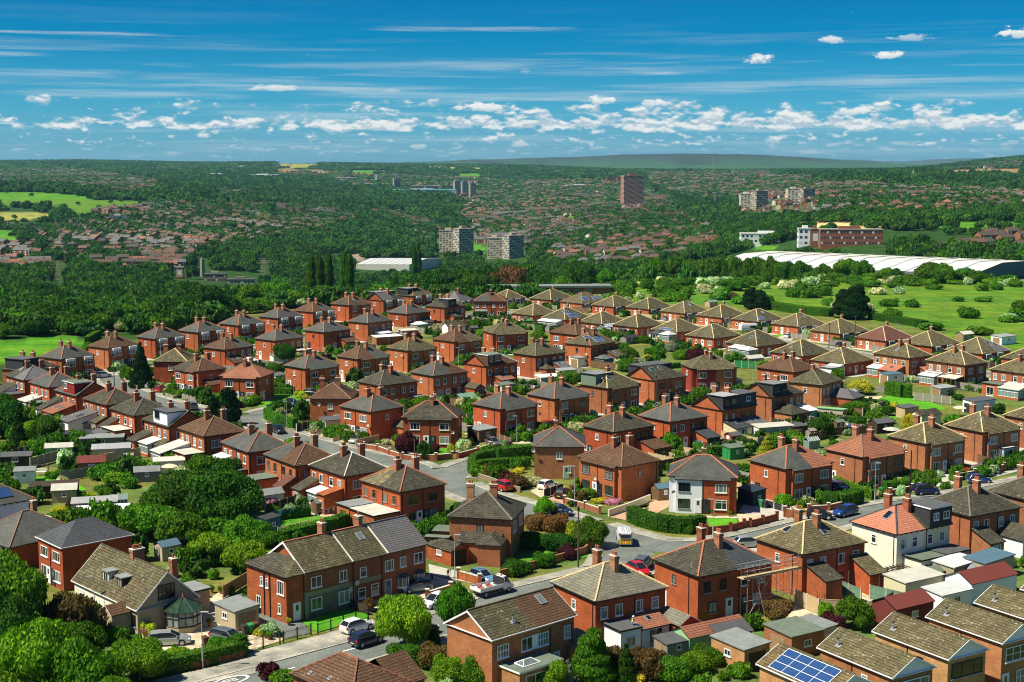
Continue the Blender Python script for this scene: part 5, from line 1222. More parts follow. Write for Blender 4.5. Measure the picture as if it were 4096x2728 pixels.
ZH=[(PX('A',[(700,480),(850,450),(1000,445),(1400,430),(1800,450),(2080,470),(2250,640),(2200,700),(1800,760),(1620,790),(1340,960),(1050,980),(780,960),(420,850),(350,760),(190,660),(180,600),(500,590),(850,590)]),.93),(PX('A',[(-300,730),(330,740),(360,960),(-300,960)]),.8),(PX('A',[(-300,580),(180,590),(180,650),(-300,640)]),.8),(PX('A',[(-300,130),(350,120),(900,190),(1250,240),(1260,340),(1000,360),(400,300),(-300,280)]),.55),(PX('A',[(1650,320),(2000,340),(2200,380),(1700,390)]),.7),(PX('A',[(1700,430),(2352,440),(2352,560),(2100,470),(1800,470)]),.6),(PX('A',[(1200,120),(2352,130),(2352,180),(1900,170),(1200,170)]),.4),(PX('B',[(0,300),(330,330),(480,390),(300,430),(0,480)]),.6),(PX('B',[(480,330),(760,340),(760,370),(900,400),(880,510),(760,500),(700,400),(500,360)]),.6),(PX('B',[(0,160),(300,160),(400,210),(900,220),(1346,230),(1346,165),(0,110)]),.35),(PX('B',[(1060,380),(1346,300),(1346,520),(1060,500)]),.8),(PX('C',[(-200,150),(560,150),(860,240),(870,300),(1040,380),(1100,470),(800,560),(300,560),(80,480),(-200,360)]),.8),(PX('C',[(700,110),(1346,110),(1346,250),(950,260),(720,180)]),.72),(PX('C',[(230,530),(800,500),(790,570),(520,600),(250,565)]),.9),(PX('E',[(-50,130),(700,180),(1346,210),(1400,300),(1230,300),(0,330),(-50,260)]),.62),(PX('E',[(370,250),(1060,230),(1060,332),(370,332)]),.97),(PX('E',[(840,500),(1030,450),(1230,420),(1500,430),(1500,520),(850,520)]),.97),(PX('E',[(1000,90),(1346,50),(1346,100),(1050,130)]),.5),(PX('E',[(0,130),(330,130),(330,200),(0,220)]),.6)]
MEADOW=PX('F3',[(0,60),(400,110),(700,200),(1400,260),(2300,380)])+PX('F5',[(800,-30),(1400,90),(2400,230)])+[(4300,1400),(4300,1090),(3500,1060),(2900,1050),(2450,1080),(2200,1100)]
GREEN=PX('M1',[(-500,240),(0,250),(600,215),(830,260),(760,330),(560,300),(400,420),(0,500),(-500,520)])
ZC={'bright':(.06,.22,.012),'meadow':(.07,.185,.015),'pale':(.20,.26,.06),'dry':(.20,.17,.07),'straw':(.52,.46,.20),'river':(.20,.20,.16),'wood':(.02,.065,.012),'town':(.06,.11,.035),'garden':(.09,.145,.035),'scrub':(.035,.10,.015)}
def zone(x,y,z):
 px,py=proj(x,y,z)
 if y<430 and not(x<-112 and y>330):
  if inpoly(px,py,GREEN):return 'bright'
  return 'garden' if not(y>395 and x>125)else 'meadow'
 if inpoly(px,py,GREEN):return 'bright'
 if inpoly(px,py,MEADOW)and y<700:return 'meadow'
 for k,p in ZF:
  if inpoly(px,py,p):return k
 for p,dn in ZH:
  if inpoly(px,py,p):return 'town'
 if px>2200 and y<690:return 'garden' if y<520 else 'meadow'
 return 'garden' if(y<540 and-100<x<40)else 'wood'
def terrain():
 us=np.linspace(-.75,.75,420)
 ds=[6.,30.,60.,90.,110.]+[120+12*i for i in range(36)]
 while ds[-1]<13000:ds.append(ds[-1]*1.0165)
 V=[];Cc=[]
 for d in ds:
  for a in us:
   x=a*d;z=tz(x,d)
   V.append((x,d,z))
   inside=abs(a)<.42
   c=ZC[zone(x,d,z)]if inside and d>110 else ZC['wood']if d>500 else ZC['garden']
   Cc.extend((*c,1))
 n=len(us);F=[(j*n+i,j*n+i+1,(j+1)*n+i+1,(j+1)*n+i)for j in range(len(ds)-1)for i in range(n-1)]
 me=bpy.data.meshes.new('ground');me.from_pydata(V,[],F)
 at_=me.color_attributes.new('Land','FLOAT_COLOR','POINT');at_.data.foreach_set('color',Cc)
 me.polygons.foreach_set('use_smooth',[True]*len(F))
 m,t,b=new_mat('land')
 ca=t.n('ShaderNodeVertexColor',layer_name='Land');tc=t.n('ShaderNodeTexCoord')
 n1=t.noise(tc.outputs['Object'],.12,8,.7);n2=t.noise(tc.outputs['Object'],1.6,4,.7)
 f=t.math('MULTIPLY',t.mapr(n1,.3,.7,.6,1.4),t.mapr(n2,.3,.7,.7,1.3))
 c=t.mix(1.0,ca.outputs[0],t.comb(f,f,f),'MULTIPLY')
 mp=t.n('ShaderNodeMapping',ins={'Scale':(.02,.08,1)});t.set(mp,0,tc.outputs['Object'])
 n3=t.noise(mp.outputs[0],1.0,5,.6)
 dryc=t.mix(1.0,c,(1.9,1.15,1.1),'MULTIPLY')
 c=t.mix(t.mapr(n3,.42,.58,0,.95),c,dryc)
 n4=t.noise(tc.outputs['Object'],.35,5,.7);c=t.mix(t.mapr(n4,.5,.68,0,.8),c,t.mix(1.0,c,(.45,.62,.5),'MULTIPLY'))
 t.set(b,'Base Color',c);b.inputs['Roughness'].default_value=.95;b.inputs['Specular IOR Level'].default_value=.08
 me.materials.append(m)
 tag(link('ground',me),kind='structure')
terrain()
def moor(name,pts,d0,d1,zb,col,col2):
 """a far ridge: skyline points in photo pixels at distance d1, running down towards d0"""
 V=[];F=[];rows=14;cols=160
 xs=[p[0]for p in pts]
 for j in range(rows+3):
  k=j/rows
  for i in range(cols+1):
   px=xs[0]+(xs[-1]-xs[0])*i/cols
   py=interp(px,pts)
   a=(px-2048)/5689.0
   zt=CAMH+(655-py)/5689.0*d1+noise.fractal(Vector((a*60,name.__len__(),0)),1,2,4)*d1*.00035
   d=d0+(d1-d0)*k
   kk=min(1,k);s=kk*kk*(3-2*kk)if kk<1 else 1-(k-1)*1.5
   z=zb+(zt-zb)*s+noise.fractal(Vector((a*d/900,d/1500,1.7)),1,2,3)*22*math.sin(PI*min(1,k))
   V.append((a*d,d,z))
 for j in range(rows+2):
  for i in range(cols):F.append((j*(cols+1)+i,j*(cols+1)+i+1,(j+1)*(cols+1)+i+1,(j+1)*(cols+1)+i))
 me=bpy.data.meshes.new(name);me.from_pydata(V,[],F);me.polygons.foreach_set('use_smooth',[True]*len(F))
 m,t,b=new_mat(name)
 tc=t.n('ShaderNodeTexCoord');mp=t.n('ShaderNodeMapping',ins={'Scale':(.0016,.0012,.0)});t.set(mp,0,tc.outputs['Object'])
 n1=t.noise(mp.outputs[0],1.0,8,.7)
 sp=t.n('ShaderNodeSeparateXYZ');t.set(sp,0,tc.outputs['Object'])
 hi=t.mapr(t.math('ADD',sp.outputs[2],t.mapr(n1,.3,.7,-60,60)),40,130,0,1)
 c=t.mix(hi,t.ramp(n1,[(.35,col),(.5,(col[0]*1.6,col[1]*1.7,col[2])),(.62,col),(.68,(col[0]*.5,col[1]*.6,col[2]*.8))]),col2)
 t.set(b,'Base Color',c);b.inputs['Roughness'].default_value=1;b.inputs['Specular IOR Level'].default_value=0
 me.materials.append(m)
 tag(link(name,me),kind='structure')
moor('hills',[(-900,660),(900,658),(1500,652),(1750,645),(1900,639),(2300,628),(2550,618),(2750,615),(3000,619),(3200,628),(3400,643),(3600,656),(4100,662),(5000,664)],9000,15000,-30,(.03,.065,.035),(.04,.035,.03))
moor('far_hills',[(-900,644),(100,641),(350,637),(600,642),(1000,652),(3000,655),(3350,638),(3600,646),(3800,634),(4096,632),(5000,628)],17000,24000,20,(.05,.07,.05),(.05,.05,.045))
def ribbon(pts,w,z,mat,name,kerb=False,closed=False):
 """level strip of width w along pts"""
 P=[Vector((p[0],p[1],0))for p in pts]
 for _ in range(2):
  Q=[P[0]]
  for a,b in zip(P,P[1:]):Q+=[a.lerp(b,.25),a.lerp(b,.75)]
  Q.append(P[-1]);P=Q
 L=[]
 for i,p in enumerate(P):
  t=(P[min(i+1,len(P)-1)]-P[max(0,i-1)]).normalized()
  L.append(Vector((-t.y,t.x,0)))
 return P,L
def off(P,L,o):return[p+l*o for p,l in zip(P,L)]
ROADS=[]
def road(pts,w=6.0,pave=1.9,sides='LR',name='road'):
 P,L=ribbon(pts,w,0,None,name)
 a,b=off(P,L,w/2),off(P,L,-w/2)
 dz=.012+.004*len(ROADS)
 m=MB()
 for i in range(len(P)-1):m.face([(*b[i].xy,dz),(*b[i+1].xy,dz),(*a[i+1].xy,dz),(*a[i].xy,dz)],'asphalt')
 tag(m.build('road'),kind='structure')
 ROADS.append((P,w/2+pave))
 return P,L,a,b
def on_road(x,y,mar=0.):
 for P,hw in ROADS:
  for p,q in zip(P[::2],P[2::2]):
   d=q-p;k=max(0,min(1,((x-p.x)*d.x+(y-p.y)*d.y)/max(1e-6,d.length_squared)))
   if math.hypot(x-p.x-d.x*k,y-p.y-d.y*k)<hw+mar:return True
 return False
K1=[at('Z2',0,1512),at('Z2',560,1365),at('Z2',1200,1192),at('Z3',500,870),at('Z3',730,806),at('Z3',1230,690),at('Z3',1420,640)]
def shift(pts,o):
 P=[Vector((p[0],p[1],0))for p in pts];r=[]
 for i,p in enumerate(P):
  t=(P[min(i+1,len(P)-1)]-P[max(0,i-1)]).normalized()
  r.append(p+Vector((-t.y,t.x,0))*o)
 return r
c1=shift(K1,-3.1)
c1=[c1[0]-(c1[1]-c1[0]).normalized()*25]+c1+[at('Z3',1620,560)]
K2=[at('Z3',1480,300),at('Z3',1700,368),at('Z3',1960,440),at('Z4',540,440),at('Z4',800,412),at('Z4',1080,345),at('M5',560,1325),at('M5',1390,1212),at('M5',1900,1108),at('M5',2300,1020)]
c2=shift(K2,-3.1)
c2=c2+[c2[-1]+(c2[-1]-c2[-2]).normalized()*60]
road(c1)
road(c2[2:]if False else c2)
road([at('Z3',1690,560),at('Z3',1500,400),at('Z3',1200,290),at('Z3',850,190),at('M3',620,1200),at('M3',430,1090),at('M3',150,1010),at('M2',1960,845),at('M2',1500,742),at('M2',1200,676),at('M2',900,592),at('M2',650,512),at('M2',430,420),at('M1',1900,925),at('M1',1500,840),at('M1',1200,735),at('M1',1080,660),at('M1',1010,600),(-92,352),(-83,369),(-72,391),(-61,413),(-50,436),(-38,458),(-25,476),(-8,492),(5,490)])
road([at('M3',430,1090),at('M3',560,970),(-2,247),(9,258.5),(20,270),(31,281.5),(43,293),(58,309)],5.6)
road([at('M2',430,420),at('M2',640,330),at('M2',1000,275),(-38,312.5),(-26,327.5),(-16,341.5),(-6,356),(10,374)],5.4)
road([(5,490),(18,477.5),(32,464),(50,445.5),(67,424.5),(82,406),(94,385),(107,360),(124,340),(150,318)],5.4)
def pavements():
 R0=list(ROADS)
 for k,(P,hw)in enumerate(R0):
  L=[]
  for i,p in enumerate(P):
   t=(P[min(i+1,len(P)-1)]-P[max(0,i-1)]).normalized();L.append(Vector((-t.y,t.x,0)))
  rw=hw-1.9
  for sg in(1,-1):
   run=[]
   m=MB();kb=MB();cnt=0
   def clear(q):
    for j,(Q,h2)in enumerate(R0):
     if j==k:continue
     r2=h2-1.9
     for a,b in zip(Q,Q[1:]):
      d=b-a;kk=max(0,min(1,(q-a).dot(d)/max(1e-6,d.length_squared)))
      if(q-a-d*kk).length<r2+.1:return False
    return True
   for i in range(len(P)-1):
    a0,a1=P[i]+L[i]*sg*rw,P[i+1]+L[i+1]*sg*rw
    b0,b1=P[i]+L[i]*sg*(rw+.16),P[i+1]+L[i+1]*sg*(rw+.16)
    e0,e1=P[i]+L[i]*sg*hw,P[i+1]+L[i+1]*sg*hw
    if not(clear(e0)and clear(e1)and clear(a0)and clear(a1)and clear((a0+a1)/2)):continue
    z=.115+k*.003
    def q(u,v,w_,x):return[(*t.xy,z)for t in((u,v,w_,x)if sg<0 else(x,w_,v,u))]
    kb.face(q(b0,b1,a1,a0),'kerb');m.face(q(e0,e1,b1,b0),'pavement')
    kb.face([(*a0.xy,z),(*a1.xy,z),(*a1.xy,0),(*a0.xy,0)],'kerb');m.face([(*e0.xy,z),(*e1.xy,z),(*e1.xy,-.05),(*e0.xy,-.05)],'kerb')
    cnt+=1
   if cnt:
    for f in m.f:pass
    tag(m.build('pavement'),kind='structure');tag(kb.build('kerb'),kind='structure')
pavements()
def fan(q,z):
 m=MB();c=sum(q,Vector())/len(q)
 for a,b in zip(q,q[1:]+q[:1]):
  t=[c,a,b]
  if(a-c).cross(b-c).z<0:t=[c,b,a]
  m.face([(p.x,p.y,z)for p in t],'asphalt')
 tag(m.build('road_junction'),kind='structure')
fan([at('Z3',1480,600),at('Z3',1700,660),at('Z4',180,520),at('Z4',330,440),at('Z3',1720,400),at('Z3',1480,330),at('Z3',1380,420)],.045)
fan([at('M3',170,1040),at('M3',400,1180),at('M3',600,1210),at('M3',600,1110),at('M3',570,1040),at('M3',640,945),at('M3',400,970)],.045)
def patch(reg,pts,mat,z=.05,name='patch'):
 m=MB();P=[at(reg,*p)for p in pts]
 a=sum(P[i].x*P[(i+1)%len(P)].y-P[(i+1)%len(P)].x*P[i].y for i in range(len(P)))
 if a<0:P.reverse()
 m.face([(p.x,p.y,z)for p in P],mat);return tag(m.build(name),kind='structure')
def mark_text(txt,loc,size,ang,mat='marking',name='road_marking',sx=1.,extr=0.):
 cu=bpy.data.curves.new(name,'FONT');cu.body=txt;cu.size=size;cu.extrude=extr;cu.align_x='CENTER';cu.align_y='CENTER'
 o=bpy.data.objects.new('tmp',cu);COL.objects.link(o)
 dg=bpy.context.evaluated_depsgraph_get();me=bpy.data.meshes.new_from_object(o.evaluated_get(dg));bpy.data.objects.remove(o)
 me.materials.clear();me.materials.append(MATS[mat]);me.name=name
 r=link(name,me,None,loc,ang);r.scale=(sx,1,1);return r
c20=at('Z1',1860,1560)
m=MB();n=40;ang=R_(41)
for i in range(n):
 t0,t1=2*PI*i/n,2*PI*(i+1)/n
 def el(t,r):return(c20.x+math.cos(ang)*math.cos(t)*r*2.0-math.sin(ang)*math.sin(t)*r*.95,c20.y+math.sin(ang)*math.cos(t)*r*2.0+math.cos(ang)*math.sin(t)*r*.95,.06)
 m.face([el(t0,.86),el(t0,1.05),el(t1,1.05),el(t1,.86)],'marking')
tag(m.build('road_marking'),kind='structure')
t=mark_text('20',(c20.x,c20.y,.062),1.5,ang+PI/2,sx=.75);t.scale=(.62,1.5,1);tag(t,kind='structure')
for a_,b_ in(((2,1470),(560,1462)),((960,1316),(1100,1275))):
 p,q=at('Z2',*a_),at('Z2',*b_)
patch('Z2',[(285,1545),(360,1525),(362,1531),(290,1552)],'marking',.06,'road_marking');patch('Z2',[(490,1472),(565,1450),(566,1456),(493,1479)],'marking',.06,'road_marking');patch('Z2',[(950,1322),(1090,1284),(1092,1290),(952,1329)],'marking',.06,'road_marking')
for reg,pts,mat in[('Z2',[(-60,1400),(440,1275),(760,1195),(1190,1060),(1240,1120),(1200,1185),(560,1355),(0,1500)],'pavement'),('Z1',[(1230,1560),(1980,1380),(2060,1400),(2060,1500),(1300,1640)],'pavement'),('Z1',[(1120,1180),(1560,960),(1760,900),(2000,1160),(2000,1300),(1200,1330)],'paving'),('Z1',[(1600,940),(1800,830),(1860,880),(1640,1010)],'paving'),('Z2',[(0,1180),(320,1120),(480,1230),(180,1330),(0,1330)],'paving'),('Z2',[(120,900),(330,1030),(640,1100),(690,1180),(470,1220),(230,1080)],'asphalt'),('Z2',[(620,1085),(960,985),(1140,1020),(1180,1050),(760,1170),(700,1150)],'my'),('Z2',[(990,900),(1240,850),(1320,950),(1160,1010)],'gravel'),('Z2',[(1300,880),(1640,700),(1900,770),(1980,850),(1640,880),(1420,960)],'paving'),('Z2',[(1640,620),(1880,680),(2000,780),(1650,700)],'concrete'),('Z3',[(640,670),(800,560),(1080,490),(1340,470),(1330,560),(700,690)],'lawn'),('Z3',[(950,90),(1120,130),(1200,60),(1000,30)],'mf2'),('Z3',[(1490,240),(1640,270),(1830,130),(1900,150),(1640,180)],'mf2'),('Z4',[(180,250),(350,160),(360,60),(200,110)],'mf2'),('Z4',[(660,250),(900,255),(910,320),(700,335)],'my'),('Z4',[(900,215),(1080,220),(1150,250),(930,300)],'paving'),('Z4',[(960,130),(1340,200),(1290,270),(1160,250),(920,200)],'concrete'),('Z4',[(640,230),(900,235),(1160,250),(1150,262),(900,252),(650,246)],'paving'),('Z4',[(1250,1040),(1400,980),(1570,1060),(1500,1130),(1330,1090)],'paving'),('Z4',[(1240,1060),(1300,1030),(1520,1120),(1440,1150)],'my'),('Z4',[(430,1290),(560,1240),(640,1330),(560,1340)],'my'),('Z4',[(1640,860),(1800,800),(2020,900),(1830,1000)],'paving'),('Z5',[(100,920),(400,930),(400,1090),(180,1040)],'paving'),('M3',[(140,800),(520,790),(480,860),(200,880)],'lawn'),('M3',[(1030,690),(1260,690),(1180,760),(1040,750)],'gravel'),('M3',[(1200,1190),(1320,1130),(1500,1130),(1560,1200),(1480,1290),(1300,1250)],'paving'),('M3',[(1350,1250),(1560,1190),(1620,1260),(1510,1310)],'mf2'),('M2',[(1020,560),(1290,500),(1440,580),(1200,620)],'gravel'),('M2',[(1230,610),(1420,570),(1640,600),(1440,650),(1390,660)],'paving'),('M2',[(1500,660),(1660,600),(2000,740),(1950,780),(1600,700)],'soil'),('M2',[(870,250),(1000,205),(700,160),(640,250)],'lawn'),('M2',[(560,230),(700,250),(640,310),(540,300)],'lawn'),('M1',[(1180,640),(1420,600),(1410,700),(1200,690)],'my'),('M1',[(1420,750),(1620,700),(1700,760),(1560,800)],'concrete'),('M1',[(860,540),(1110,540),(1080,580),(900,590)],'concrete'),('M1',[(300,1530),(560,1490),(640,1560),(330,1600)],'my'),('M1',[(130,1390),(400,1300),(520,1340),(270,1420)],'my'),('M2',[(640,1350),(1020,1290),(1350,1345),(900,1440),(700,1480)],'lawn'),('M2',[(1020,1250),(1440,1330),(1300,1370),(980,1310)],'paving'),('Z1',[(560,60),(880,90),(1000,130),(700,180),(620,140)],'my'),('Z1',[(470,20),(640,-20),(700,20),(500,60)],'my'),('M5',[(640,360),(860,300),(1100,320),(1350,420),(1350,440),(900,420),(740,400)],'my'),('M5',[(540,320),(780,310),(720,350),(600,350)],'paving'),('M5',[(600,500),(780,470),(960,500),(820,560),(640,530)],'lawn'),('M5',[(1100,1060),(1380,1030),(1500,1110),(1260,1150),(1180,1120)],'concrete'),('M5',[(1540,1000),(1900,960),(2040,1000),(1800,1060)],'concrete'),('M5',[(0,1180),(330,1240),(250,1330),(0,1330)],'soil'),('F4',[(620,740),(720,690),(860,720),(760,780)],'concrete'),('F4',[(590,710),(690,680),(710,710),(620,735)],'my'),('F4',[(1430,770),(1300,850),(1480,870),(1530,800)],'concrete'),('F2',[(1100,330),(1140,330),(1150,420),(1090,400)],'my'),('F2',[(1560,360),(1750,340),(1740,400),(1600,420)],'concrete'),('F3',[(360,420),(520,400),(500,450),(400,450)],'concrete'),('F3',[(1340,1060),(1520,1040),(1540,1100),(1400,1110)],'my')]:
 patch(reg,pts,mat,.055+.004*(rnd.random()*3),{'lawn':'lawn','my':'lawn','soil':'flower_bed'}.get(mat,'paved_yard'))
STOP=set('with and of the in on by a an its to at between behind beside above below right left under half over across before near from as first second third fourth fifth sixth'.split())
ORD='first second third fourth fifth sixth seventh eighth ninth tenth eleventh twelfth thirteenth fourteenth'.split()
ROWN={'a':'left garden row','b':'bay-fronted row','c':'second left row','d':'cul-de-sac row','e':'central garden row','f':'central street row','g':'row right of centre','h':'right road row','i':'right conservatory row','j':'meadow bungalow row','k':'inner bungalow row'}
SHORT={}
for row in HD:
 k_,n_=row[0][0],''.join(q for q in row[0][1:]if q.isdigit())
 if k_ in ROWN and n_:SHORT[HOUSES[row[0]]['root'].name]='%s house of the %s'%(ORD[int(n_)],ROWN[k_])
SHORT[HOUSES['z_scaf']['root'].name]='scaffolded house';SHORT[HOUSES['z_brown']['root'].name]='speckled brown roof house'
def inside_house(x,y,mar=0.):
 for h in HOUSES.values():
  dx,dy=x-h['x'],y-h['y'];c,s=math.cos(h['a']),math.sin(h['a'])
  if abs(dx*c+dy*s)<h['W']/2+mar and abs(-dx*s+dy*c)<h['D']/2+mar:return True
 return False
FM={}
NF=[50]
def fence(p,q,h=1.7,kind='panel',mat='mo',post='ml',label='',group='garden fences',name='garden_fence'):
 p=Vector((p[0],p[1],0));q=Vector((q[0],q[1],0));d=q-p;L=d.length
 if L<1 or NF[0]>296:return
 NF[0]+=1
 a=math.atan2(d.y,d.x)
 n=max(1,round(L/1.9));s=L/n
 key=(n,round(s,1),round(h,1),kind,mat,post)
 if key not in FM:
  s=round(s,1)+.02
  m=MB();f=MB()
  for i in range(n):
   x0,x1=i*s+.06,(i+1)*s-.06
   if kind=='panel':m.box(x0,x1,-.03,.03,.12,h,mat);m.box(x0,x1,-.05,.05,h,h+.05,mat);m.box(x0,x1,-.05,.05,h*.45,h*.45+.07,mat)
   elif kind=='arch':
    for k in range(6):xx=x0+(x1-x0)*k/6;hh=h+.3*math.sin(PI*(k+.5)/6);m.box(xx,xx+(x1-x0)/6-.02,-.025,.025,.1,hh,mat)
   elif kind=='picket':
    k=int((x1-x0)/.16)
    for j in range(k):xx=x0+j*.16;m.box(xx,xx+.09,-.02,.02,.08,h,mat)
    m.box(x0,x1,.02,.05,h*.3,h*.38,mat);m.box(x0,x1,.02,.05,h*.7,h*.78,mat)
   elif kind=='rail':
    k=int((x1-x0)/.14)
    for j in range(k):m.bar((x0+j*.14,0,.1),(x0+j*.14,0,h+.12*math.sin(PI*(j+.5)/k)),.016,mat)
    m.bar((x0,0,.25),(x1,0,.25),.025,mat);m.bar((x0,0,h-.1),(x1,0,h-.1),.025,mat)
  for i in range(n+1):f.box(i*s-.06,i*s+.06,-.06,.06,0,h+.12,post)
  FM[key]=(m.mesh('panel'),f.mesh('post'))
 o=empty(name,p,a,label,'fence',group)
 link('panel',FM[key][0],o);link('post',FM[key][1],o)
 return o
def lowwall(pts,h=.8,mat='mA',label='',name='garden_wall',cap='md2',piers=True,w=.22,z=None):
 m=MB();c=MB()
 for p,q in zip(pts,pts[1:]):
  p=Vector((p[0],p[1],0));q=Vector((q[0],q[1],0));d=(q-p).normalized();nn=Vector((-d.y,d.x,0))*w/2
  m.hexa([p-nn,q-nn,q+nn,p+nn]+[v+Vector((0,0,h))for v in(p-nn,q-nn,q+nn,p+nn)],mat)
  n2=nn*1.3
  c.hexa([v+Vector((0,0,h+.003))for v in(p-n2,q-n2,q+n2,p+n2)]+[v+Vector((0,0,h+.07))for v in(p-n2,q-n2,q+n2,p+n2)],cap)
 if piers:
  for p in pts:m.box(p[0]-.22,p[0]+.22,p[1]-.22,p[1]+.22,0,h+.35,mat);c.box(p[0]-.26,p[0]+.26,p[1]-.26,p[1]+.26,h+.352,h+.43,cap)
 o=empty(name,(0,0,0),0,label,'wall','low garden walls')
 m.build('wall',o);c.build('coping',o);return o
GARD=[]
def plot(hid,back,front):
 h=HOUSES[hid];a=h['a']
 wb=Wall(h['root'],back,h['W'],h['D']);M4=Matrix.Translation((h['x'],h['y'],0))@Matrix.Rotation(a,4,'Z')
 W=lambda w,u,o:(M4@w.pt(u,o,0))
 n=wb.len;hw=n/2+1.0;bung=h['he']<4
 dep=9.5 if not bung else 8.5
 short=SHORT.get(h['root'].name,'right edge house')
 k=0
 def quad(w,u0,u1,o0,o1,mat,name):
  P=[W(w,u0,o0),W(w,u1,o0),W(w,u1,o1),W(w,u0,o1)]
  if any(on_road(p.x,p.y)for p in P[2:]):return
  ar=sum(P[i].x*P[(i+1)%4].y-P[(i+1)%4].x*P[i].y for i in range(4))
  if ar<0:P.reverse()
  z=.016+.004*rnd.randint(0,7)+.001*rnd.random()
  m=MB();m.face([(p.x,p.y,z)for p in P],mat);tag(m.build(name),kind='structure')
 for s_ in(-1,1):
  u0,u1=(min(0,s_*hw),max(0,s_*hw))
  quad(wb,u0+.1,u1-.1,.05,3.0+rnd.random()*2,rnd.choice(['paving','concrete','pavement','paving']),'patio')
  quad(wb,u0+.1,u1-.1,5.2,dep,rnd.choice(['lawn','lawn','my','soil','gravel']),'lawn')
 if front:
  wf=Wall(h['root'],front,h['W'],h['D'])
  for s_ in(-1,1):
   u0,u1=(min(0,s_*wf.len/2),max(0,s_*wf.len/2))
   quad(wf,u0,u1,.6,5.0,rnd.choice(['concrete','paving','lawn','mf2','concrete']),'front_yard')
 for sd in('L' if back in 'RY' else 'R',):
  ws=Wall(h['root'],sd,h['W'],h['D']);quad(ws,-ws.len/2,ws.len/2,.05,2.6,'concrete','driveway')
 mats=[('mo','ml'),('mn','ml'),('timber','timber'),('mo','mo'),('mx','ml')]
 for u,w0 in((-hw,'the near side'),(0.,'the middle line'),(hw,'the far side')):
  ins=[W(wb,u,t)for t in(.8,dep*.5,dep)]
  if any(on_road(p.x,p.y)for p in ins)or any(inside_house(p.x,p.y,.2)for p in ins[1:]):continue
  mt=rnd.choice(mats)
  fence(ins[0]if u else W(wb,u,3.6),ins[2],rnd.choice([1.5,1.7,1.8]),'panel',mt[0],mt[1],'panel fence on %s behind the %s'%(w0,short))
 e0,e1=W(wb,-hw,dep+.1),W(wb,hw,dep+.1);em=(e0+e1)/2
 if not any(on_road(p.x,p.y)or inside_house(p.x,p.y,.2)for p in(e0,e1,em))and rnd.random()<.8:
  mt=rnd.choice(mats);fence(e0,e1,1.7,'panel',mt[0],mt[1],'panel fence across the end behind the '+short)
 GARD.append((hid,wb,M4,hw,dep,short))
for row in HD:
 hid,kw=row[0],row[6]
 if hid in('z_slate','white_solar','z_porch','z_light','z_scaf','z_tan','z_white','z_brown','h5r','g6','g3','g1','f1'):continue
 r,l=kw.get('R','F'),kw.get('L','S')
 if kw.get('kind')=='bung':bk,ft=(('Y','R')if r=='K' else('L','X'))
 elif r in('F','Y','F1'):bk,ft='Y','R'
 elif r=='B':bk,ft='R','Y'
 elif l=='B':bk,ft='L','X'
 else:bk,ft='X','L'
 plot(hid,bk,ft)
NF[0]=-999
def F(reg,p,q,h=1.7,kind='panel',mat='mo',post='ml',label='',**k):
 return fence(at(reg,*p),at(reg,*q),h,kind,mat,post,label,group=k.get('group'))
F('Z2',(170,1335),(445,1262),1.4,'rail','black','black','plain black railings beside the clipped hedge at the paved drive')
F('Z2',(470,1250),(690,1190),1.2,'rail','black','black','pair of black driveway gates with an arched top')
F('Z2',(750,1185),(1145,1065),1.2,'rail','black','black','black wavy-topped railings along the bright lawn before the terrace')
F('Z2',(985,960),(1150,1030),1.0,'panel','mn','mn','low dark timber fence between two terrace front gardens')
F('M2',(600,1305),(870,1215),1.7,'panel','mn','ml','dark brown panel fence with concrete posts by the white shed')
F('M2',(870,1215),(1120,1130),1.8,'panel','mn','ml','dark brown panel fence right of the white shed near the glass lean-to')
F('M2',(300,1130),(550,1040),1.8,'panel','mo','ml','weathered grey fence behind the white garden shed')
F('M2',(890,530),(1040,490),1.6,'panel','mn','white','dark brown fence with white posts at the end of the corner hedge')
F('M2',(1025,570),(1170,530),.9,'picket','wood','wood','short brown picket fence by the dark garage')
F('M2',(1230,620),(1400,565),.9,'picket','wood','wood','short brown picket fence beside the silver blue parked car')
F('M2',(1435,660),(1650,610),1.2,'panel','mx','mx','golden timber fence beside the small brick garage')
F('M2',(720,1465),(1020,1390),.9,'picket','mx','mx','pale trellis fence below the brushwood screen')
F('Z4',(1370,950),(1560,1030),1.9,'panel','mx','ml','tall pale boarded fence around the small sandstone patio')
F('Z4',(1560,1030),(1750,1040),1.9,'panel','mx','ml','pale boarded fence with trellis beside the purple maple')
F('Z4',(1700,850),(1900,930),1.7,'panel','mh2','ml','dark green painted fence behind the walled yard')
F('Z5',(820,900),(1080,960),1.7,'panel','mh2','ml','dark green painted fence right of the leafy tree')
F('Z4',(185,1260),(480,1350),1.5,'panel','mo','mo','grey weathered fence between the white extension and the green lawn')
F('Z5',(1330,640),(1740,770),1.8,'panel','timber','ml','brown fence behind the washing line and grey parasol')
F('Z5',(1560,840),(1750,770),1.8,'panel','mn','ml','dark brown fence by the conical yellow conifer')
F('Z5',(820,1080),(1000,960),1.7,'panel','mn','mn','dark fence beside the red felt roof')
F('Z5',(850,800),(1100,900),.9,'picket','mD','mD','dark grey picket fence by the pergola')
F('M3',(830,700),(1020,760),1.3,'panel','timber','ml','brown panel fence between the grey car and the gravel yard')
F('M3',(1120,660),(1270,710),1.3,'arch','mo','ml','scalloped grey fence in front of the dark slate semi')
F('M3',(1040,230),(1330,290),1.4,'panel','timber','timber','brown fence behind the washing in the centre of the estate')
F('M3',(500,300),(740,360),1.4,'panel','mn','ml','dark fence with pale posts behind the white sheets')
F('M3',(1325,1255),(1500,1200),1.4,'panel','mn','white','dark brown fence with white posts and curved top by the white car')
F('M4',(870,800),(1200,830),1.4,'arch','mo2','mo2','pale blue green wavy trellis fence behind the round green tree')
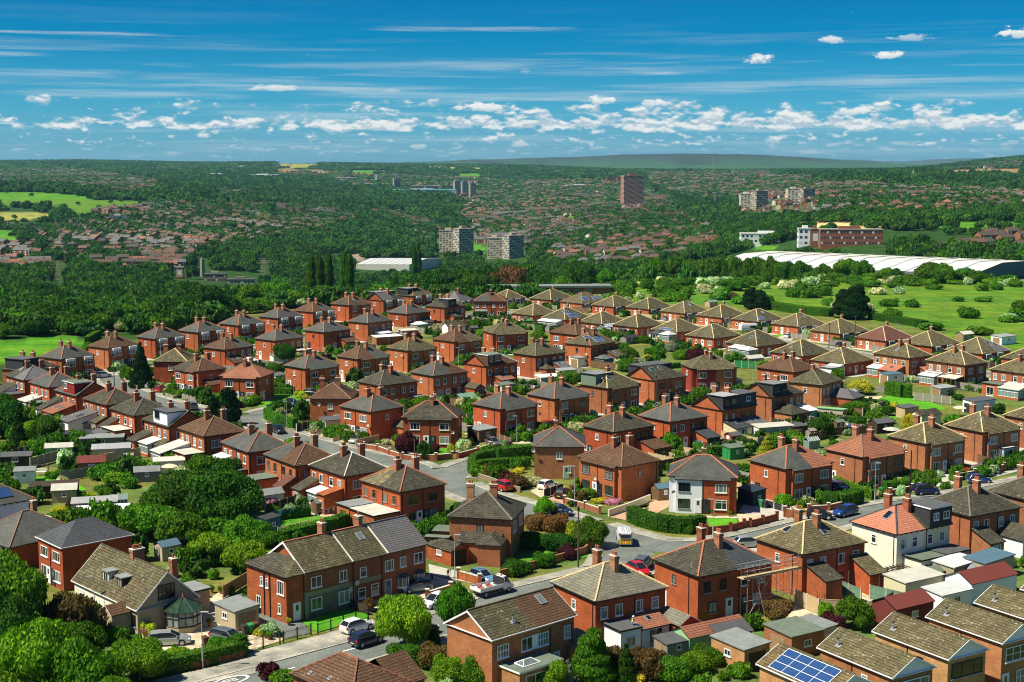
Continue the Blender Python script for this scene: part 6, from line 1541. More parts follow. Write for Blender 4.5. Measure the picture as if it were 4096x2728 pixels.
F('M4',(440,870),(680,910),1.2,'arch','mx','ml','cream scalloped fence left of the palm')
F('M4',(1530,1330),(1760,1400),1.0,'panel','mD','white','low charcoal fence with white posts beside the two wheelie bins')
F('M4',(1240,50),(1440,60),1.8,'panel','mv','ml','dark green fence with concrete posts right of the red-painted semi')
F('M5',(1060,350),(1400,390),1.8,'panel','mo','ml','grey fence with one red panel behind the large lawn')
F('M5',(700,275),(810,290),1.6,'panel','mo','mo','grey fence left of the clipped yellow-topped hedge')
F('M5',(1380,1010),(1620,1040),.9,'arch','mu2','mu2','low red wavy fence before the twin white doors')
F('M5',(1650,930),(1890,1000),1.5,'panel','timber','timber','reddish brown fence beside the two parked cars')
F('M5',(1930,930),(2075,950),1.1,'picket','wood','wood','brown picket fence at the right edge')
F('M5',(290,680),(640,660),1.6,'panel','timber','timber','reddish brown fence behind the rust-roofed semi')
F('M5',(90,740),(290,690),1.6,'panel','timber','ml','reddish fence by the little cold frame')
F('M1',(0,1400),(220,1330),1.8,'panel','mn','ml','dark fence at the left edge above the grey shed')
F('M1',(220,1330),(510,1250),1.8,'panel','mo','ml','grey concrete-posted fence along the far-left garden')
F('M1',(280,1440),(530,1370),1.8,'panel','mo','ml','grey fence left of the red-roofed summer house')
F('M1',(560,1560),(930,1500),1.5,'arch','mo','mo','scalloped grey fence in front of the red-roofed summer house')
F('M1',(860,1420),(1290,1340),1.8,'panel','mx','ml','pale fence behind the yellow bushes in the garden row')
F('M1',(1000,1330),(1290,1290),2.2,'panel','mh2','mh2','green mesh screen behind the trampoline')
F('M1',(1620,750),(1700,720),1.0,'picket','wood','wood','brown picket fence beside the glazed bay')
F('M1',(1680,800),(1850,850),1.1,'arch','mo','mo','grey arched fence on a brick wall below the rust-roofed semi')
F('Z1',(1800,900),(2000,780),1.6,'panel','wood','wood','brown wavy fence between the chalet garden and the terrace')
F('F2',(1700,600),(2040,680),1.5,'panel','mo','mo','grey weathered fence below the glass lean-tos')
F('F2',(220,660),(660,700),1.4,'panel','mx','mx','orange timber fence around the white pyramid conservatory')
F('F4',(110,1080),(350,1090),1.6,'panel','mv','ml','bright green fence with concrete posts by the small green trees')
F('F3',(1680,820),(1870,860),1.4,'panel','mo','mo','grey fence beside the white french doors')
lowwall([at('Z3',600,735),at('Z3',900,650),at('Z3',1120,590),at('Z3',1290,540),at('Z3',1350,470)],1.0,'mA','curved brick wall round the corner garden with the telegraph pole',piers=False,cap='mA')
lowwall([at('Z3',270,740),at('Z3',440,790)],1.1,'brick','short brick wall with blue railings beside the pale blue car')
lowwall([at('Z2',1630,890),at('Z2',1820,830)],.7,'brick','low curved brick wall behind the white car on the drive')
lowwall([at('Z3',1125,130),at('Z3',1290,175),at('Z3',1410,215)],.9,'mA','patterned brick wall below the flower garden with brick piers')
lowwall([at('Z3',1480,235),at('Z3',1640,180),at('Z3',1815,110)],1.0,'mz','stepped grey block wall beside the clipped hedge',cap='mm',piers=False)
lowwall([at('Z4',655,380),at('Z4',850,360),at('Z4',960,330),at('Z4',1010,325),at('Z4',1110,300),at('Z4',1225,270)],1.0,'mA','red-brown wall with scooped top along the lawn of the half white semi',cap='mX')
lowwall([at('Z4',1290,240),at('Z4',1360,250)],1.3,'mA','pair of brick gate piers beside the two wheelie bins')
lowwall([at('Z4',1480,200),at('Z4',1640,190),at('Z4',1880,130)],.9,'mA','dark brick wall under the square hedge by the blue cars')
lowwall([at('M5',840,1230),at('M5',1040,1190),at('M5',1180,1140)],.9,'mA','brick wall in front of the bushy hedge by the brown pole')
lowwall([at('M5',1455,1090),at('M5',1620,1060),at('M5',1780,1030),at('M5',1890,1000)],1.1,'mA','dark brick wall before the silver-grey car on the right road')
lowwall([at('M3',0,880),at('M3',190,900),at('M3',330,905),at('M3',480,890)],1.0,'mA','red brick wall round the purple tree garden on the bend')
lowwall([at('M3',530,890),at('M3',720,840),at('M3',830,800)],1.0,'brick','stepped orange brick wall by the heap of bricks and soil')
lowwall([at('M2',1510,680),at('M2',1640,700),at('M2',1750,740),at('M2',1870,780),at('M2',2030,800)],.9,'mA','long red brick wall with piers before the shrubs and purple tree')
lowwall([at('M2',580,430),at('M2',700,500),at('M2',880,525)],.5,'stone','low stone wall under the curved clipped hedge',cap='stone',piers=False)
lowwall([at('M3',700,1060),at('M3',850,1110),at('M3',1000,1170),at('M3',1110,1200)],.8,'stone','curving stone wall under the mixed hedge on the corner',cap='stone',piers=False)
lowwall([at('M1',1145,640),at('M1',1180,690),at('M1',1270,710)],.9,'stone','curved stone wall at the foot of the monkey puzzle tree',cap='stone',piers=False)
lowwall([at('M1',1520,770),at('M1',1600,800),at('M1',1640,790)],.7,'stone','small stone planter wall around the round bush',cap='stone',piers=False)
lowwall([at('F3',380,215),at('F3',800,240)],1.8,'brick','long old brick boundary wall behind the bungalows',piers=False,cap='brick')
lowwall([at('Z1',1230,1540),at('Z1',1600,1460),at('Z1',1970,1370)],.7,'mA','dark brick wall under the hedge beside the street name sign',piers=False,cap='mA')
def icos(sub=1):
 bm=bmesh.new();bmesh.ops.create_icosphere(bm,subdivisions=sub,radius=1)
 v=np.array([p.co[:]for p in bm.verts]);f=[[q.index for q in p.verts]for p in bm.faces];bm.free();return v,f
ICO=icos(1)
def leaf_mesh(name,P,N,size,mat,core=None,seed=0,aspect=1.0,tip=None):
 """leaf cards at points P facing N; core: list of (centre, radii) of the shaded mass inside"""
 r=np.random.RandomState(seed);n=len(P)
 N=N+r.normal(0,.7,(n,3));N/=np.linalg.norm(N,axis=1)[:,None]
 a=np.cross(N,r.normal(0,1,(n,3)));a/=np.linalg.norm(a,axis=1)[:,None]
 b=np.cross(N,a)
 s=size*(.6+.8*r.rand(n))[:,None]
 q=np.stack([P-a*s-b*s*.35*aspect,P+a*s*.1-b*s*aspect*.8,P+a*s,P+a*s*.1+b*s*aspect*.8],1).reshape(-1,3)
 V=[q];F=[tuple(range(4*i,4*i+4))for i in range(n)];k=4*n
 for c,rad in(core or[]):
  v,f=ICO
  vv=v*np.array(rad)*(1+.12*r.normal(0,1,(len(v),1)))+np.array(c)
  V.append(vv);F+=[tuple(k+i for i in t)for t in f];k+=len(v)
 me=bpy.data.meshes.new(name);me.from_pydata(np.concatenate(V).tolist(),[],F)
 me.materials.append(MATS[mat]);return me
PROTO={}
def crown_pts(kind,n,seed):
 r=np.random.RandomState(seed)
 if kind in('round','bush','wide'):
  K={'round':24,'bush':12,'wide':32}[kind]
  L=[]
  for i in range(K):
   t=r.rand()*2*PI;rr=.62*math.sqrt(r.rand());z=.30+.5*r.rand()*(1-rr*.6)if kind!='bush' else.32+.32*r.rand()
   R=(.17+.17*r.rand())*(1.25 if kind=='bush' else 1)
   L.append(((rr*math.cos(t),rr*math.sin(t),z),(R,R,R*(.62 if kind!='bush' else.85))))
  L.append(((0,0,.52),(.56,.56,.30)))
  if kind=='bush':L.append(((0,0,.3),(.8,.8,.34)))
 elif kind=='tall':
  L=[((.18*math.cos(i*2.4),.18*math.sin(i*2.4),.2+.72*i/11),((.62-.035*i+.15*r.rand()),)*2+(.13,))for i in range(12)]
 elif kind=='poplar':
  L=[((.2*math.cos(i*2.4)*r.rand(),.2*math.sin(i*2.4)*r.rand(),.12+.82*i/13),(.62*math.sin(PI*(.15+.75*(1-i/14.)))+.12,)*2+(.09,))for i in range(14)]
 elif kind=='conifer':
  L=[((.07*math.cos(i*2),.07*math.sin(i*2),.08+.86*i/13),((1-i/13.)*.82+.1,)*2+(.075,))for i in range(14)]
 w=np.array([l[1][0]*(l[1][0]+l[1][2])for l in L]);w/=w.sum()
 ix=r.choice(len(L),n,p=w)
 d=r.normal(0,1,(n,3));d[:,2]+=.25;d/=np.linalg.norm(d,axis=1)[:,None]
 C=np.array([l[0]for l in L])[ix];Rr=np.array([l[1]for l in L])[ix]
 P=C+d*Rr*(.80+.28*r.rand(n,1)**1.2)
 core=[(c,tuple(x*.8 for x in q))for c,q in L]
 keep=np.ones(n,bool)
 for c,q in L:
  dd=(((P-np.array(c))/np.array(q))**2).sum(1);keep&=dd>.5
 P,d=P[keep],d[keep]
 k=1/max(np.abs(P[:,:2]).max()*.95,.01);P[:,:2]*=k
 core=[((c[0]*k,c[1]*k,c[2]),(q[0]*k,q[1]*k,q[2]))for c,q in core]
 return P,d,core
NL={'big':(24000,.028),'mid':(9500,.040),'small':(2600,.075),'far':(800,.115),'dist':(220,.20)}
def crown(kind,lod,mat,seed=0):
 key=(kind,lod,mat,seed)
 if key not in PROTO:
  n,s=NL[lod];P,d,core=crown_pts(kind,n,seed*7+3)
  PROTO[key]=leaf_mesh('crown',P,d,s*(1.25 if kind in('poplar','tall','conifer')else 1),mat,core,seed)
 return PROTO[key]
def trunk_mesh(seed=0):
 key=('trunk',seed)
 if key not in PROTO:
  r=random.Random(seed);m=MB();m.bar((0,0,-.02),(.01,.01,.42),.055,'bark',8,.035)
  for i in range(5):a=i*1.3+r.random();m.bar((0,0,.28+.03*i),(.45*math.cos(a),.45*math.sin(a),.55+.06*i),.028,'bark',5,.008)
  PROTO[key]=m.mesh('trunk')
 return PROTO[key]
def tree(x,y,r,h,kind='round',mat='ma',lod='mid',label='',name=None,cat=None,group=None,z=0.,seed=None):
 seed=rnd.randint(0,3)if seed is None else seed
 sh=kind=='bush'
 o=empty(name or('shrub' if sh else{'conifer':'conifer_tree','poplar':'poplar_tree'}.get(kind,'tree')),(x,y,z),rnd.random()*6.28,label,cat or('shrub' if sh else 'tree'),group)
 o.scale=(r,r,h)
 link('crown',crown(kind,lod,mat,seed),o)
 if not sh:link('trunk',trunk_mesh(seed),o)
 return o
T=[(None,-45.5,131,5.0,9.5,'wide','mb','big','biggest bright green sycamore of the clump in the bottom left corner'),(None,-40.5,128.5,4.2,8.0,'wide','mb','big','bright green sycamore in front of the silver car, bottom left clump'),(None,-36.6,125.5,3.2,5.6,'wide','mb','big','low bright green tree at the right end of the bottom left clump'),('Z1',1130,1545,3.2,4.6,'wide','mb','big','low bright green bush-like tree nearest the road roundel'),(None,-48.0,122.5,4.5,7.5,'wide','mb','big','bright green tree cut by the bottom left corner of the photo'),(None,-41.5,121,4.0,5.2,'wide','mb','big','bright green tree cut by the bottom edge, left of the road roundel'),(None,-55.0,147,5.4,12.5,'wide','ma','big','tall mid green tree at the left edge before the dark slate-roofed house'),(None,-51.6,141,4.6,8.6,'wide','mc','big','dark shaded tree behind the bright bottom left clump'),(None,-47.3,148.5,3.4,6.6,'round','mg','mid','loose olive brown tree in front of the long tan-roofed chalet'),(None,-45.0,143.5,2.6,4.6,'round','ma','mid','small tree between the street lamp and the chalet porch'),(None,-58.5,157,4.0,8.0,'round','mb','mid','light green tree at the left edge below the old slate roof'),(None,-48.0,203,6.0,8.5,'wide','mc','big','broad dark tree left part of the dark mass behind the chalet gardens'),(None,-41.5,200,6.2,9.5,'wide','mc','big','broadest dark green tree behind the chalet gardens left of the white shed'),(None,-50.5,193,4.0,5.5,'wide','ma','mid','mid green tree above the grey and white garage roofs'),(None,-45.0,190,3.6,5.0,'round','ma','mid','green tree behind the green Victorian style lamp'),(None,-35.5,186,3.6,5.2,'wide','ma','mid','round green tree beside the small pale green shed'),(None,-39.0,180,3.2,4.6,'round','mb','mid','light green garden tree right of the green Victorian style lamp'),(None,-33.6,176,3.4,4.6,'wide','mb','mid','bright green tree above the chalet patio'),(None,-31.5,182,2.4,4.2,'round','ma','mid','green tree next to the blue garden shed'),(None,-29.6,172.5,1.8,2.6,'bush','ma','small','rounded dark shrub between the blue deckchairs and the terrace'),('M1',1305,690,2.9,10.6,'conifer','mh','mid','dark monkey puzzle tree standing on the bend of the left road'),('M1',60,1150,4.0,8.5,'round','mc','mid','tall dark tree at the left edge beside the garden row'),('M1',40,1010,3.0,6.5,'round','ma','mid','green tree at the left edge above the tall dark one'),('M1',168,1250,1.6,4.8,'tall','mc','mid','narrow dark cypress in the far-left gardens'),('M1',190,1130,2.4,4.0,'round','ma','mid','rounded tree behind the narrow dark cypress'),('M1',430,1215,2.8,6.5,'round','ma','mid','feathery green tree beside the long dark garages'),('M1',290,1170,2.4,4.2,'round','mb','mid','light green small tree left of the feathery green tree'),('M1',310,980,2.1,2.8,'bush','ma','small','clipped round hedge bush by the white parasol'),('M1',235,905,1.6,2.4,'bush','me','small','dark red shrub beside the glass lean-to of the garden row'),('M1',1168,495,1.2,3.9,'tall','mb','mid','yellowish green column tree before the brown-roofed bay house'),('M1',1170,620,1.9,3.6,'bush','ma','mid','leafy bush left of the monkey puzzle tree'),('M1',1375,580,1.6,2.6,'bush','ma','mid','leafy bush right of the monkey puzzle tree'),('M1',1340,650,1.4,1.2,'bush','blossom','small','pale flowering bush under the monkey puzzle tree'),('M1',1568,765,1.5,1.7,'bush','ma','small','round green bush in the stone planter beside the red car'),('M2',275,462,2.7,7.0,'tall','mh','mid','large dark conifer on the left road bend'),('M2',135,420,1.8,4.6,'tall','mh','mid','smaller dark conifer beside the large one on the left road bend'),('M2',90,235,1.8,2.0,'bush','mb','small','bright round bush below the rust-roofed semi'),('M2',420,280,1.9,2.0,'bush','md','small','golden yellow bush in front of the rust-roofed semi'),('M2',360,300,1.1,1.6,'bush','me','small','small purple bush next to the golden bush, rust-roofed semi'),('M2',490,270,1.6,2.4,'bush','mb','small','light green bush right of the golden bush'),('M2',735,345,2.6,2.8,'bush','ma','small','weeping pale green tree behind the curved clipped hedge'),('M2',930,355,1.2,1.4,'bush','me','small','red-brown bush near the dark blue car'),('M2',925,210,1.3,1.7,'bush','md','small','yellow bush above the kerb of the cul-de-sac'),('M2',975,215,.8,1.0,'bush','md','small','small golden bush beside the black parked car'),('F1',1000,1050,2.7,6.4,'round','mc','mid','round dark green tree before the white garage between the left rows'),('F1',880,1170,2.4,2.8,'bush','mc','small','dark bush right of the round dark green tree foot'),('M3',55,872,2.3,5.2,'round','me','mid','purple-black tree on the bend in front of the brick semi'),('M3',225,890,1.7,3.4,'bush','mc','mid','dark green bush beside the purple tree'),('M3',310,830,1.0,1.7,'bush','me','small','small purple bush under the corner semi window'),('M3',472,835,.8,1.9,'round','md','small','yellow lollipop tree on the corner lawn'),('M3',580,790,1.5,1.9,'bush','blossom','small','pale flowering bush by the ribbed garage'),('M3',625,760,1.2,1.4,'bush','md','small','bright yellow bush near the heap of bricks'),('M3',205,455,2.4,4.0,'round','mb','mid','bright green ball tree behind the corner semi'),('M3',45,460,2.0,3.4,'round','ma','mid','green tree left of the bright ball tree'),('M3',640,480,1.8,2.9,'bush','mb','small','climbing green bushes left of the slate-roofed semi'),('M3',1545,235,2.6,4.8,'wide','ma','mid','large rounded green tree beside the white-roofed garage'),('M3',1400,225,1.6,2.4,'bush','ma','small','green bush left of the large rounded tree'),('M3',1640,660,2.0,2.8,'bush','blossom','small','white flowering bush by the path above the slate pyramid roof'),('M3',1740,770,2.1,4.0,'round','ma','mid','leafy tree between the slate pyramid roof and the mossy roof'),('M3',820,880,1.9,2.6,'bush','mf','small','domed clipped bush on the corner before the long hedges'),('M3',750,1050,1.8,2.2,'bush','mb','small','light green shrub in the corner hedge garden, left'),('M3',840,1060,1.7,2.3,'bush','mg','small','coppery shrub in the corner hedge garden, middle'),('M3',905,1080,1.8,3.0,'bush','ma','small','tall green shrub in the corner hedge garden'),('M3',990,1130,1.4,2.6,'bush','me','small','dark purple shrub above the red car'),('M3',1080,1160,1.9,2.6,'bush','mg','small','round coppery shrub right of the purple one above the red car'),('M3',1090,1020,1.0,1.1,'bush','md','small','small yellow shrub on the lawn of the slate pyramid house'),('M3',1240,1130,1.7,1.7,'bush','blossom','small','mixed flowering bush beside the stone steps'),('M3',1632,1200,.7,2.4,'tall','mb','mid','narrow green cypress beside the street lamp'),('M3',1570,1270,.8,1.6,'conifer','mb','small','small cone-shaped conifer by the dark parked car'),('M3',1650,1270,1.3,1.6,'bush','mg','small','bronze shrub beside the cone-shaped conifer'),('M3',1720,1250,1.5,1.8,'bush','mb','small','yellow-green shrub below the orange brick semi'),('M3',1840,1290,1.4,.7,'bush','md','small','low yellowish heather bed in the flower garden'),('M3',1950,1300,1.4,.8,'bush','ma2','small','lilac and purple flower bed beside the stepped wall'),('M4',655,850,2.3,4.5,'round','mb','mid','round light green tree beside the white conservatory'),('M4',1540,850,1.8,3.9,'conifer','md','mid','golden green conifer behind the long garden hedge'),('M4',1690,790,.9,3.0,'tall','mc','mid','dark column conifer right of the golden one'),('M4',1350,790,2.2,2.2,'bush','mc','small','dark rounded shrub beside the red summer house'),('M4',1130,790,2.0,1.9,'bush','mg','small','flowering shrub left of the red summer house'),('M4',1640,770,2.6,2.4,'bush','ma','small','spreading green shrub below the white flat roof'),('M4',1800,760,2.6,2.2,'bush','mb','small','spreading light shrub right of the dark column conifer'),('M4',720,900,1.6,2.0,'bush','ma','small','green bush left of the half white semi roof'),('M4',735,345,1.3,2.6,'bush','blossom','small','cream-leaved bush beside the red car under the gable'),('M4',850,360,1.2,1.3,'bush','ma','small','round green bush beside the red parked car'),('M4',1560,1230,1.6,2.4,'bush','mb','small','bright leafy bush above the charcoal fence'),('M4',1450,1180,1.5,1.8,'bush','mc','small','dark ivy bush left of the bright leafy one'),('M4',1700,1310,1.6,1.9,'bush','mb','small','bright bush at the right end of the charcoal fence'),('M4',1830,1370,1.0,.9,'bush','md','small','yellow flower bush next to the gate piers'),('F3',930,1030,2.7,4.8,'round','ma','mid','left of two green trees in the garden hollow of the centre'),('F3',1250,1040,3.2,5.2,'wide','ma','mid','widest green tree in the garden hollow of the centre'),('F3',1160,1050,1.9,2.9,'bush','md','mid','creamy yellow shrub between the two hollow trees'),('F3',1430,900,1.9,3.0,'bush','mj','mid','silvery grey shrub beside the large white conservatory'),('F3',1530,990,2.1,3.0,'bush','mb','mid','light green shrub right of the widest hollow tree'),('F3',1590,860,1.2,1.9,'bush','blossom','small','pale blossoming bush before the white french doors'),('F3',1720,1000,2.7,3.6,'bush','me','mid','dark purple tree beside the chimney of the red-painted semi'),('F3',900,1140,2.1,4.0,'round','ma','mid','green tree left of the gable-ended house'),('F3',2110,1020,1.1,2.0,'bush','mb','small','small round light tree below the twin conservatories'),('F3',820,700,2.0,2.8,'bush','mb','small','rose bush before the fourth inner bungalow'),('F3',480,430,1.3,1.6,'bush','me','small','purple bush beside the white car by the bungalows'),('F3',1150,180,2.6,4.2,'round','mc','mid','dark tree in the white-flowered scrub behind the bungalows'),('F2',718,610,1.9,2.4,'bush','me','small','red maple right of the white pyramid conservatory'),('F2',465,775,2.4,3.0,'bush','me','small','red maple above the olive-roofed semi'),('F2',1040,650,2.3,3.0,'bush','mg','small','coppery bush above the dark summer house'),('F2',1200,680,2.0,5.2,'round','ma','mid','tall green tree between the dotted roof and the blue sheet'),('F2',1245,725,1.6,2.6,'bush','mb','small','light bush at the foot of the tall green tree'),('F2',1375,580,1.9,2.2,'bush','mb','small','spiky pale palm-like bush under the half slate semi'),('F2',1930,785,2.6,3.9,'wide','ma','mid','large rounded green bush by the weathered fence'),('F2',720,725,1.4,1.7,'bush','ma','small','small bush beside the white gabled garage'),('F4',300,402,3.4,7.4,'tall','mh','mid','left of two dark conifers behind the meadow bungalows'),('F4',415,405,3.9,6.6,'tall','mh','mid','right of two dark conifers behind the meadow bungalows'),('F4',1400,505,4.6,9.2,'tall','mh','big','left half of the great dark conifer pair by the meadow'),('F4',1540,520,5.4,11.0,'tall','mh','big','right half of the great dark conifer pair by the meadow'),('F4',775,255,2.3,3.4,'bush','ma','mid','round bush alone at the left of the meadow bushes'),('F4',905,215,3.0,4.6,'bush','ma','mid','tall bush second from the left in the meadow'),('F4',1035,240,2.6,4.0,'bush','ma','mid','round bush in the middle of the meadow row'),('F4',1180,240,3.2,4.0,'bush','ma','mid','broad bush in the meadow left of the great conifers'),('F4',365,85,1.7,2.6,'bush','mc','small','first of three small dark bushes high in the meadow'),('F4',500,92,1.5,2.8,'bush','mc','small','second of three small dark bushes high in the meadow'),('F4',638,103,1.7,2.6,'bush','mc','small','third of three small dark bushes high in the meadow'),('F4',40,180,4.4,5.6,'wide','ma','mid','left tree of the leafy thicket in the meadow'),('F4',150,185,4.6,6.2,'wide','ma','mid','middle tree of the leafy thicket in the meadow'),('F4',245,150,3.6,5.0,'wide','ma','mid','right tree of the leafy thicket in the meadow'),('F4',75,290,3.0,3.0,'bush','mg','mid','coppery bush left of the two dark conifers'),('M5',570,290,2.9,3.8,'wide','md','mid','flat-topped yellow green tree above the large lawn'),('M5',560,480,2.0,3.4,'round','ma','mid','small round tree below the hipped extension'),('M5',680,440,1.5,2.6,'round','mc','mid','small dark tree right of the small round one'),('M5',815,490,1.5,2.6,'round','mc','mid','dark green bush at the lawn edge'),('M5',880,455,1.1,2.3,'bush','md','small','golden bush beside the dark green one at the lawn edge'),('M5',1010,615,1.7,3.2,'bush','md','mid','golden tree left of the cream-walled garage'),('M5',820,560,1.5,1.5,'bush','mb','small','low light bush left of the golden tree'),('M5',700,520,1.9,1.9,'bush','ma','small','low green bush in the vegetable plot'),('M5',205,690,2.5,4.6,'round','mc','mid','dark tree above the washing and rust-roofed semi'),('M5',130,1250,2.0,2.4,'bush','ma','mid','leafy bush left of the square clipped hedge'),('M5',1845,470,1.4,2.4,'bush','mc','small','dark bush beside the white garden office'),('M5',1400,320,.8,1.6,'tall','mc','small','small dark cone tree by the long grey fence'),('M5',1475,345,1.2,1.6,'bush','mc','small','round dark bush by the long grey fence'),('M5',1060,1115,2.2,2.8,'bush','ma','mid','leafy bush in front of the tan-roofed semi by the brown pole'),('M5',800,1150,1.3,1.9,'bush','mb','small','light yellow green bush left of the clipped hedge'),('M5',1430,1090,.9,1.2,'bush','mb','small','small light bush behind the dark brick wall'),('M5',1420,560,2.0,1.8,'bush','ma','small','spreading grassy bush right of the cream-walled garage'),('Z4',1230,1095,1.9,3.3,'round','mg','mid','round coppery green tree below the scaffolding'),('Z4',1850,1130,2.2,4.0,'round','ma','mid','bright leafy tree beside the dark green fence'),('Z4',1655,1190,1.8,2.7,'bush','me','mid','deep purple maple beside the boarded fence'),('Z4',1390,1140,1.5,1.2,'bush','me','small','low dark purple shrub by the small lawn'),('Z4',1620,1050,1.0,2.0,'bush','mb','small','slender light bush against the boarded fence'),('Z4',1060,1130,1.2,1.3,'bush','ma','small','shrub under the garden arches of the scaffolded house'),('Z5',1660,890,.55,1.8,'tall','md','small','small yellow green cone conifer by the dark fence'),('Z5',1570,870,.9,1.1,'bush','me','small','purple bush left of the yellow green cone'),('Z2',1445,1310,3.3,6.9,'wide','mb','big','bright green street tree in front of the white hatchback on the drive'),('Z3',250,1170,2.3,6.4,'wide','ma','big','second street tree, beside the flatbed truck'),('Z2',1480,1420,2.0,2.4,'bush','ma','mid','leafy bush right of the brown ribbed roof'),('Z2',1685,1440,2.0,2.6,'bush','mg','mid','olive yellow conifer bush below the street trees'),('Z2',1790,1540,1.8,2.6,'bush','mb','mid','round bright bush beside the gabled brown house'),('Z2',1685,1290,.9,2.0,'tall','mc','mid','dark cone conifer behind the olive bush'),('Z3',450,1570,2.4,3.6,'bush','ma','big','tall leafy shrub against the orange gable wall'),('Z3',950,1610,2.2,3.2,'bush','mb','big','bright shrub below the green flat roof'),('Z3',1340,1570,2.5,5.2,'tall','ma','big','broad dark green conifer at the bottom right of the green roof'),('Z3',1620,1570,1.4,4.0,'conifer','mc','mid','pointed conifer at the bottom edge right of the broad conifer'),('Z3',1510,1500,2.0,3.2,'bush','mg','mid','coppery bush between the two bottom conifers'),('Z3',1790,1520,2.4,3.2,'bush','mg','mid','olive brown bush at the bottom below the dark shed roof'),('Z4',380,1540,2.0,2.6,'bush','ma','mid','thick green bush at the bottom left of the solar roof'),('Z4',560,1480,1.9,2.4,'bush','mb','mid','leafy vine-covered bush along the gravel-roofed garage'),('Z4',680,1420,1.7,2.0,'bush','ma','mid','leafy bush touching the gravel-roofed garage'),('Z4',60,1560,1.4,1.3,'bush','md','small','yellow bush at the bottom edge'),('Z3',200,1600,1.5,2.0,'bush','mb','small','light bush at the bottom edge below the orange gable'),('Z3',650,1620,1.6,1.8,'bush','md','small','yellowish bush at the bottom edge under the sun room'),('Z3',1150,1590,1.0,2.6,'conifer','mj','small','bluish pointed conifer by the paved path'),('Z2',360,1540,1.2,1.8,'bush','me','small','reddish shrub on the near verge left of the brown roof'),('Z2',480,1560,1.4,1.3,'bush','ma','small','green shrub on the near verge left of the brown roof'),('Z3',960,230,1.5,3.2,'round','mb','mid','feathery light tree on the corner opposite the red brick wall'),('Z3',1330,480,2.6,4.6,'wide','ma','big','largest rounded green tree on the corner by the telegraph pole'),('Z3',1220,460,1.8,3.6,'bush','md','mid','yellow green conifer left of the telegraph pole'),('Z3',1060,350,2.4,2.6,'bush','mg','mid','bronze hedge bush on the corner garden'),('Z3',900,330,2.0,2.3,'bush','mg','mid','bronze hedge bush nearer the dark-tiled house'),('Z3',1080,490,2.5,2.4,'bush','mc','mid','dark clipped mound in the corner garden'),('Z3',880,480,2.2,2.4,'bush','ma','mid','green shrub beside the dark-tiled house in the corner garden'),('Z3',950,635,1.6,2.0,'bush','mf','mid','clipped drum-shaped bush behind the curved brick wall'),('Z3',730,690,2.1,1.9,'bush','mc','mid','spreading dark bush at the left end of the curved wall'),('Z3',1145,570,1.5,1.9,'bush','me','mid','pinkish purple bush behind the curved wall'),('Z3',1055,590,.8,1.0,'bush','me','small','small red-brown bush behind the curved wall'),('Z1',1420,1390,1.5,1.6,'bush','mb','mid','light bush behind the near hedge below the silver car'),('Z1',1770,1300,1.2,1.5,'bush','ma','mid','leafy bush in front of the dark grey estate car'),('Z1',1205,1190,.9,1.6,'bush','md','small','potted yellow green acer by the chalet corner'),('Z1',950,1130,1.3,1.3,'bush','blossom','small','white hydrangea by the chalet front door'),('Z1',690,960,2.2,1.6,'bush','mc','small','dark shrub under the chalet windows'),('Z1',740,1040,2.0,1.8,'bush','ma','small','shrub before the chalet front hedge'),('Z1',850,110,1.3,2.6,'round','mb','mid','small lollipop tree on the upper left lawn'),('Z1',595,165,1.3,1.6,'bush','me','small','dark red bush beside the yellow ones on the upper left lawn'),('Z1',715,95,1.2,1.3,'bush','md','small','yellow bush by the fence of the upper left lawn'),('Z1',640,105,1.5,1.7,'bush','ma','small','green bush by the fence of the upper left lawn'),('Z1',480,195,1.4,1.0,'bush','md','small','low golden bush beside the grey flat garage roof'),('Z1',740,150,1.0,1.1,'bush','md','small','yellow green bush in the middle of the upper left lawn'),('Z2',1150,995,.9,1.7,'round','mg','small','pale twisted willow in front of the terrace'),('Z2',370,1190,1.3,1.5,'bush','blossom','small','pale rose bush beside the black gates'),('Z2',280,1190,.8,.9,'bush','md','small','potted golden grass near the two grey bins'),('M1',1400,1480,2.0,2.4,'bush','mb','small','light shrub beside the cream parasol'),('M1',1330,1460,2.0,2.0,'bush','ma','small','green shrub left of the cream parasol'),('M1',1180,1470,1.8,1.8,'bush','md','small','yellow variegated shrub in the garden row'),('M1',1030,1490,2.0,2.2,'bush','mc','small','dark shrub left of the yellow variegated one'),('M1',1060,1560,2.2,1.8,'bush','mb','small','rounded light bush at the end of the garden row'),('M1',690,1290,1.5,1.6,'bush','ma','small','shrub beside the small garages in the garden row'),('M1',490,1530,1.4,1.4,'bush','ma','small','clipped bush beside the garden swing seat'),('M1',260,1250,1.8,1.8,'bush','mb','small','rose bush beyond the far-left fence'),('M1',820,350,1.6,2.6,'bush','mb','small','light bush at the corner of the green field'),('M2',225,1000,3.2,5.0,'round','mc','mid','dark tree left of the white garden shed'),('M2',60,1000,3.6,5.5,'round','ma','mid','mid green tree below the white-roofed conservatory'),('M2',640,1230,1.2,1.7,'bush','ma2','small','pink rose bush before the white garden shed'),('M2',530,1240,1.1,1.5,'bush','ma','small','green rose bush at the end of the white garden shed'),]
for reg,x,y,r,h,kind,mat,lod,lb in T:
 if reg:p=at(reg,x,y)
 else:p=Vector((x,y,0))
 tree(p.x,p.y,r,h,kind,mat,lod,lb)
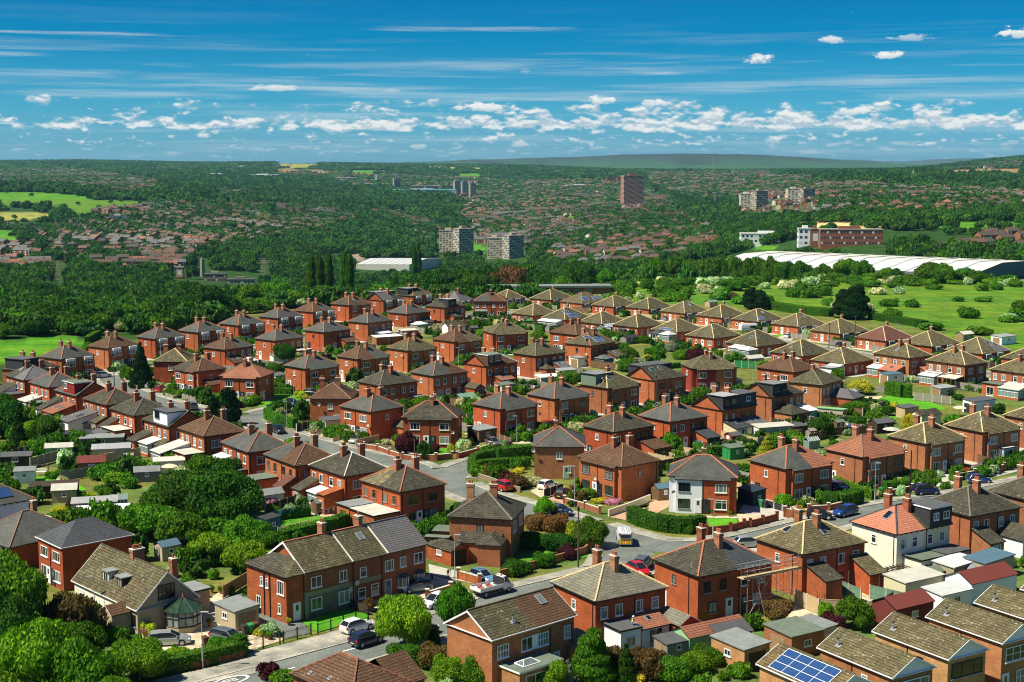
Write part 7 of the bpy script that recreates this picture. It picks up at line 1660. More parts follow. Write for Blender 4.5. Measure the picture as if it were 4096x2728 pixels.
BELT=[(20,1290,420,4.5,'ma'),(90,1230,440,5,'mb'),(180,1190,455,6,'mc'),(150,1260,425,4,'mc'),(270,1175,460,7,'mc'),(330,1250,435,4.5,'mb'),(400,1240,440,4,'mb'),(300,1235,430,4.2,'ma'),(460,1215,470,5,'mb'),(520,1205,480,4.5,'mb'),(420,1190,500,6,'ma'),(560,1210,500,5,'mb'),(620,1240,460,3.6,'mb'),(500,1265,440,3.2,'blossom'),(590,1275,445,3.0,'ma'),(680,1255,465,3.4,'mg'),(790,1110,500,8,'mc'),(850,1125,505,8,'mc'),(750,1160,490,6,'mc'),(900,1160,505,6,'mc'),(740,1260,470,4,'ma'),(1010,1120,560,8,'ma'),(1080,1100,580,8,'ma'),(1000,1180,520,6,'ma'),(1060,1180,530,6,'ma'),(1150,1150,560,6.5,'mb'),(1180,1150,555,6,'mb'),(1230,1180,550,4.5,'blossom'),(1290,1120,590,7,'ma'),(1340,1130,590,7,'ma'),(1400,1145,590,6,'ma'),(1450,1150,600,6,'ma'),(1500,1150,590,6,'mc'),(1560,1110,600,8,'ma'),(1640,1080,600,8,'mc'),(1700,1060,605,9,'mc'),(1770,1050,610,9,'mc'),(1840,1045,605,9,'mc'),(1910,1060,600,8,'mc'),(1960,1040,610,8,'mc'),(2030,1030,610,9,'mg'),(2090,1025,615,9,'mc'),(2140,1050,610,8,'mc'),(2190,1080,600,7,'mc'),(2240,1090,600,7,'ma'),(1620,1120,580,6,'ma'),(1720,1120,585,7,'mc'),(1820,1110,585,7,'mc'),(1990,1110,585,7,'mc'),(2080,1110,590,6,'mc'),(2300,1010,700,7,'mc'),(2350,1030,690,6,'mc'),(2420,1060,690,6,'ma'),(2620,1010,720,7,'ma'),(2700,1000,730,7,'ma'),(2760,1010,730,8,'ma'),(2850,1000,730,8,'ma'),(2930,1000,730,8,'ma'),(3020,1000,720,7,'ma'),(3080,1010,700,6,'ma'),(3140,1020,690,6,'ma'),(3200,1030,680,6,'ma'),(3290,1045,660,5,'ma'),(3380,1020,660,7,'ma'),(3440,1030,655,6,'ma'),(3540,1060,645,5,'ma'),(3570,1065,640,5,'mc'),(3710,1030,630,7,'ma'),(3760,1040,625,6.5,'ma'),(3850,1060,625,6,'ma'),(3890,1070,620,5,'ma'),(3620,1090,630,4.5,'ma'),(3960,1110,610,4.5,'mb'),(3480,1080,640,4.5,'ma'),(3330,1080,650,4.5,'ma'),(3240,1075,660,4.5,'ma')]
POP=[(1250,1030,640,2.3),(1282,1022,640,2.4),(1318,1018,640,2.4),(1380,1012,640,2.4),(1402,1020,636,2.2),(1675,975,1000,2.6),(1660,990,990,2.3)]
cn={'ma':'mid green','mb':'light green','mc':'dark green','mg':'bronze','blossom':'pale blossoming','me':'dark bronze'}
for i,(px,py,d,r,mat)in enumerate(BELT):
 x=(px-2048)/5689.0*d/CT;zb=tz(x,d)
 zt=CAMH-(py-655)/5689.0*d;h=max(3.5,zt-zb)
 sz='huge' if r>7 else 'large' if r>5 else 'small'
 o=tree(x,d,r,h,'wide' if r>5 or h<8 else 'round',mat,'mid','%s %s tree, number %d from the left in the belt behind the estate'%(sz,cn[mat],1+sum(1 for b in BELT if b[0]<px)),group='big trees behind the estate',z=zb)
for i,(px,py,d,r)in enumerate(POP):
 x=(px-2048)/5689.0*d/CT;zb=tz(x,d);zt=CAMH-(py-655)/5689.0*d
 tree(x,d,r,zt-zb,'poplar','ma','mid',['leftmost','second','third','fourth','fifth','distant','distant shorter'][i]+' poplar of the tall poplar row behind the left estate',group='tall poplars',z=zb,seed=i%3)
def hedge(pts,w,h,mat='mf',label='',closed=False,n=420):
 V=[];N=[];core=MB();r=np.random.RandomState(len(pts)*13+int(w*10))
 P=[Vector((p[0],p[1],0))for p in pts]
 if len(P)>2:
  Q=[P[0]]
  for a,b in zip(P,P[1:]):Q+=[a.lerp(b,.25),a.lerp(b,.75)]
  Q.append(P[-1]);P=Q
 o0=P[0].copy()
 for a,b in zip(P,P[1:]):
  d=(b-a);L=d.length;d.normalize();s=Vector((-d.y,d.x,0));k=int(L*n/4*(w+2*h)/4)
  a0,b0=a-o0,b-o0;e=.07;ww=w/2-.09
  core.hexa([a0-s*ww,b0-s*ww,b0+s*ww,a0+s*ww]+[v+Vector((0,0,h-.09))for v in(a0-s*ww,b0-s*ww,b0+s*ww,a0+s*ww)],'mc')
  for _ in range(k):
   t=r.rand()*(L+.2)-.1;q=r.rand()*(w+2*h)
   if q<h:c=(-w/2,q);nn=(-1,.2)
   elif q<h+w:c=(q-h-w/2,h);nn=(0,1)
   else:c=(w/2,q-h-w);nn=(1,.2)
   j=r.normal(0,.05,3)
   rr=.12 if abs(c[0])>w/2-.15 and c[1]>h-.15 else 0
   V.append((a0+d*t+s*(c[0]*(1-rr)+j[0]))[:2]+(max(.05,c[1]-rr*.8+j[1]),));N.append((s.x*nn[0],s.y*nn[0],nn[1]))
 o=empty('hedge',o0,0,label,'hedge','hedges')
 link('leaves',leaf_mesh('leaves',np.array(V),np.array(N),.11,mat,None,3),o);core.build('stems',o)
 return o
def HG(reg,pts,w,h,mat='mf',label=''):return hedge([at(reg,*p)for p in pts],w,h,mat,label)
HG('M4',[(285,1460),(420,1520),(600,1560),(800,1575),(955,1555)],1.7,2.3,'mf','long curved clipped hedge in front of the half white semi')
HG('M3',[(1200,960),(900,975),(760,985),(690,1010)],1.3,1.7,'mf','inner clipped hedge on the corner before the slate pyramid house')
HG('M3',[(1215,880),(1050,895),(890,910)],2.2,2.4,'mf','tall thick clipped hedge beside the slate pyramid house')
HG('M3',[(880,900),(740,910),(670,950),(655,1010),(700,1060)],1.3,1.9,'mf','rounded hedge end at the road bend on the corner')
HG('M2',[(622,395),(650,440),(760,480),(880,500)],1.6,2.2,'mf','curved clipped hedge beside the black car on the left road')
HG('M2',[(700,130),(850,175)],1.6,1.6,'mf','clipped hedge between the rust-roofed semi and its neighbour')
HG('M5',[(225,1320),(400,1330),(545,1290)],2.2,2.1,'mf','square clipped hedge with brownish top by the right road')
HG('M5',[(330,1130),(500,1200),(690,1265)],1.0,1.5,'mb','long pale hedge along the path of the rust-roofed semi')
HG('M5',[(790,1200),(960,1190),(1010,1150)],1.6,1.8,'mf','bushy green hedge beside the green bin')
HG('M1',[(1670,770),(1870,765)],1.3,1.5,'mf','clipped hedge below the half brown roof on the left road')
HG('M1',[(1850,810),(1990,800)],1.4,1.3,'mb','bright clipped hedge right of the low brick wall')
HG('F3',[(858,485),(1000,480)],2.2,1.9,'mf','smooth rounded hedge in front of the fourth bungalow')
HG('M5',[(830,290),(940,320),(1040,325)],2.6,3.0,'mf','big yellow-topped clipped hedge at the back of the large lawn')
HG('Z2',[(330,490),(640,410),(980,310)],1.5,1.9,'mf','long straight hedge behind the terrace')
HG('M2',[(640,1350),(1015,1300)],1.0,1.6,'mf','narrow hedge with brushwood face below the washing line')
HG('Z1',[(1230,1520),(1600,1440),(1960,1350)],1.8,1.7,'ma','overgrown roadside hedge with a yellow patch by the street sign')
HG('Z1',[(1870,1330),(1965,1350)],1.6,2.0,'mf','clipped brownish hedge end beside the black railings')
HG('M4',[(890,880),(1130,860),(1380,850)],1.2,1.9,'mb','long pale-topped hedge behind the half white semi')
HG('M5',[(20,500),(300,560),(620,580)],1.4,1.7,'mf','long hedge in front of the cream garage with green roof')
HG('M1',[(800,300),(870,250),(920,240)],1.4,2.4,'mb','tall light hedge at the corner of the green field')
HG('F1',[(885,1400),(1085,1410)],1.3,1.5,'mf','dark clipped hedge left of the yellow bush in the cul-de-sac')
HG('F4',[(540,400),(900,460),(1250,490)],3.4,2.8,'ma','wild roadside hedge between the bungalows and the meadow')
HG('F4',[(1720,520),(2000,560),(2355,620)],3.0,2.2,'ma','wild hedge right of the great conifers along the meadow')
HG('Z1',[(650,1060),(830,1010)],1.2,1.6,'mc','dark hedge beside the street lamp before the chalet')
HG('F3',[(1340,1110),(1530,1090)],1.2,1.4,'mf','bright hedge left of the red-painted semi')
free=[]
def place_ok(x,y,r):return not inside_house(x,y,r*.7+.3)and not on_road(x,y,r*.5)
SHR=[]
adj=['round green','leafy dark','low light green','straggling green','neat small','pale flowering']
mt=['ma','mc','mb','ma','mf','blossom']
for hid,wb,M4,hw,dep,short in GARD:
 pick=rnd.sample(range(6),2)
 for k in range(2):
  if len(SHR)>165:break
  for _ in range(6):
   u=rnd.uniform(-hw,hw);o=rnd.uniform(dep*.55,dep+1.5);p=M4@wb.pt(u,o,0)
   r=rnd.uniform(.7,1.5)
   if place_ok(p.x,p.y,r)and all((p-q).length>1.6 for q in SHR):
    SHR.append(p.copy());i=pick[k]
    tree(p.x,p.y,r,r*rnd.uniform(1.2,2.0),'bush',mt[i],'small','%s shrub behind the %s'%(adj[i],short),group='garden shrubs');break
def scatter(name,pts,proto,label,cat='trees'):
 """pts: (x, y, z, sx, sz); proto: mesh"""
 if not pts:return
 me=bpy.data.meshes.new(name);me.from_pydata([p[:3]for p in pts],[],[])
 a=me.attributes.new('size','FLOAT_VECTOR','POINT');a.data.foreach_set('vector',[c for p in pts for c in(p[3],p[3],p[4])])
 a=me.attributes.new('turn','FLOAT_VECTOR','POINT');a.data.foreach_set('vector',[c for p in pts for c in(0,0,(p[0]*7.13+p[1]*3.7)%6.28)])
 o=link(name,me);tag(o,label,None,None,'stuff');o['category']=cat
 g=bpy.data.node_groups.new(name,'GeometryNodeTree')
 g.interface.new_socket('Geometry',in_out='INPUT',socket_type='NodeSocketGeometry');g.interface.new_socket('Geometry',in_out='OUTPUT',socket_type='NodeSocketGeometry')
 gi=g.nodes.new('NodeGroupInput');go=g.nodes.new('NodeGroupOutput')
 iop=g.nodes.new('GeometryNodeInstanceOnPoints');oi=g.nodes.new('GeometryNodeObjectInfo')
 oi.inputs['Object'].default_value=proto;oi.inputs['As Instance'].default_value=True
 def attr(nm):
  n=g.nodes.new('GeometryNodeInputNamedAttribute');n.data_type='FLOAT_VECTOR';n.inputs['Name'].default_value=nm;return n.outputs['Attribute']
 g.links.new(gi.outputs[0],iop.inputs['Points']);g.links.new(oi.outputs['Geometry'],iop.inputs['Instance'])
 g.links.new(attr('size'),iop.inputs['Scale']);g.links.new(attr('turn'),iop.inputs['Rotation']);g.links.new(iop.outputs[0],go.inputs[0])
 md=o.modifiers.new('trees','NODES');md.node_group=g
 return o
PR=[]
for i,(kind,lod,mat,px,d)in enumerate([('wide','far','mi',1900,640),('round','far','mc',2150,645),('wide','far','ma',1600,650),('wide','dist','mi',1750,660),('bush','dist','mc',2010,655),('bush','far','ma',2500,560),('bush','far','blossom',2440,570)]):
 x=(px-2048)/5689.0*d;z=tz(x,d);bush=kind=='bush'
 o=tree(x,d,5 if not bush else 3,11 if not bush else 3,kind,mat,lod,['broad','dark','pale green','distant broad','distant low','green scrub','white-flowered scrub'][i]+(' tree' if i<5 else ' bush')+' at the back of the tree belt',z=z,group='big trees behind the estate',cat='tree' if i<5 else 'shrub',name='tree' if i<5 else 'shrub')
 PR.append(o.children[0])
rn=random.Random(11)
W1=[[],[],[]];W2=[[],[]];SCB=[[],[]]
d=432.
BIGB=[]
FARB=[(1830,1010,40),(2020,1030,45),(2530,825,30),(3020,838,30),(3200,825,40),(1845,790,60),(1585,765,20),(3230,990,130),(3380,985,70),(720,1110,12),(800,1112,12),(950,1100,40)]
for px,py,rr in FARB:p=hit(px,py);BIGB.append((p.x,p.y,rr))
VIS=[(700,1070,740,1112,3000),(800,1034,822,1108,3000),(810,1090,1020,1130,3000),(1430,1035,1760,1072,3000),(1755,925,1895,1000,4000),(1945,950,2100,1030,4000),(2965,918,3540,980,1200),(3060,1000,4096,1060,680),(225,1050,250,1120,1500),(1045,1035,1070,1085,1500),(2485,704,2575,820,4000),(2960,770,3260,832,4000),(1810,725,1905,780,6000)]
BIGB+=[(130+14*i,745+8*j,34)for i in range(11)for j in range(-4,14,4)]+[(-70,800,40),(-45,790,40)]
HPTS=[]
while d<9000:
 s=8.5 if d<750 else max(9.5,d*.0058)
 wd=d*.40
 n=int(2*wd/s)
 for i in range(n):
  x=-wd+(i+rn.random())*s;y=d+rn.uniform(-.5,.5)*s
  z=tz(x,y);px,py=proj(x,y,z)
  if px<-150 or px>4250:continue
  zn=zone(x,y,z)
  if zn=='garden' and y<640:continue
  if any((x-bx)**2+(y-by)**2<br*br for bx,by,br in BIGB):continue
  if zn=='meadow' and y<720 and px>2000:
   k=noise.noise(Vector((x/22,y/16,0)))
   border=590<y<660 or(y>530 and px<2950 and k>-.2)or k>.26
   if border and rn.random()<.85 and k>-.25:SCB[0 if rn.random()<.82 else 1].append((x,y,z,rn.uniform(1.8,4.4),rn.uniform(1.8,4.4)))
   continue
  e=5689./y
  if any(y<D_ and x0-6*e<px<x1+6*e and py>y0 and py-13*e<y1 for x0,y0,x1,y1,D_ in VIS):continue
  if y>700 and zn not in('bright','meadow','pale','dry','straw')and any(inpoly(px,py-k_*e,p_)for k_ in(5,11)for z_,p_ in ZF if z_!='river')and rn.random()<.9:continue
  if zn in('bright','meadow','pale','dry','straw','river'):
   if zn!='river' and rn.random()<.02:W1[0].append((x,y,z,4,7))
   continue
  if zn=='town':
   if rn.random()<(.50 if d<3000 else.42):continue
  if d<1700:
   r=s*rn.uniform(.45,.72);h=rn.uniform(7,15)if d>560 else rn.uniform(6,10)
   if zn=='town':r=min(r,4.2);h=min(h,7.5)
   elif y<700 and x<60:h=min(h,9.5)
   W1[rn.choice([0,0,0,1,1,2])].append((x,y,z-.5,r,h))
  else:
   r=s*rn.uniform(.45,.75);h=min(16,max(7,r*1.5))*rn.uniform(.8,1.2)
   if zn=='town':h=min(h,9)
   W2[rn.choice([0,0,1])].append((x,y,z-.5,r,h))
 d+=s*.95
lab=['dense mixed woodland filling the valley beyond the estate','darker trees mixed through the valley woodland','paler trees mixed through the valley woodland','distant woods on the far hillsides','distant hedgerow trees and copses on the far hillsides','green scrub and brambles along the meadow','white-flowering hawthorn scrub along the meadow']
for i,(pts,pr)in enumerate([(W1[0],0),(W1[1],1),(W1[2],2),(W2[0],3),(W2[1],4),(SCB[0],5),(SCB[1],6)]):
 scatter('woodland' if i<5 else 'scrub',pts,PR[pr],lab[i],'woodland' if i<5 else 'scrub')
print('TREES',[len(w)for w in W1],[len(w)for w in W2],[len(w)for w in SCB])
for nm,c in(('mM',(.27,.105,.06)),('mN',(.26,.12,.065)),('mS',(.55,.47,.32)),('mT',(.72,.71,.66)),('mU',(.42,.25,.13)),('mO',(.13,.075,.05)),('mP',(.12,.12,.115)),('mQ',(.08,.065,.055)),('mR',(.26,.11,.07)),('mV',(.04,.05,.06))):
 plain(nm,c,.85,.12,.3)
def far_house(m,x,y,z,a,w,d,h,wall,roof,hip,win=True):
 c,s=math.cos(a),math.sin(a)
 P=lambda u,v,zz:(x+u*c-v*s,y+u*s+v*c,z+zz)
 b=[(-w/2,-d/2),(w/2,-d/2),(w/2,d/2),(-w/2,d/2)]
 for i in range(4):p,q=b[i],b[(i+1)%4];m.face([P(*p,-2),P(*q,-2),P(*q,h),P(*p,h)],wall)
 o=.35;e=d/2+o;zr=h+e*.62;x0=w/2+o;xr=(x0-e*.9)if hip else x0
 m.face([P(-x0,-e,h),P(x0,-e,h),P(xr,0,zr),P(-xr,0,zr)],roof);m.face([P(x0,e,h),P(-x0,e,h),P(-xr,0,zr),P(xr,0,zr)],roof)
 for sg in(-1,1):
  if hip:f=[P(sg*x0,-sg*e,h),P(sg*x0,sg*e,h),P(sg*xr,0,zr)];m.face(f,roof)
  else:f=[P(sg*w/2,-sg*d/2,h),P(sg*w/2,sg*d/2,h),P(sg*w/2,0,zr-.2)];m.face(f,wall)
 if win:
  for sg in(-1,1):
   for u in(-w*.28,w*.28):
    for zz in(.9,3.4):
     if zz+1.2>h:continue
     f=[P(u-sg*.8*-1,sg*(d/2+.04),zz),P(u+sg*.8*-1,sg*(d/2+.04),zz),P(u+sg*.8*-1,sg*(d/2+.04),zz+1.25),P(u-sg*.8*-1,sg*(d/2+.04),zz+1.25)]
     m.face(f,'mV' if(int(x*3+u)%3)else 'white')
 q=MB();
 for dx in((0,)if w<12 else(-w/4,w/4)):m.hexa([P(dx+i,j,zz)for zz in(h+.8,zr+1.0)for i,j in((-.45,.1),(.45,.1),(.45,.7),(-.45,.7))],wall if wall!='mT' else 'mM')
CAND=[]
cell=64
for cy in range(13,95):
 for cx in range(-40,41):
  X0,Y0=cx*cell,cy*cell
  if abs(X0)>Y0*.42+80:continue
  z0=tz(X0,Y0);px,py=proj(X0,Y0,z0)
  pz=zone(X0,Y0,z0)
  r=random.Random(cx*131+cy)
  ang=noise.noise(Vector((X0/500,Y0/700,5)))*2.2+(.3 if px>3000 else 0)
  terr=r.random()<.3
  st=r.choice(['mM','mM','mN','mM','mS','mN'])if Y0<3500 else r.choice(['mN','mS','mM','mN'])
  rf=r.choice(['mO','mP','mO','mQ'])
  if inpoly(px,py,ZH[15][0]):st,rf,terr='mU',r.choice(['mO','mP','mR']),False
  if inpoly(px,py,ZH[16][0]):st,rf,terr,ang='mM','mQ',True,.35
  stepu=12.5 if terr else 18
  for j in range(-1,2):
   if j==-1 and r.random()<.25:continue
   u=-cell/2
   while u<cell/2:
    v=j*25+2;x=X0+u*math.cos(ang)-v*math.sin(ang);y=Y0+u*math.sin(ang)+v*math.cos(ang);u+=stepu
    if y<790:continue
    z=tz(x,y)
    if zone(x,y,z)!='town':continue
    if any((x-bx)**2+(y-by)**2<(br+4)**2 for bx,by,br in BIGB):continue
    px,py=proj(x,y,z);dn=1
    for p,k in ZH:
     if inpoly(px,py,p):dn=k;break
    if r.random()>dn*.66:continue
    if y>3000 and r.random()<.35:continue
    w_,d_=(11.6,8)if terr else(r.choice([9,11,12]),r.choice([7.5,8]))
    CAND.append((y,x,z,ang+(PI/2 if r.random()<.12 and not terr else 0),w_,d_,r.choice([5.0,5.2,2.9])if not terr else 5.3,st if r.random()<.8 else r.choice(['mS','mT','mM']),rf if r.random()<.8 else r.choice(['mR','mP','mO','mQ','mQ']),(not terr)and r.random()<.55))
CAND.sort()
NV=[c for c in CAND if-60<proj(c[1],c[0],c[2])[0]<4150]
near=NV[:182];ns=set(id(c)for c in near)
FHM={}
cn2={'mM':'red brick','mN':'brown brick','mS':'cream','mT':'white','mU':'tan brick','mO':'brown','mP':'grey','mQ':'dark','mR':'orange'}
for i,(y,x,z,a,w,d,h,wa,ro,hip)in enumerate(near):
 key=(w,d,h,wa,ro,hip)
 if key not in FHM:
  m=MB();far_house(m,0,0,0,0,w,d,h,wa,ro,hip)
  parts={}
  for f,mi in zip(m.f,m.m):
   mat=m.mats[mi];pn='roof' if mat==ro else 'window' if mat in('mV',)or(mat=='white')else 'wall'
   parts.setdefault(pn,MB()).face([m.v[k]for k in f],mat)
  FHM[key]={k:v.mesh(k)for k,v in parts.items()}
 px=proj(x,y,z)[0]
 side='left valley' if px<1300 else 'middle valley' if px<2300 else 'right valley'
 o=empty('distant_house',(x,y,z),a,'small distant %s %s with %s roof in the %s beyond the estate'%(cn2[wa],'terrace' if w==11.6 else 'bungalow' if h<4 else 'house',cn2[ro],side),'house','distant %s %s houses with %s roofs in the %s'%(cn2[wa],'terraced' if w==11.6 else 'low' if h<4 else 'detached',cn2[ro],side))
 for k,me in FHM[key].items():link(k,me,o)
m=MB()
for c in CAND:
 if id(c)in ns:continue
 y,x,z,a,w,d,h,wa,ro,hip=c
 far_house(m,x,y,z,a,w,d,h,wa,ro,hip,y<3000)
tag(m.build('distant_houses'),'crowded distant houses spread over the valley and far hillsides',None,None,'stuff')['category']='houses'
print('FAR',len(CAND),len(near))
def block(px,base,top,wpx,ratio,ang,floors,bays,wall,band,label,name='tower_block',roof='mJ',core=None,d=None):
 if d:x=(px-2048)/5689.*d;p=Vector((x,d,CAMH-(base-655)/5689.*d))
 else:p=hit(px,base)
 dd=p.y;H=(base-top)*dd/5689.;a=R_(ang)
 W=wpx*dd/5689./(abs(math.cos(a))+ratio*abs(math.sin(a)));D=W*ratio
 o=empty(name,(p.x,p.y+D*.5,p.z),a,label,'building')
 m=MB();m.box(-W/2,W/2,-D/2,D/2,-6,H,wall);m.build('wall',o)
 m=MB();m.box(-W/2-.3,W/2+.3,-D/2-.3,D/2+.3,H,H+.8,roof);m.box(-W*.2,W*.15,-D*.2,D*.2,H+.8,H+H*.05+2.2,core or wall);m.build('roof',o)
 g=MB();b=MB();fh=H/floors
 for fl in range(floors):
  z0=fl*fh+fh*.35
  for sd in range(4):
   L,q=(W,D)if sd%2==0 else(D,W)
   nb=bays if sd%2==0 else max(2,round(bays*ratio))
   c_,s_=[(1,0),(0,1),(-1,0),(0,-1)][sd]
   for k in range(nb):
    u0=-L/2+L*(k+.22)/nb;u1=-L/2+L*(k+.78)/nb;e=q/2+.06
    f=lambda u,z:(u*c_+e*s_,u*s_-e*c_,z)
    g.face([f(u0,z0),f(u1,z0),f(u1,z0+fh*.42),f(u0,z0+fh*.42)],'mV' if(k+fl)%4 else 'tower_white')
   if band:
    e2=q/2+.12;f=lambda u,z:(u*c_+e2*s_,u*s_-e2*c_,z)
    b.face([f(-L/2,z0-fh*.33),f(L/2,z0-fh*.33),f(L/2,z0-fh*.2),f(-L/2,z0-fh*.2)],band)
 tag(g.build('windows',o),kind='stuff')
 if band:b.build('floor_bands',o)
 return o
block(2530,828,704,90,.55,12,25,9,'tower_red','mK','very tall dark red tower block standing alone in the distance')
block(1794,1010,925,74,.5,0,10,6,'mK','mI','left of two tan brick tower blocks in the middle distance',core='mK')
block(1852,1012,917,84,.9,28,10,5,'mJ','mI','dark-sided rear wing of the left tan tower block',name='tower_block')
block(1978,1036,955,60,.7,0,9,5,'mK','mI','right of two tan brick tower blocks in the middle distance')
block(2052,1036,945,86,.9,28,10,5,'mJ','mI','dark-sided rear wing of the right tan tower block with aerials')
block(2988,838,778,52,.8,0,10,4,'mI','mK','cream front part of the nearer right-hand tower block')
block(3040,838,766,66,.7,25,10,4,'mJ','mI','dark sided tower block joined to the cream one on the right')
block(3178,808,757,56,.8,0,8,4,'mI','mK','cream front part of the farther right-hand tower block')
block(3230,808,757,62,.7,20,8,4,'mJ','mK','dark long block joined behind the farther right-hand tower')
for i,(px,b_)in enumerate(((1828,780),(1858,782),(1890,788))):
 block(px,b_,b_-56+i,30,.8,20,15,4,'mJ','mI',['left','middle','right'][i]+' one of three grey distant tower blocks in a row')
block(1586,762,716,32,.8,20,13,4,'mJ','mK','single grey distant tower block beside the white sheds')
block(3085,975,938,240,.3,-4,2,14,'mp',None,'low white-fronted wing of the college building',name='college_building',roof='mm')
block(3225,985,918,62,.8,-4,3,3,'mp',None,'tall white glazed entrance block of the college',name='college_building',roof='mm')
block(3262,990,918,40,.9,-4,1,1,'mM',None,'square brick stair tower of the college',name='college_building')
block(3408,985,922,250,.25,-4,3,22,'mM',None,'long three-storey red brick wing of the college',name='college_building',roof='mJ')
for px,b_,t_,w_,wl,rf,lb in[(1690,782,760,270,'mw','mj2','long pale turquoise factory shed in the distance'),(1705,775,745,125,'mc2','mm','grey factory shed with pale roof right of the turquoise one'),(860,712,697,120,'white','white','bright white roof of a distant shed, left'),(1050,718,700,130,'white','white','bright white long shed in the far left distance'),(1350,725,712,150,'mJ','mm','low flat factory roofs in the distance'),(2470,735,712,90,'mM','mQ','long red brick mill in the distance'),(2320,752,742,110,'mp','mm','low white-roofed hall in the distance'),(3880,738,722,90,'stone','mm','large pale stone mansion on the far right hillside'),(520,727,716,90,'mT','mP','white terrace block in the far left town'),(965,672,664,26,'mT','mm','small white office block on the far skyline'),(960,1138,1120,110,'stone','newgrey','grey slate-roofed stone mill building behind the trees'),(860,1128,1098,90,'stone','newgrey','gabled stone mill building behind the trees'),(470,890,865,70,'mp','mO','long white rendered building in the left valley'),(40,912,900,76,'mu','mO','long pale building at the left edge of the valley'),(2040,1150,1128,100,'mG','mm','pale flat-roofed hall in the middle distance')]:
 block(px,b_,t_,w_,.35,5,1 if b_-t_<20 else 2,8,wl,None,lb,name='factory_shed' if 'shed' in lb or 'factory' in lb else 'building',roof=rf)
p=at('F2',2000,245);o=empty('hall',(p.x,p.y+4,0),R_(4),'long low flat-roofed hall with green fascia behind the first bungalows','building')
m=MB();m.box(-22,26,-4,4,0,3.2,'brick');m.build('wall',o);m=MB();m.box(-22.5,26.5,-4.6,4.6,3.2,3.9,'mG');m.face([(-22.5,-4.6,3.91),(26.5,-4.6,3.91),(26.5,4.6,3.91),(-22.5,4.6,3.91)],'ms');m.build('roof',o)
w=Wall(o,'R',48,8)
for k in range(9):w.window(-20+k*4.6,1.2,2.6,1.4,'mj2' if k%2 else 'white','three')
def shed_big(q,zb,ze,zr,wall,roof,label,n=10):
 o=empty('warehouse',(0,0,0),0,label,'building');A,B,C,D=[Vector((*v,0))for v in q]
 up=lambda v,z:(v.x,v.y,z);m=MB()
 for a,b in((A,B),(B,C),(C,D),(D,A)):m.face([up(a,zb),up(b,zb),up(b,ze),up(a,ze)],wall)
 M1,M2=(B+C)/2,(D+A)/2;m.face([up(B,ze),up(C,ze),up(M1,zr)],wall);m.face([up(D,ze),up(A,ze),up(M2,zr)],wall);m.build('wall',o)
 r=MB();r.face([up(A,ze+.1),up(B,ze+.1),up(M1,zr+.1),up(M2,zr+.1)],roof);r.face([up(C,ze+.1),up(D,ze+.1),up(M2,zr+.1),up(M1,zr+.1)],'mm');ro=r.build('roof',o)
 g=MB()
 for i in range(1,n):
  k=i/n;a,b=A.lerp(B,k),M2.lerp(M1,k);c,d=D.lerp(C,k),b
  for p_,q_ in((a,b),(c,b)):t=(B-A).normalized()*.7;g.hexa([up(p_-t,ze+.2),up(p_+t,ze+.2),up(q_+t,zr+.2),up(q_-t,zr+.2),up(p_-t,ze+.4),up(p_+t,ze+.4),up(q_+t,zr+.4),up(q_-t,zr+.4)],'polycarb')
 g.build('rooflights',ro);return o
wh=shed_big([(104,752),(225,690),(283,782),(160,872)],-13,-1.6,.6,'mc2','mw','huge white-roofed warehouse with grey walls beyond the meadow',12)
g=MB();
for k in(.18,.32):p_=Vector((225,690,0)).lerp(Vector((283,782,0)),k);g.box(p_.x+.05,p_.x+.3,p_.y-1.6,p_.y+1.6,-7.5,-5.5,'mj2')
g.build('window',wh)
p1,p2=hit(1425,1078),hit(1740,1050)
z1=p1.z+5;shed_big([(p1.x,p1.y),(p1.x+55,p1.y-4),(p1.x+85,p1.y+90),(p1.x+20,p1.y+95)],p1.z-5,z1,z1+3,'mu','mw','white-roofed warehouse in the valley behind the tall dark trees',8)
def mast(px,base,top,w0,w1,label,name,mat='mm',arms=0,solid=False):
 p=hit(px,base);H=(base-top)*p.y/5689.;o=empty(name,p,0,label,name.split('_')[-1]);m=MB()
 if solid:m.lathe((0,0,-4),[(w0,0),(w1,H+4)],mat,8)
 else:
  for sx in(-1,1):
   for sy in(-1,1):m.bar((sx*w0,sy*w0,-3),(sx*w1,sy*w1,H),H*.0045,mat)
  n=9
  for i in range(n):
   z0,z1_=H*i/n,H*(i+1)/n;a,b=w0+(w1-w0)*i/n,w0+(w1-w0)*(i+1)/n
   for s_ in(-1,1):m.bar((-a,s_*a,z0),(b,s_*b,z1_),H*.004,mat);m.bar((a,s_*a,z0),(-b,s_*b,z1_),H*.004,mat)
 for k in range(arms):z0=H*(.97-k*.13);L=w0*(1.5+.35*k);m.bar((-L,0,z0),(L,0,z0),H*.006,mat)
 m.build('frame' if not solid else 'shaft',o);return o
mast(237,1132,1043,3.6,.7,'lattice electricity pylon at the left above the dark trees','electricity_pylon','mJ',3)
mast(1057,1095,1032,3.4,.7,'lattice electricity pylon right of the stone mill','electricity_pylon','mJ',3)
mast(1884,920,893,2.8,.6,'lattice electricity pylon by the two tan tower blocks','electricity_pylon','mJ',3)
mast(2858,835,780,2.8,.6,'lattice electricity pylon left of the right-hand towers','electricity_pylon','mJ',3)
mast(2852,690,626,3.2,1.6,'tall radio mast on the skyline before the moor','radio_mast','mJ',0)
mast(3652,722,676,6,.3,'pointed dark church spire among the trees on the right','church_spire','mJ',0,True)
mast(811,1108,1034,2.4,1.7,'square-looking tall stone mill chimney behind the trees','mill_chimney','stone',0,True)
mast(120,1040,1000,1.6,1.3,'dark round factory chimney in the left valley','mill_chimney','mJ',0,True)
mast(1506,728,700,3,2.6,'slim white factory chimney in the distance','factory_chimney','white',0,True)
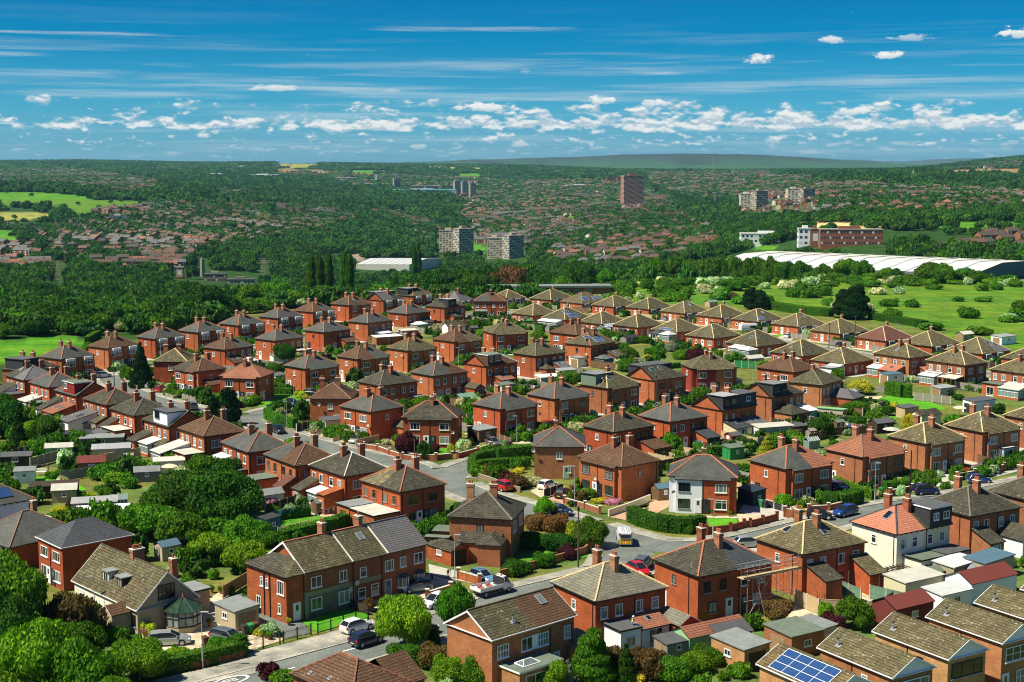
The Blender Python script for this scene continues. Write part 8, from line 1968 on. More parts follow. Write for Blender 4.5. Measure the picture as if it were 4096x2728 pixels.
o=block(719,1116,1072,27,.9,0,1,1,'stone','mX','square stone tower with red name band reading STONE',name='stone_tower')
t=mark_text('STONE',(0,0,0),1,0,'white','lettering');t.parent=o;pz=hit(719,1116);k=pz.y/5689.;t.location=(0,-12*k,37*k);t.rotation_euler=(PI/2,0,0);t.scale=(7.4*k,)*3
m=MB();m.box(-13.6*k,13.6*k,-11.95*k,-11.7*k,32*k,43*k,'mX');m.build('name_band',o)
CM={}
def wheel_meshes():
 if 'w' not in CM:
  m=MB();n=16
  for s_ in(-1,):
   ring=[(.33*math.cos(2*PI*i/n),.33*math.sin(2*PI*i/n))for i in range(n)]
   for i in range(n):a,b=ring[i],ring[(i+1)%n];m.face([(a[0],-.11,a[1]),(a[0],.11,a[1]),(b[0],.11,b[1]),(b[0],-.11,b[1])],'tyre')
   m.face([(p[0],-.11,p[1])for p in ring],'tyre');m.face([(p[0],.11,p[1])for p in reversed(ring)],'tyre')
  r=MB();ring=[(.22*math.cos(2*PI*i/12),.22*math.sin(2*PI*i/12))for i in range(12)]
  r.face([(p[0],-.125,p[1])for p in ring],'rim');r.face([(p[0],.125,p[1])for p in reversed(ring)],'rim')
  for i in range(5):a=2*PI*i/5;r.bar((0,-.128,0),(.2*math.cos(a),-.128,.2*math.sin(a)),.03,'rim')
  CM['w']=(m.mesh('wheel'),r.mesh('rim'))
 return CM['w']
SPEC={'hatch':([(-1.95,.42,.78,.62,.56),(-1.88,.26,.98,.80,.72),(-1.3,.2,1.0,.86,.80),(.6,.2,.98,.87,.80),(1.3,.22,.88,.86,.76),(1.85,.26,.70,.78,.62),(1.98,.36,.58,.60,.50)],[(-1.8,.96,1.02,.72,.68),(-1.45,.98,1.40,.78,.58),(-.9,.98,1.47,.80,.60),(.15,.98,1.45,.80,.60),(1.0,.92,.97,.76,.68)],1.25),'estate':([(-2.3,.42,.80,.66,.60),(-2.22,.26,1.0,.82,.74),(-1.4,.2,1.02,.88,.82),(.7,.2,.99,.89,.82),(1.5,.22,.88,.88,.78),(2.15,.26,.70,.80,.64),(2.3,.36,.58,.62,.52)],[(-2.2,.98,1.02,.74,.70),(-1.95,1.0,1.40,.78,.60),(-1.0,1.0,1.48,.81,.62),(.2,.99,1.45,.81,.62),(1.1,.92,.97,.78,.70)],1.38),'suv':([(-2.1,.5,.95,.70,.64),(-2.05,.3,1.1,.85,.78),(-1.3,.25,1.12,.91,.85),(.6,.25,1.1,.92,.85),(1.4,.28,1.02,.90,.82),(2.0,.3,.85,.84,.70),(2.12,.4,.7,.66,.56)],[(-2.0,1.06,1.12,.78,.74),(-1.75,1.08,1.55,.82,.64),(-.8,1.1,1.66,.84,.66),(.2,1.1,1.62,.84,.66),(1.05,1.02,1.08,.80,.72)],1.3),'van':([(-2.4,.4,1.8,.86,.80),(-2.38,.3,1.9,.92,.84),(1.0,.3,1.92,.94,.84),(1.05,.3,1.2,.94,.88),(2.0,.3,1.05,.90,.80),(2.4,.35,.75,.78,.66)],[(.85,1.15,1.86,.86,.80),(1.05,1.15,1.84,.86,.78),(1.9,1.0,1.06,.82,.74)],1.55)}
def loft(m,st,mat,chamf=.0,cap=True):
 R=[]
 for x,z0,z1,w0,w1 in st:
  zc=z0+(z1-z0)*.8
  R.append([(x,-w0*.96,z0),(x,w0*.96,z0),(x,w0,z0+(z1-z0)*.45),(x,w0*.4+w1*.6,zc),(x,w1*.9,z1),(x,-w1*.9,z1),(x,-(w0*.4+w1*.6),zc),(x,-w0,z0+(z1-z0)*.45)])
 for a,b in zip(R,R[1:]):
  for i in range(8):m.face([a[i],a[(i+1)%8],b[(i+1)%8],b[i]][::-1],mat)
 if cap:m.face(R[0],mat);m.face(R[-1][::-1],mat)
 return m
def car_meshes(kind,paint):
 key=(kind,paint)
 if key in CM:return CM[key]
 b,c,wb=SPEC[kind]
 m=loft(MB(),b,paint)
 for sx in(-1,1):
  for sy in(-1,1):
   cx=sx*wb;ring=[(cx+.38*math.cos(2*PI*i/12),.34+.38*math.sin(2*PI*i/12))for i in range(12)]
   w=max(s[3]for s in b);q=[(p[0],sy*(w+.006),p[1])for p in ring if p[1]>.15]
   m.face(q if sy<0 else q[::-1],'black')
 g=loft(MB(),c,'carglass')
 r=MB()
 top=[(s[0],s[2]+.012,s[4]*.9)for s in c if s[2]>(1.3 if kind!='van' else 1.7)]
 for(x0,z0,w0),(x1,z1,w1)in zip(top,top[1:]):r.face([(x0,-w0,z0),(x1,-w1,z1),(x1,w1,z1),(x0,w0,z0)],paint)
 for sy in(-1,1):
  for(x0,a0,t0,p0,q0),(x1,a1,t1,p1_,q1)in zip(c,c[1:]):
   r.bar((x0,sy*q0*.93,t0),(x1,sy*q1*.93,t1),.035,paint)
  for(x0,a0,t0,p0,q0)in c[1:-1]:r.bar((x0,sy*(p0+.01),a0),(x0,sy*(q0*.93),t0),.03,'black')
  r.box(c[-2][0]+.55,c[-2][0]+.7,sy*(c[-1][3]+.02)-(.14 if sy<0 else 0),sy*(c[-1][3]+.02)+(.14 if sy>0 else 0),c[-1][1]+.04,c[-1][1]+.17,paint)
 hl=MB();x=b[-2][0];hl.box(-.09,.09,-.14,.14,-.07,.07,'lamp_clear');tl=MB();tl.box(-.05,.05,-.1,.1,-.13,.13,'lamp_red')
 pl=MB();pl.box(-.02,.02,-.26,.26,-.06,.06,'mb2')
 CM[key]=dict(body=m.mesh('body',True),windows=g.mesh('windows'),roof=r.mesh('roof_panel'),headlight=hl.mesh('headlight'),tail_light=tl.mesh('tail_light'),number_plate=pl.mesh('number_plate'));return CM[key]
def car(reg,rear,front,kind,paint,label,side=1,name='parked_car',cat='car',scale=1.):
 a,b=at(reg,*rear),at(reg,*front);d=(b-a);d.z=0;d.normalize();s=Vector((-d.y,d.x,0))*.78*side
 c=(a+b)/2+s;wb=SPEC[kind][2];o=empty(name,(c.x,c.y,.125 if on_road(c.x,c.y)else.06),math.atan2(d.y,d.x),label,cat,'cars parked on the estate' if cat=='car' else None);o.scale=(scale,)*3
 cm=car_meshes(kind,paint);st=SPEC[kind][0]
 link('body',cm['body'],o);link('windows',cm['windows'],o);link('roof_panel',cm['roof'],o)
 xf,xr=st[-2][0],st[1][0];w=st[-2][3]-.16
 for sy in(-1,1):
  link('headlight',cm['headlight'],o,(xf-.02,sy*w,st[-2][2]-.06));link('tail_light',cm['tail_light'],o,(xr-.02,sy*(st[1][3]-.1),st[1][2]-.16))
  for sx in(-1,1):
   wm,rm=wheel_meshes();ww=link('wheel',wm,o,(sx*wb,sy*(max(s_[3]for s_ in st)-.09),.34));ww.scale=(1,sy*-1 if sy>0 else 1,1);link('rim',rm,ww)
 link('number_plate',cm['number_plate'],o,(xr-.06,0,.5))
 return o
for a_ in[('Z1',(1265,1292),(1460,1280),'estate','carsilver','silver people carrier on the paved drive before the chalet'),('Z1',(1715,1250),(1900,1295),'estate','cargrey','dark grey estate car behind the hedge beside the pebbledash garage'),('Z2',(1022,1195),(1172,1150),'hatch','carwhite','white hatchback parked at the kerb by the black railings'),('Z2',(1110,1300),(1240,1258),'hatch','carnavy','dark blue car half hidden by the street tree and brown roof'),('Z2',(1790,945),(1675,990),'hatch','carwhite','small white car with side lettering on the kerb behind the street tree',-1),('Z2',(1645,840),(1480,865),'hatch','carteal','grey green hatchback on the terrace forecourt',-1),('Z3',(365,745),(485,790),'hatch','carpaleblue','pale blue hatchback behind the brick wall by the garage'),('Z2',(1560,1225),(1700,1180),'hatch','carblack','black car in the shade right of the street tree'),('Z3',(1640,690),(1720,730),'hatch','carred','dark red car behind the pale slate roof at the junction'),('Z3',(1785,680),(1830,640),'suv','cargrey','grey blue car at the corner of the scaffolded house'),('Z4',(960,500),(1060,492),'hatch','carsilver','silver car behind the roof of the scaffolded house'),('Z3',(1020,225),(1120,235),'hatch','carnavy','dark car driving past the corner bushes'),('M3',(960,1205),(830,1168),'suv','carred','red car at the kerb under the mixed hedge',-1),('M3',(1335,1190),(1460,1150),'hatch','carwhite','white car behind the brown fence panels with white posts'),('M3',(1505,1270),(1600,1225),'hatch','carblack','black car on the brick drive of the orange brick semi'),('M3',(778,752),(872,788),'hatch','cargrey','grey hatchback outside the ribbed garage'),('M2',(657,527),(722,552),'hatch','carblack','black car at the foot of the curved hedge on the left road'),('M2',(1540,600),(1410,655),'hatch','carsilver','silver blue car on the drive by the golden fence',-1),('M2',(975,190),(1060,195),'hatch','carblack','black car above the cul-de-sac gardens'),('M2',(780,275),(860,300),'hatch','carnavy','navy car in the cul-de-sac'),('M1',(912,608),(1020,598),'hatch','carwhite','white car at the left end of the left road'),('M1',(850,565),(930,560),'hatch','carblack','black car behind the white car on the left road'),('M1',(1345,712),(1460,680),'hatch','carsilver','silver grey car on the drive beside the monkey puzzle tree'),('M1',(1462,748),(1570,720),'hatch','carred','bright red car on the left road near the round bush'),('M1',(1825,905),(1760,880),'suv','cargrey','slate blue car parked by the arched fence wall on the left road'),('M5',(1600,1125),(1755,1120),'hatch','carblue','bright blue car at the kerb below the dark brick wall'),('M5',(1110,1235),(1270,1225),'suv','carnavy','navy people carrier by the tall brown pole'),('M5',(1770,1015),(1625,1005),'hatch','cargrey','silver-grey car behind the dark brick wall',-1),('M5',(1770,975),(1920,980),'hatch','carblue','dark blue car beside the picket fence at the right edge'),('M5',(350,1190),(450,1195),'hatch','carnavy','dark blue car behind the square clipped hedge'),('M5',(290,1175),(350,1180),'hatch','carblue','blue car tucked beside the rust-roofed semi'),('Z5',(345,262),(490,268),'hatch','carblack','black car next to the blue estate on the right road'),('Z5',(705,222),(600,248),'estate','carblue','blue estate car facing the photo on the right road',-1),('F4',(735,752),(815,735),'hatch','carwhite','small white car on the first bungalow drive'),('F4',(990,748),(890,752),'hatch','carwhite','white coupe beside the grey gate of the bungalows',-1),('F4',(1350,858),(1450,845),'hatch','carblack','black car before the olive-roofed bungalow'),('F3',(380,428),(455,428),'hatch','carwhite','white car beside the purple bush at the bungalows'),('F3',(35,395),(115,395),'hatch','carblack','black car beneath the solar-panelled bungalow'),('F3',(1370,540),(1440,530),'hatch','carpaleblue','silver blue car by the lamp post at the bungalows'),('M4',(795,335),(870,328),'hatch','carred','red car with windscreen to the bushes by the gable-ended house')]:
 car(*a_[:6],side=a_[6]if len(a_)>6 else 1)
car('M3',(1340,640),(1440,618),'van','carred','red panel van between the slate-roofed semis',name='parked_van',cat='van');car('F2',(1780,348),(1830,335),'van','carwhite','white minibus beside the brick hall and tan bungalow',name='parked_van',cat='van')
v=car('Z3',(1620,497),(1590,400),'van','carwhite','white works van with yellow and red chevrons and roof ladders driving into the side road',side=0,name='works_van',cat='van')
m=MB()
for i in range(8):
 for sg in(-1,1):
  u0=.105*i;u1=u0+.105;z0=.38+(.9-u0)*.35;P=lambda u,z:(-2.42,sg*u,z)
  f=[P(u0,.40+.0),P(u1,.40),P(u1,1.05),P(u0,1.05)];m.face(f if sg<0 else f[::-1],'hivis_red' if i%2 else 'hivis')
m.box(-2.5,-2.43,-.7,.7,1.2,1.7,'carglass');m.build('chevron_panel',v)
m=MB()
for y in(-.45,-.2,.2,.45):m.bar((-2.2,y,2.1),(1.2,y,2.1),.03,'galv')
for i in range(10):m.bar((-2.1+.35*i,-.45,2.1),(-2.1+.35*i,.45,2.1),.02,'galv')
m.build('roof_ladder',v)
p=at('F4',280,668);o=empty('caravan',(p.x,p.y,0),R_(15),'white touring caravan standing before the solar-panelled bungalow','caravan')
m=loft(MB(),[(-3.0,.6,2.3,1.0,.95),(-2.9,.45,2.55,1.12,1.05),(2.3,.45,2.6,1.12,1.05),(3.0,.7,1.7,1.05,.95)],'carwhite');m.build('body',o)
m=MB();m.box(-.2,2.0,-1.16,-1.1,1.3,1.9,'carglass');m.build('window',o);wm,rm=wheel_meshes()
for sy in(-1,1):link('rim',rm,link('wheel',wm,o,(0,sy*1.0,.34)))
a,b=at('Z3',480,895),at('Z3',675,845);d=(b-a).normalized();c=(a+b)/2+Vector((-d.y,d.x,0))*.9
o=empty('flatbed_truck',(c.x,c.y,.05),math.atan2(d.y,d.x),'white flatbed truck loaded with rubble bags on the front road','truck')
loft(MB(),[(1.15,.45,1.9,.95,.8),(1.6,.4,2.05,.98,.8),(1.75,.4,1.3,.98,.9),(2.5,.4,1.1,.94,.84),(2.85,.5,.8,.8,.7)],'carwhite').build('cab',o,smooth=True);loft(MB(),[(1.3,1.25,1.98,.96,.80),(1.65,1.25,2.0,.96,.80),(2.25,1.12,1.16,.88,.8)],'carglass').build('windows',o)
m=MB();m.box(-2.6,1.05,-1.0,1.0,.75,.85,'metal');m.box(-2.6,1.05,-1.03,-.98,.85,1.25,'carwhite');m.box(-2.6,1.05,.98,1.03,.85,1.25,'carwhite');m.box(-2.62,-2.56,-1,1,.85,1.25,'carwhite');m.box(.98,1.05,-1,1,.85,1.95,'mD');m.box(-2.6,1.6,-.4,.4,.45,.75,'black');m.build('flatbed',o)
for sx in(-1.7,1.9):
 for sy in(-1,1):link('rim',rm,link('wheel',wm,o,(sx,sy*.85,.34)))
for i in range(9):
 q=icos(1)[0]*np.array([.28,.25,.2]);m=MB();m.v=[tuple(t)for t in q];m.f=[tuple(t)for t in ICO[1]];mt_=['cloth_white','potclay','cloth_red','mm'][i%4];m.m=[m.mi(mt_)]*len(m.f)
 s_=m.build('rubble_bag');s_.location=Vector((c.x,c.y,1.1))+d*(-2.2+.32*i)+Vector((-d.y,d.x,0))*(.35*(-1)**i);tag(s_,['white','brown','red','grey'][i%4]+' rubble sack on the back of the flatbed truck','sack','rubble sacks on the truck')
m=MB();m.lathe((0,0,0),[(.09,0),(.09,.14),(.02,.17)],'lamp_amber',8);m.build('beacon',o,(1.45,0,2.05))
def shed(reg,x,y,ang,w,d,h,roof,wall,rmat,label,door='wood',rise=None):
 p=at(reg,x,y);a=R_(ang);c=p+Vector((math.cos(a)*w/2-math.sin(a)*d/2,math.sin(a)*w/2+math.cos(a)*d/2,0))
 o=empty('garden_shed' if w*d<12 else 'garage',c,a,label,'shed' if w*d<12 else 'garage')
 m=MB();m.box(-w/2,w/2,-d/2,d/2,-.1,h,wall);r=MB();e=.15
 if roof=='flat':
  k=(rise or.25)
  b=[(-w/2-e,-d/2-e),(w/2+e,-d/2-e),(w/2+e,d/2+e),(-w/2-e,d/2+e)];zz=[h+.02,h+.02,h+k,h+k]if d<w else[h+.02,h+k,h+k,h+.02]
  r.hexa([(*q,z_)for q,z_ in zip(b,zz)]+[(*q,z_+.12)for q,z_ in zip(b,zz)],rmat)
  m.hexa([(*q,h)for q in((-w/2,-d/2),(w/2,-d/2),(w/2,d/2),(-w/2,d/2))]+[(q[0],q[1],z_+.01)for q,z_ in zip(((-w/2,-d/2),(w/2,-d/2),(w/2,d/2),(-w/2,d/2)),zz)],wall)
 else:
  lx=w>=d;L,S_=(w,d)if lx else(d,w);P=lambda u,v,z_:(u,v,z_)if lx else(-v,u,z_);zr=h+S_/2*.5
  for s_ in(-1,1):
   q=[P(-L/2-e,s_*(S_/2+e),h-e*.5),P(L/2+e,s_*(S_/2+e),h-e*.5),P(L/2+e,0,zr),P(-L/2-e,0,zr)]
   if s_>0:q.reverse()
   r.face(q,rmat);r.face([(t_[0],t_[1],t_[2]-.07)for t_ in reversed(q)],'black')
   g=[P(s_*L/2,-S_/2,h),P(s_*L/2,S_/2,h),P(s_*L/2,0,zr-.08)];m.face(g if s_>0 else g[::-1],wall)
 m.build('wall',o);r.build('roof',o)
 ws=Wall(o,'L',w,d);wr=Wall(o,'R',w,d)
 if w*d>12:
  g=MB();g.box(-1.1,1.1,-.04,.01,.03,2.0,door);g.build('garage_door',o,ws.pt(0,0,0)if d<=w else wr.pt(0,0,0),ws.a if d<=w else 0)
  (wr if d<=w else ws).window(0,1.1,1.0,.7,'white','two')
 else:
  g=MB();g.box(-.4,.4,-.04,.01,.05,1.8,door);g.build('door',o,ws.pt(0,0,0),ws.a);wr.window(0,1.0,.6,.6,'white','one')
 return o
for a_ in[('M2',480,1255,33,5.2,2.6,2.2,'gable','mu','ms','long cream garden shed with corrugated grey roof and pink roses','white'),('M2',620,1470,42,2.2,2.2,2.0,'flat','mo2','mH','bright blue shed beside the long straight hedge','mo2'),('M2',415,1360,30,2.0,2.4,1.8,'gable','mG','mh2','small pale green shed by the washing','mG'),('M2',1075,1290,35,2.4,1.8,1.8,'gable','timber','mt','low shed with green felt roof by the washing line','timber'),('M2',1160,535,30,4.6,3.0,2.3,'flat','pebble','mq','pebbledashed garage with black roller door by the picket fence','mD'),('M3',730,740,42,4.4,3.4,2.2,'flat','timber','ms','ribbed concrete garage with brown door and grey roof','mk'),('M4',540,1280,30,2.6,2.2,2.0,'gable','timber','mi2','brown shed with blue corrugated roof beside the half white semi','timber'),('M4',1410,1330,33,2.6,3.4,2.2,'flat','mp2','mp2','dark navy garden store right of the half white semi','mp2'),('M4',1200,900,30,3.2,2.2,2.0,'flat','mv','mt','green-roofed shed behind the pale-topped hedge','mv'),('M4',1215,770,35,2.4,2.0,1.9,'gable','mu2','mq','dark red summer house with small panes','white'),('M4',1470,720,20,7.4,3.0,2.3,'flat','mz','mm','cream building with big pale flat roof in the right gardens','white'),('M4',1240,680,20,5.6,3.0,2.2,'flat','mz','mt','corrugated mossy lean-to roof beside the cream extension','wood'),('M4',1780,700,30,3.6,2.4,2.1,'flat','timber','mq','flat-roofed timber shed by the charcoal dormer house','timber'),('M4',1940,720,30,1.4,1.4,1.9,'gable','mo','mo','small grey arched playhouse shed','mo'),('M5',440,530,150,5.6,2.8,2.2,'flat','pebble','mF','garage with pale lime green corrugated roof','wood'),('M5',1130,600,32,5.6,3.2,2.4,'gable','mz','dtile','cream-walled garage with dark tiled gable roof','mz'),('M5',975,520,32,4.0,2.4,2.1,'flat','mx','mq','golden timber shed with dark flat roof behind the cream garage','mx'),('M5',1610,475,30,6.4,3.0,2.5,'flat','mp','mq','white garden office with dark flat roof and glass doors','mD'),('M5',720,660,28,4.2,2.6,2.1,'gable','mn','mq','black timber cabin with dark felt roof','mn'),('M5',350,640,30,2.0,1.6,1.9,'gable','timber','mt','little shed with green roof beside the washing','timber'),('M5',1300,330,30,4.8,2.8,2.1,'flat','pebble','mB','garage with silvery metal roof at the end of the lawn fence','wood'),('M5',820,200,30,4.8,2.8,2.1,'flat','mp','mi2','garage with dark blue roof behind the big hedge','wood'),('M5',1900,330,30,2.0,1.6,1.8,'gable','wood','mx','small garden shed beside the french doors','wood'),('M3',940,300,42,4.0,2.6,2.1,'flat','mz','mt','low garage with patchy green-grey roof in the centre','wood'),('M3',560,405,40,4.2,2.6,1.9,'gable','mn','mh2','dark shed with pale green striped roof','mn'),('M3',1300,230,28,5.4,3.0,2.2,'flat','mu','white','pale garage with bright white roof in the centre','wood'),('M3',1480,160,28,4.6,2.6,2.1,'flat','mz','mB','garage with corrugated pale roof behind the round tree','wood'),('F2',320,750,30,5.4,3.2,2.2,'flat','pebble','mm','pale block garage with white roof behind the maple','white'),('F2',860,700,30,6.0,4.0,2.4,'gable','mp','dtile','white gabled garage with three small windows','white'),('F2',1130,700,30,2.6,2.2,2.0,'gable','mn','mq','dark brown summer house by the tall green tree','mn'),('F2',1760,590,30,4.6,2.8,2.0,'gable','mc2','olive','grey garage with olive tiled roof by the inner bungalows','wood'),('F1',870,1060,30,5.0,3.0,2.2,'flat','mu','mt','cream garage with green-grey roof behind the round dark tree','white'),('F1',2080,830,30,8.0,3.4,2.2,'flat','brick','white','long garage with bright white roof in the left rows','wood'),('F1',380,1110,30,3.6,2.4,2.0,'gable','brick','slate','small slate-roofed outhouse right of the skylight house','wood'),('F1',900,1300,30,2.6,4.6,2.1,'flat','white','mq','white ribbed garage beside the rust-roofed semi','white'),('F3',900,820,42,5.0,2.6,1.9,'gable','mc2','mH','grey round-topped shed beside the bungalow','mo'),('F3',870,725,42,2.4,2.2,2.0,'flat','mn','mq','small dark brown shed by the rose bush','mn'),('F3',620,700,40,4.8,2.8,2.1,'gable','mc2','ms','old grey garage beside the solar glass lean-to','mo'),('F3',330,1090,42,5.4,2.8,2.3,'flat','mu','ms','white-walled garage with grey roof below the solar-panelled semi','wood'),('F3',1880,385,36,4.0,2.6,2.0,'gable','mx','mh2','golden cabin with green roof behind the bungalows','mx'),('F4',280,1080,30,5.0,2.6,2.1,'gable','pebble','mm','garage with pale panelled roof below the twin conservatories','wood'),('F5',1640,190,36,5.0,2.8,2.0,'gable','mo','mm','shed with pale roof at the meadow edge','wood'),('F5',2090,240,36,7,3.6,2.3,'flat','mp','mB','garage with white metal roof at the right meadow edge','wood'),('M1',850,1390,14,6.4,3.6,2.3,'flat','pebble','mB','wide concrete garage with silver-grey roof in the left garden row','wood'),('M1',740,1270,12,7.6,3.0,2.0,'flat','mc2','ms','long dark garage with mossy grey roof in the left garden row','wood'),('M1',560,1230,12,7.4,2.8,2.0,'flat','mc2','mH','long dark garage with blue-grey roof in the left garden row','wood'),('M1',560,1115,14,5.0,2.8,1.9,'gable','ms','ms','old double garage with sagging grey roof in the left garden row','wood'),('M1',420,1340,14,4.6,2.4,1.8,'gable','mh2','mm','low shed with pale white-green roof in the left garden row','wood'),('M1',720,1500,14,4.4,3.4,2.1,'gable','timber','ml2','brown summer house with brick red felt roof','timber'),('M1',130,1580,14,3.2,2.6,1.9,'flat','white','ms','small shed with corrugated grey roof at the left edge','black'),('M1',0,1440,12,5.0,3.0,1.9,'flat','mn','mq','dark flat garage at the left edge of the garden row','wood'),('M1',1420,1490,14,5.0,2.4,2.0,'flat','mu','mm','garage with rough pale roof left of the blue-white conservatory','wood'),('M1',1240,1570,14,4.0,2.6,1.8,'gable','mc2','ms','grey-roofed garage behind the cream parasol','wood'),('M1',1150,1400,14,1.4,.9,1.4,'flat','cloth_white','mo','small white garden cupboard against the fence','wood'),('Z1',420,130,12,3.6,2.8,2.1,'gable','mC','mm','tan rendered garage beside the white house at the left edge','mD'),('Z1',580,245,14,6.4,3.0,2.0,'flat','mu','mB','garage with silver striped metal roof behind the dark slate house','wood'),('Z1',620,290,14,7.4,2.6,1.6,'flat','mu','white','low white-roofed garage behind the dark slate house','wood'),('Z1',1310,600,42,2.6,2.2,2.0,'gable','pebble','mi2','cream shed with blue-grey roof behind the chalet','mo'),('Z1',1900,1170,42,3.0,4.4,2.3,'flat','mC','ms','pebbledash garage with gravelly grey roof by the two bins','wood'),('Z1',240,100,14,7.2,2.8,1.9,'flat','mn','mn','dark brown flat-roofed shed at the upper left','wood'),('Z3',210,640,42,3.0,4.8,2.1,'gable','brick','dtile','brick garage with dark mossy roof beside the dark-tiled house','black'),('Z3',1165,1470,42,4.0,3.0,2.4,'flat','mE','mt','small brick building with green flat roof left of the broad conifer','wood'),('Z4',985,1262,122,3.0,8.0,2.2,'gable','mF','mY','long mint green shed with rusty orange tiled roof','mF'),('Z4',760,1340,30,4.4,3.2,1.9,'gable','mo','mq','low shed with dark grey felt roof beside the mint green shed','mo'),('Z4',340,1400,30,3.0,2.4,1.7,'flat','mo','mq','small dark flat shed roof above the bottom bushes','wood'),('Z4',960,1500,32,3.4,5.2,2.4,'flat','mE','ms','brick garage with gravel roof left of the solar panels','mk'),('Z4',1340,1390,32,4.6,4.2,2.4,'flat','mr','mt','flat green-roofed brick building above the solar panels','wood'),('Z4',1560,1320,32,2.6,4.0,2.2,'flat','pebble','ms','small grey-roofed garage beside the green flat roof','wood'),('Z5',1415,870,122,3.4,6.6,2.5,'flat','mz','mm','cream garage with large white roof behind the pergola','wood'),('Z5',1125,885,32,2.2,2.0,1.8,'gable','mj2','mq','turquoise summer house with grey roof','mx'),('Z5',1330,800,32,2.8,2.0,1.8,'gable','mn','mt','low green felt shed roof by the big white roof','wood'),('Z5',1700,730,130,3.0,5.6,2.3,'flat','mC','mw','cream garage with white roof and brown door beside the parasol','mu2'),('Z5',1980,700,130,3.0,6.6,2.5,'flat','mC','mi2','garage with blue-grey ribbed roof at the right edge','wood'),('Z5',1330,1080,122,3.6,6.0,2.5,'gable','ml2','ml2','building with brick red felt roof and white skylight','wood'),('Z5',2000,860,122,4,8.0,2.6,'gable','mp','ml2','dark red felt-roofed building at the right edge','wood'),('Z5',1640,970,122,3.0,5.0,2.2,'flat','mp','mw','cream ribbed flat roof between the tan gabled houses','wood')]:
 shed(*a_)
def lamp(reg,x,y,h,label,arm=(1,0)):
 p=at(reg,x,y);o=empty('street_lamp',(p.x,p.y,.1),0,label,'street lamp','street lamps')
 m=MB();m.bar((0,0,0),(0,0,1.6),.085,'galv',8);m.bar((0,0,1.6),(0,0,h),.05,'galv',8,.035);m.build('pole',o)
 m=MB();m.box(-.05,.75,-.12,.12,h-.03,h+.07,'galv');m.box(.2,.7,-.09,.09,h-.05,h-.032,'lamp_clear');m.build('lamp_head',o,rz=math.atan2(arm[1],arm[0]))
for a_ in[('Z1',1635,1460,5.9,'slim street lamp by the street name sign'),('Z1',765,1070,5,'street lamp in front of the chalet hedge',(-1,0)),('Z3',240,770,6,'street lamp beside the flatbed truck and garage'),('Z4',708,415,5.5,'street lamp behind the scaffolded house chimney',(-1,0)),('Z5',860,118,6,'street lamp near the green bin on the right road'),('M3',1610,1335,6.2,'street lamp with a round sign before the orange brick semi',(-1,0)),('M3',1078,755,5.2,'street lamp before the gravel yard',(-1,0)),('M2',803,510,5.6,'street lamp in front of the curved hedge',(-1,0)),('M2',865,290,5.6,'street lamp in the cul-de-sac'),('M2',1450,690,3.6,'short lamp by the golden fence',(1,0)),('M1',735,610,5,'street lamp at the far-left end of the road'),('M1',1482,440,5.2,'street lamp before the bay-fronted houses',(-1,0)),('M4',405,465,4.4,'street lamp right of the wooden pole, centre',(-1,0)),('M4',1410,200,4.4,'street lamp beside the plain brown hipped roof',(-1,0)),('F4',870,740,6.2,'street lamp between the white cars'),('F4',2037,800,5.4,'street lamp before the red-brown bungalow',(-1,0)),('F3',455,430,5.4,'street lamp at the first bungalows',(-1,0)),('F3',1552,560,6,'street lamp at the fifth bungalow',(-1,0)),('F2',985,1080,4.8,'street lamp before the dotted brown roof',(-1,0)),('F1',1673,590,5,'street lamp by the slate roofs of the back row')]:
 lamp(*a_)
def pole(reg,x,y,h,label,mat='pole_wood',ins=True,r=.13):
 p=at(reg,x,y);o=empty('telegraph_pole',(p.x,p.y,0),0,label,'pole','telegraph poles')
 m=MB();m.bar((0,0,0),(0,0,h),r,mat,8,r*.7);m.build('pole',o)
 if ins:
  m=MB()
  for k in range(6):a=k*PI/3;m.bar((0,0,h-.25),(.32*math.cos(a),.32*math.sin(a),h-.1),.025,'me2')
  m.lathe((0,0,h-.6),[(.16,0),(.16,.35)],'black',8);m.build('cable_head',o)
 return p,h
POLES=[pole(*a_)for a_ in[('Z3',1235,650,8.2,'wooden telegraph pole on the pavement of the round corner garden'),('M5',1022,1255,7.6,'thick brown pole beside the navy people carrier','mk',False),('M1',1055,690,8.0,'wooden pole at the bend of the left road'),('M3',135,905,4.6,'short wooden pole beside the purple tree'),('M4',517,420,7.2,'wooden telegraph pole in front of the gable-ended house'),('F2',690,1010,6.8,'telegraph pole between olive and dotted roofs'),('F1',380,720,5.2,'thin dark pole before the bay-fronted row'),('F4',1222,870,7.4,'weathered pole before the grey gates'),('F4',1527,860,9.0,'tall dark pole left of the red-brown bungalow'),('F3',1648,530,7.0,'pole in front of the fifth bungalow'),('F3',1032,440,4.8,'pole in front of the fourth bungalow'),('F2',1742,350,7,'dark red pole beside the white minibus'),('F1',328,1460,5.2,'pole in front of the rust-roofed semi')]]
m=MB();p0,h0=POLES[0]
for tx,ty,tz_ in((-3,182,7),(14,157,6),(24,166,6),(12,208,6),(18,214,6),(28,206,6),(-16,160,6)):
 a=Vector((p0.x,p0.y,h0-.1));b=Vector((tx,ty,tz_));pr=a
 for i in range(1,9):k=i/8;q=a.lerp(b,k);q.z-=1.2*k*(1-k)*2;m.bar(pr,q,.009,'black',3);pr=q
tag(m.build('telephone_wires'),'thin black telephone wires fanning from the corner telegraph pole','wires')
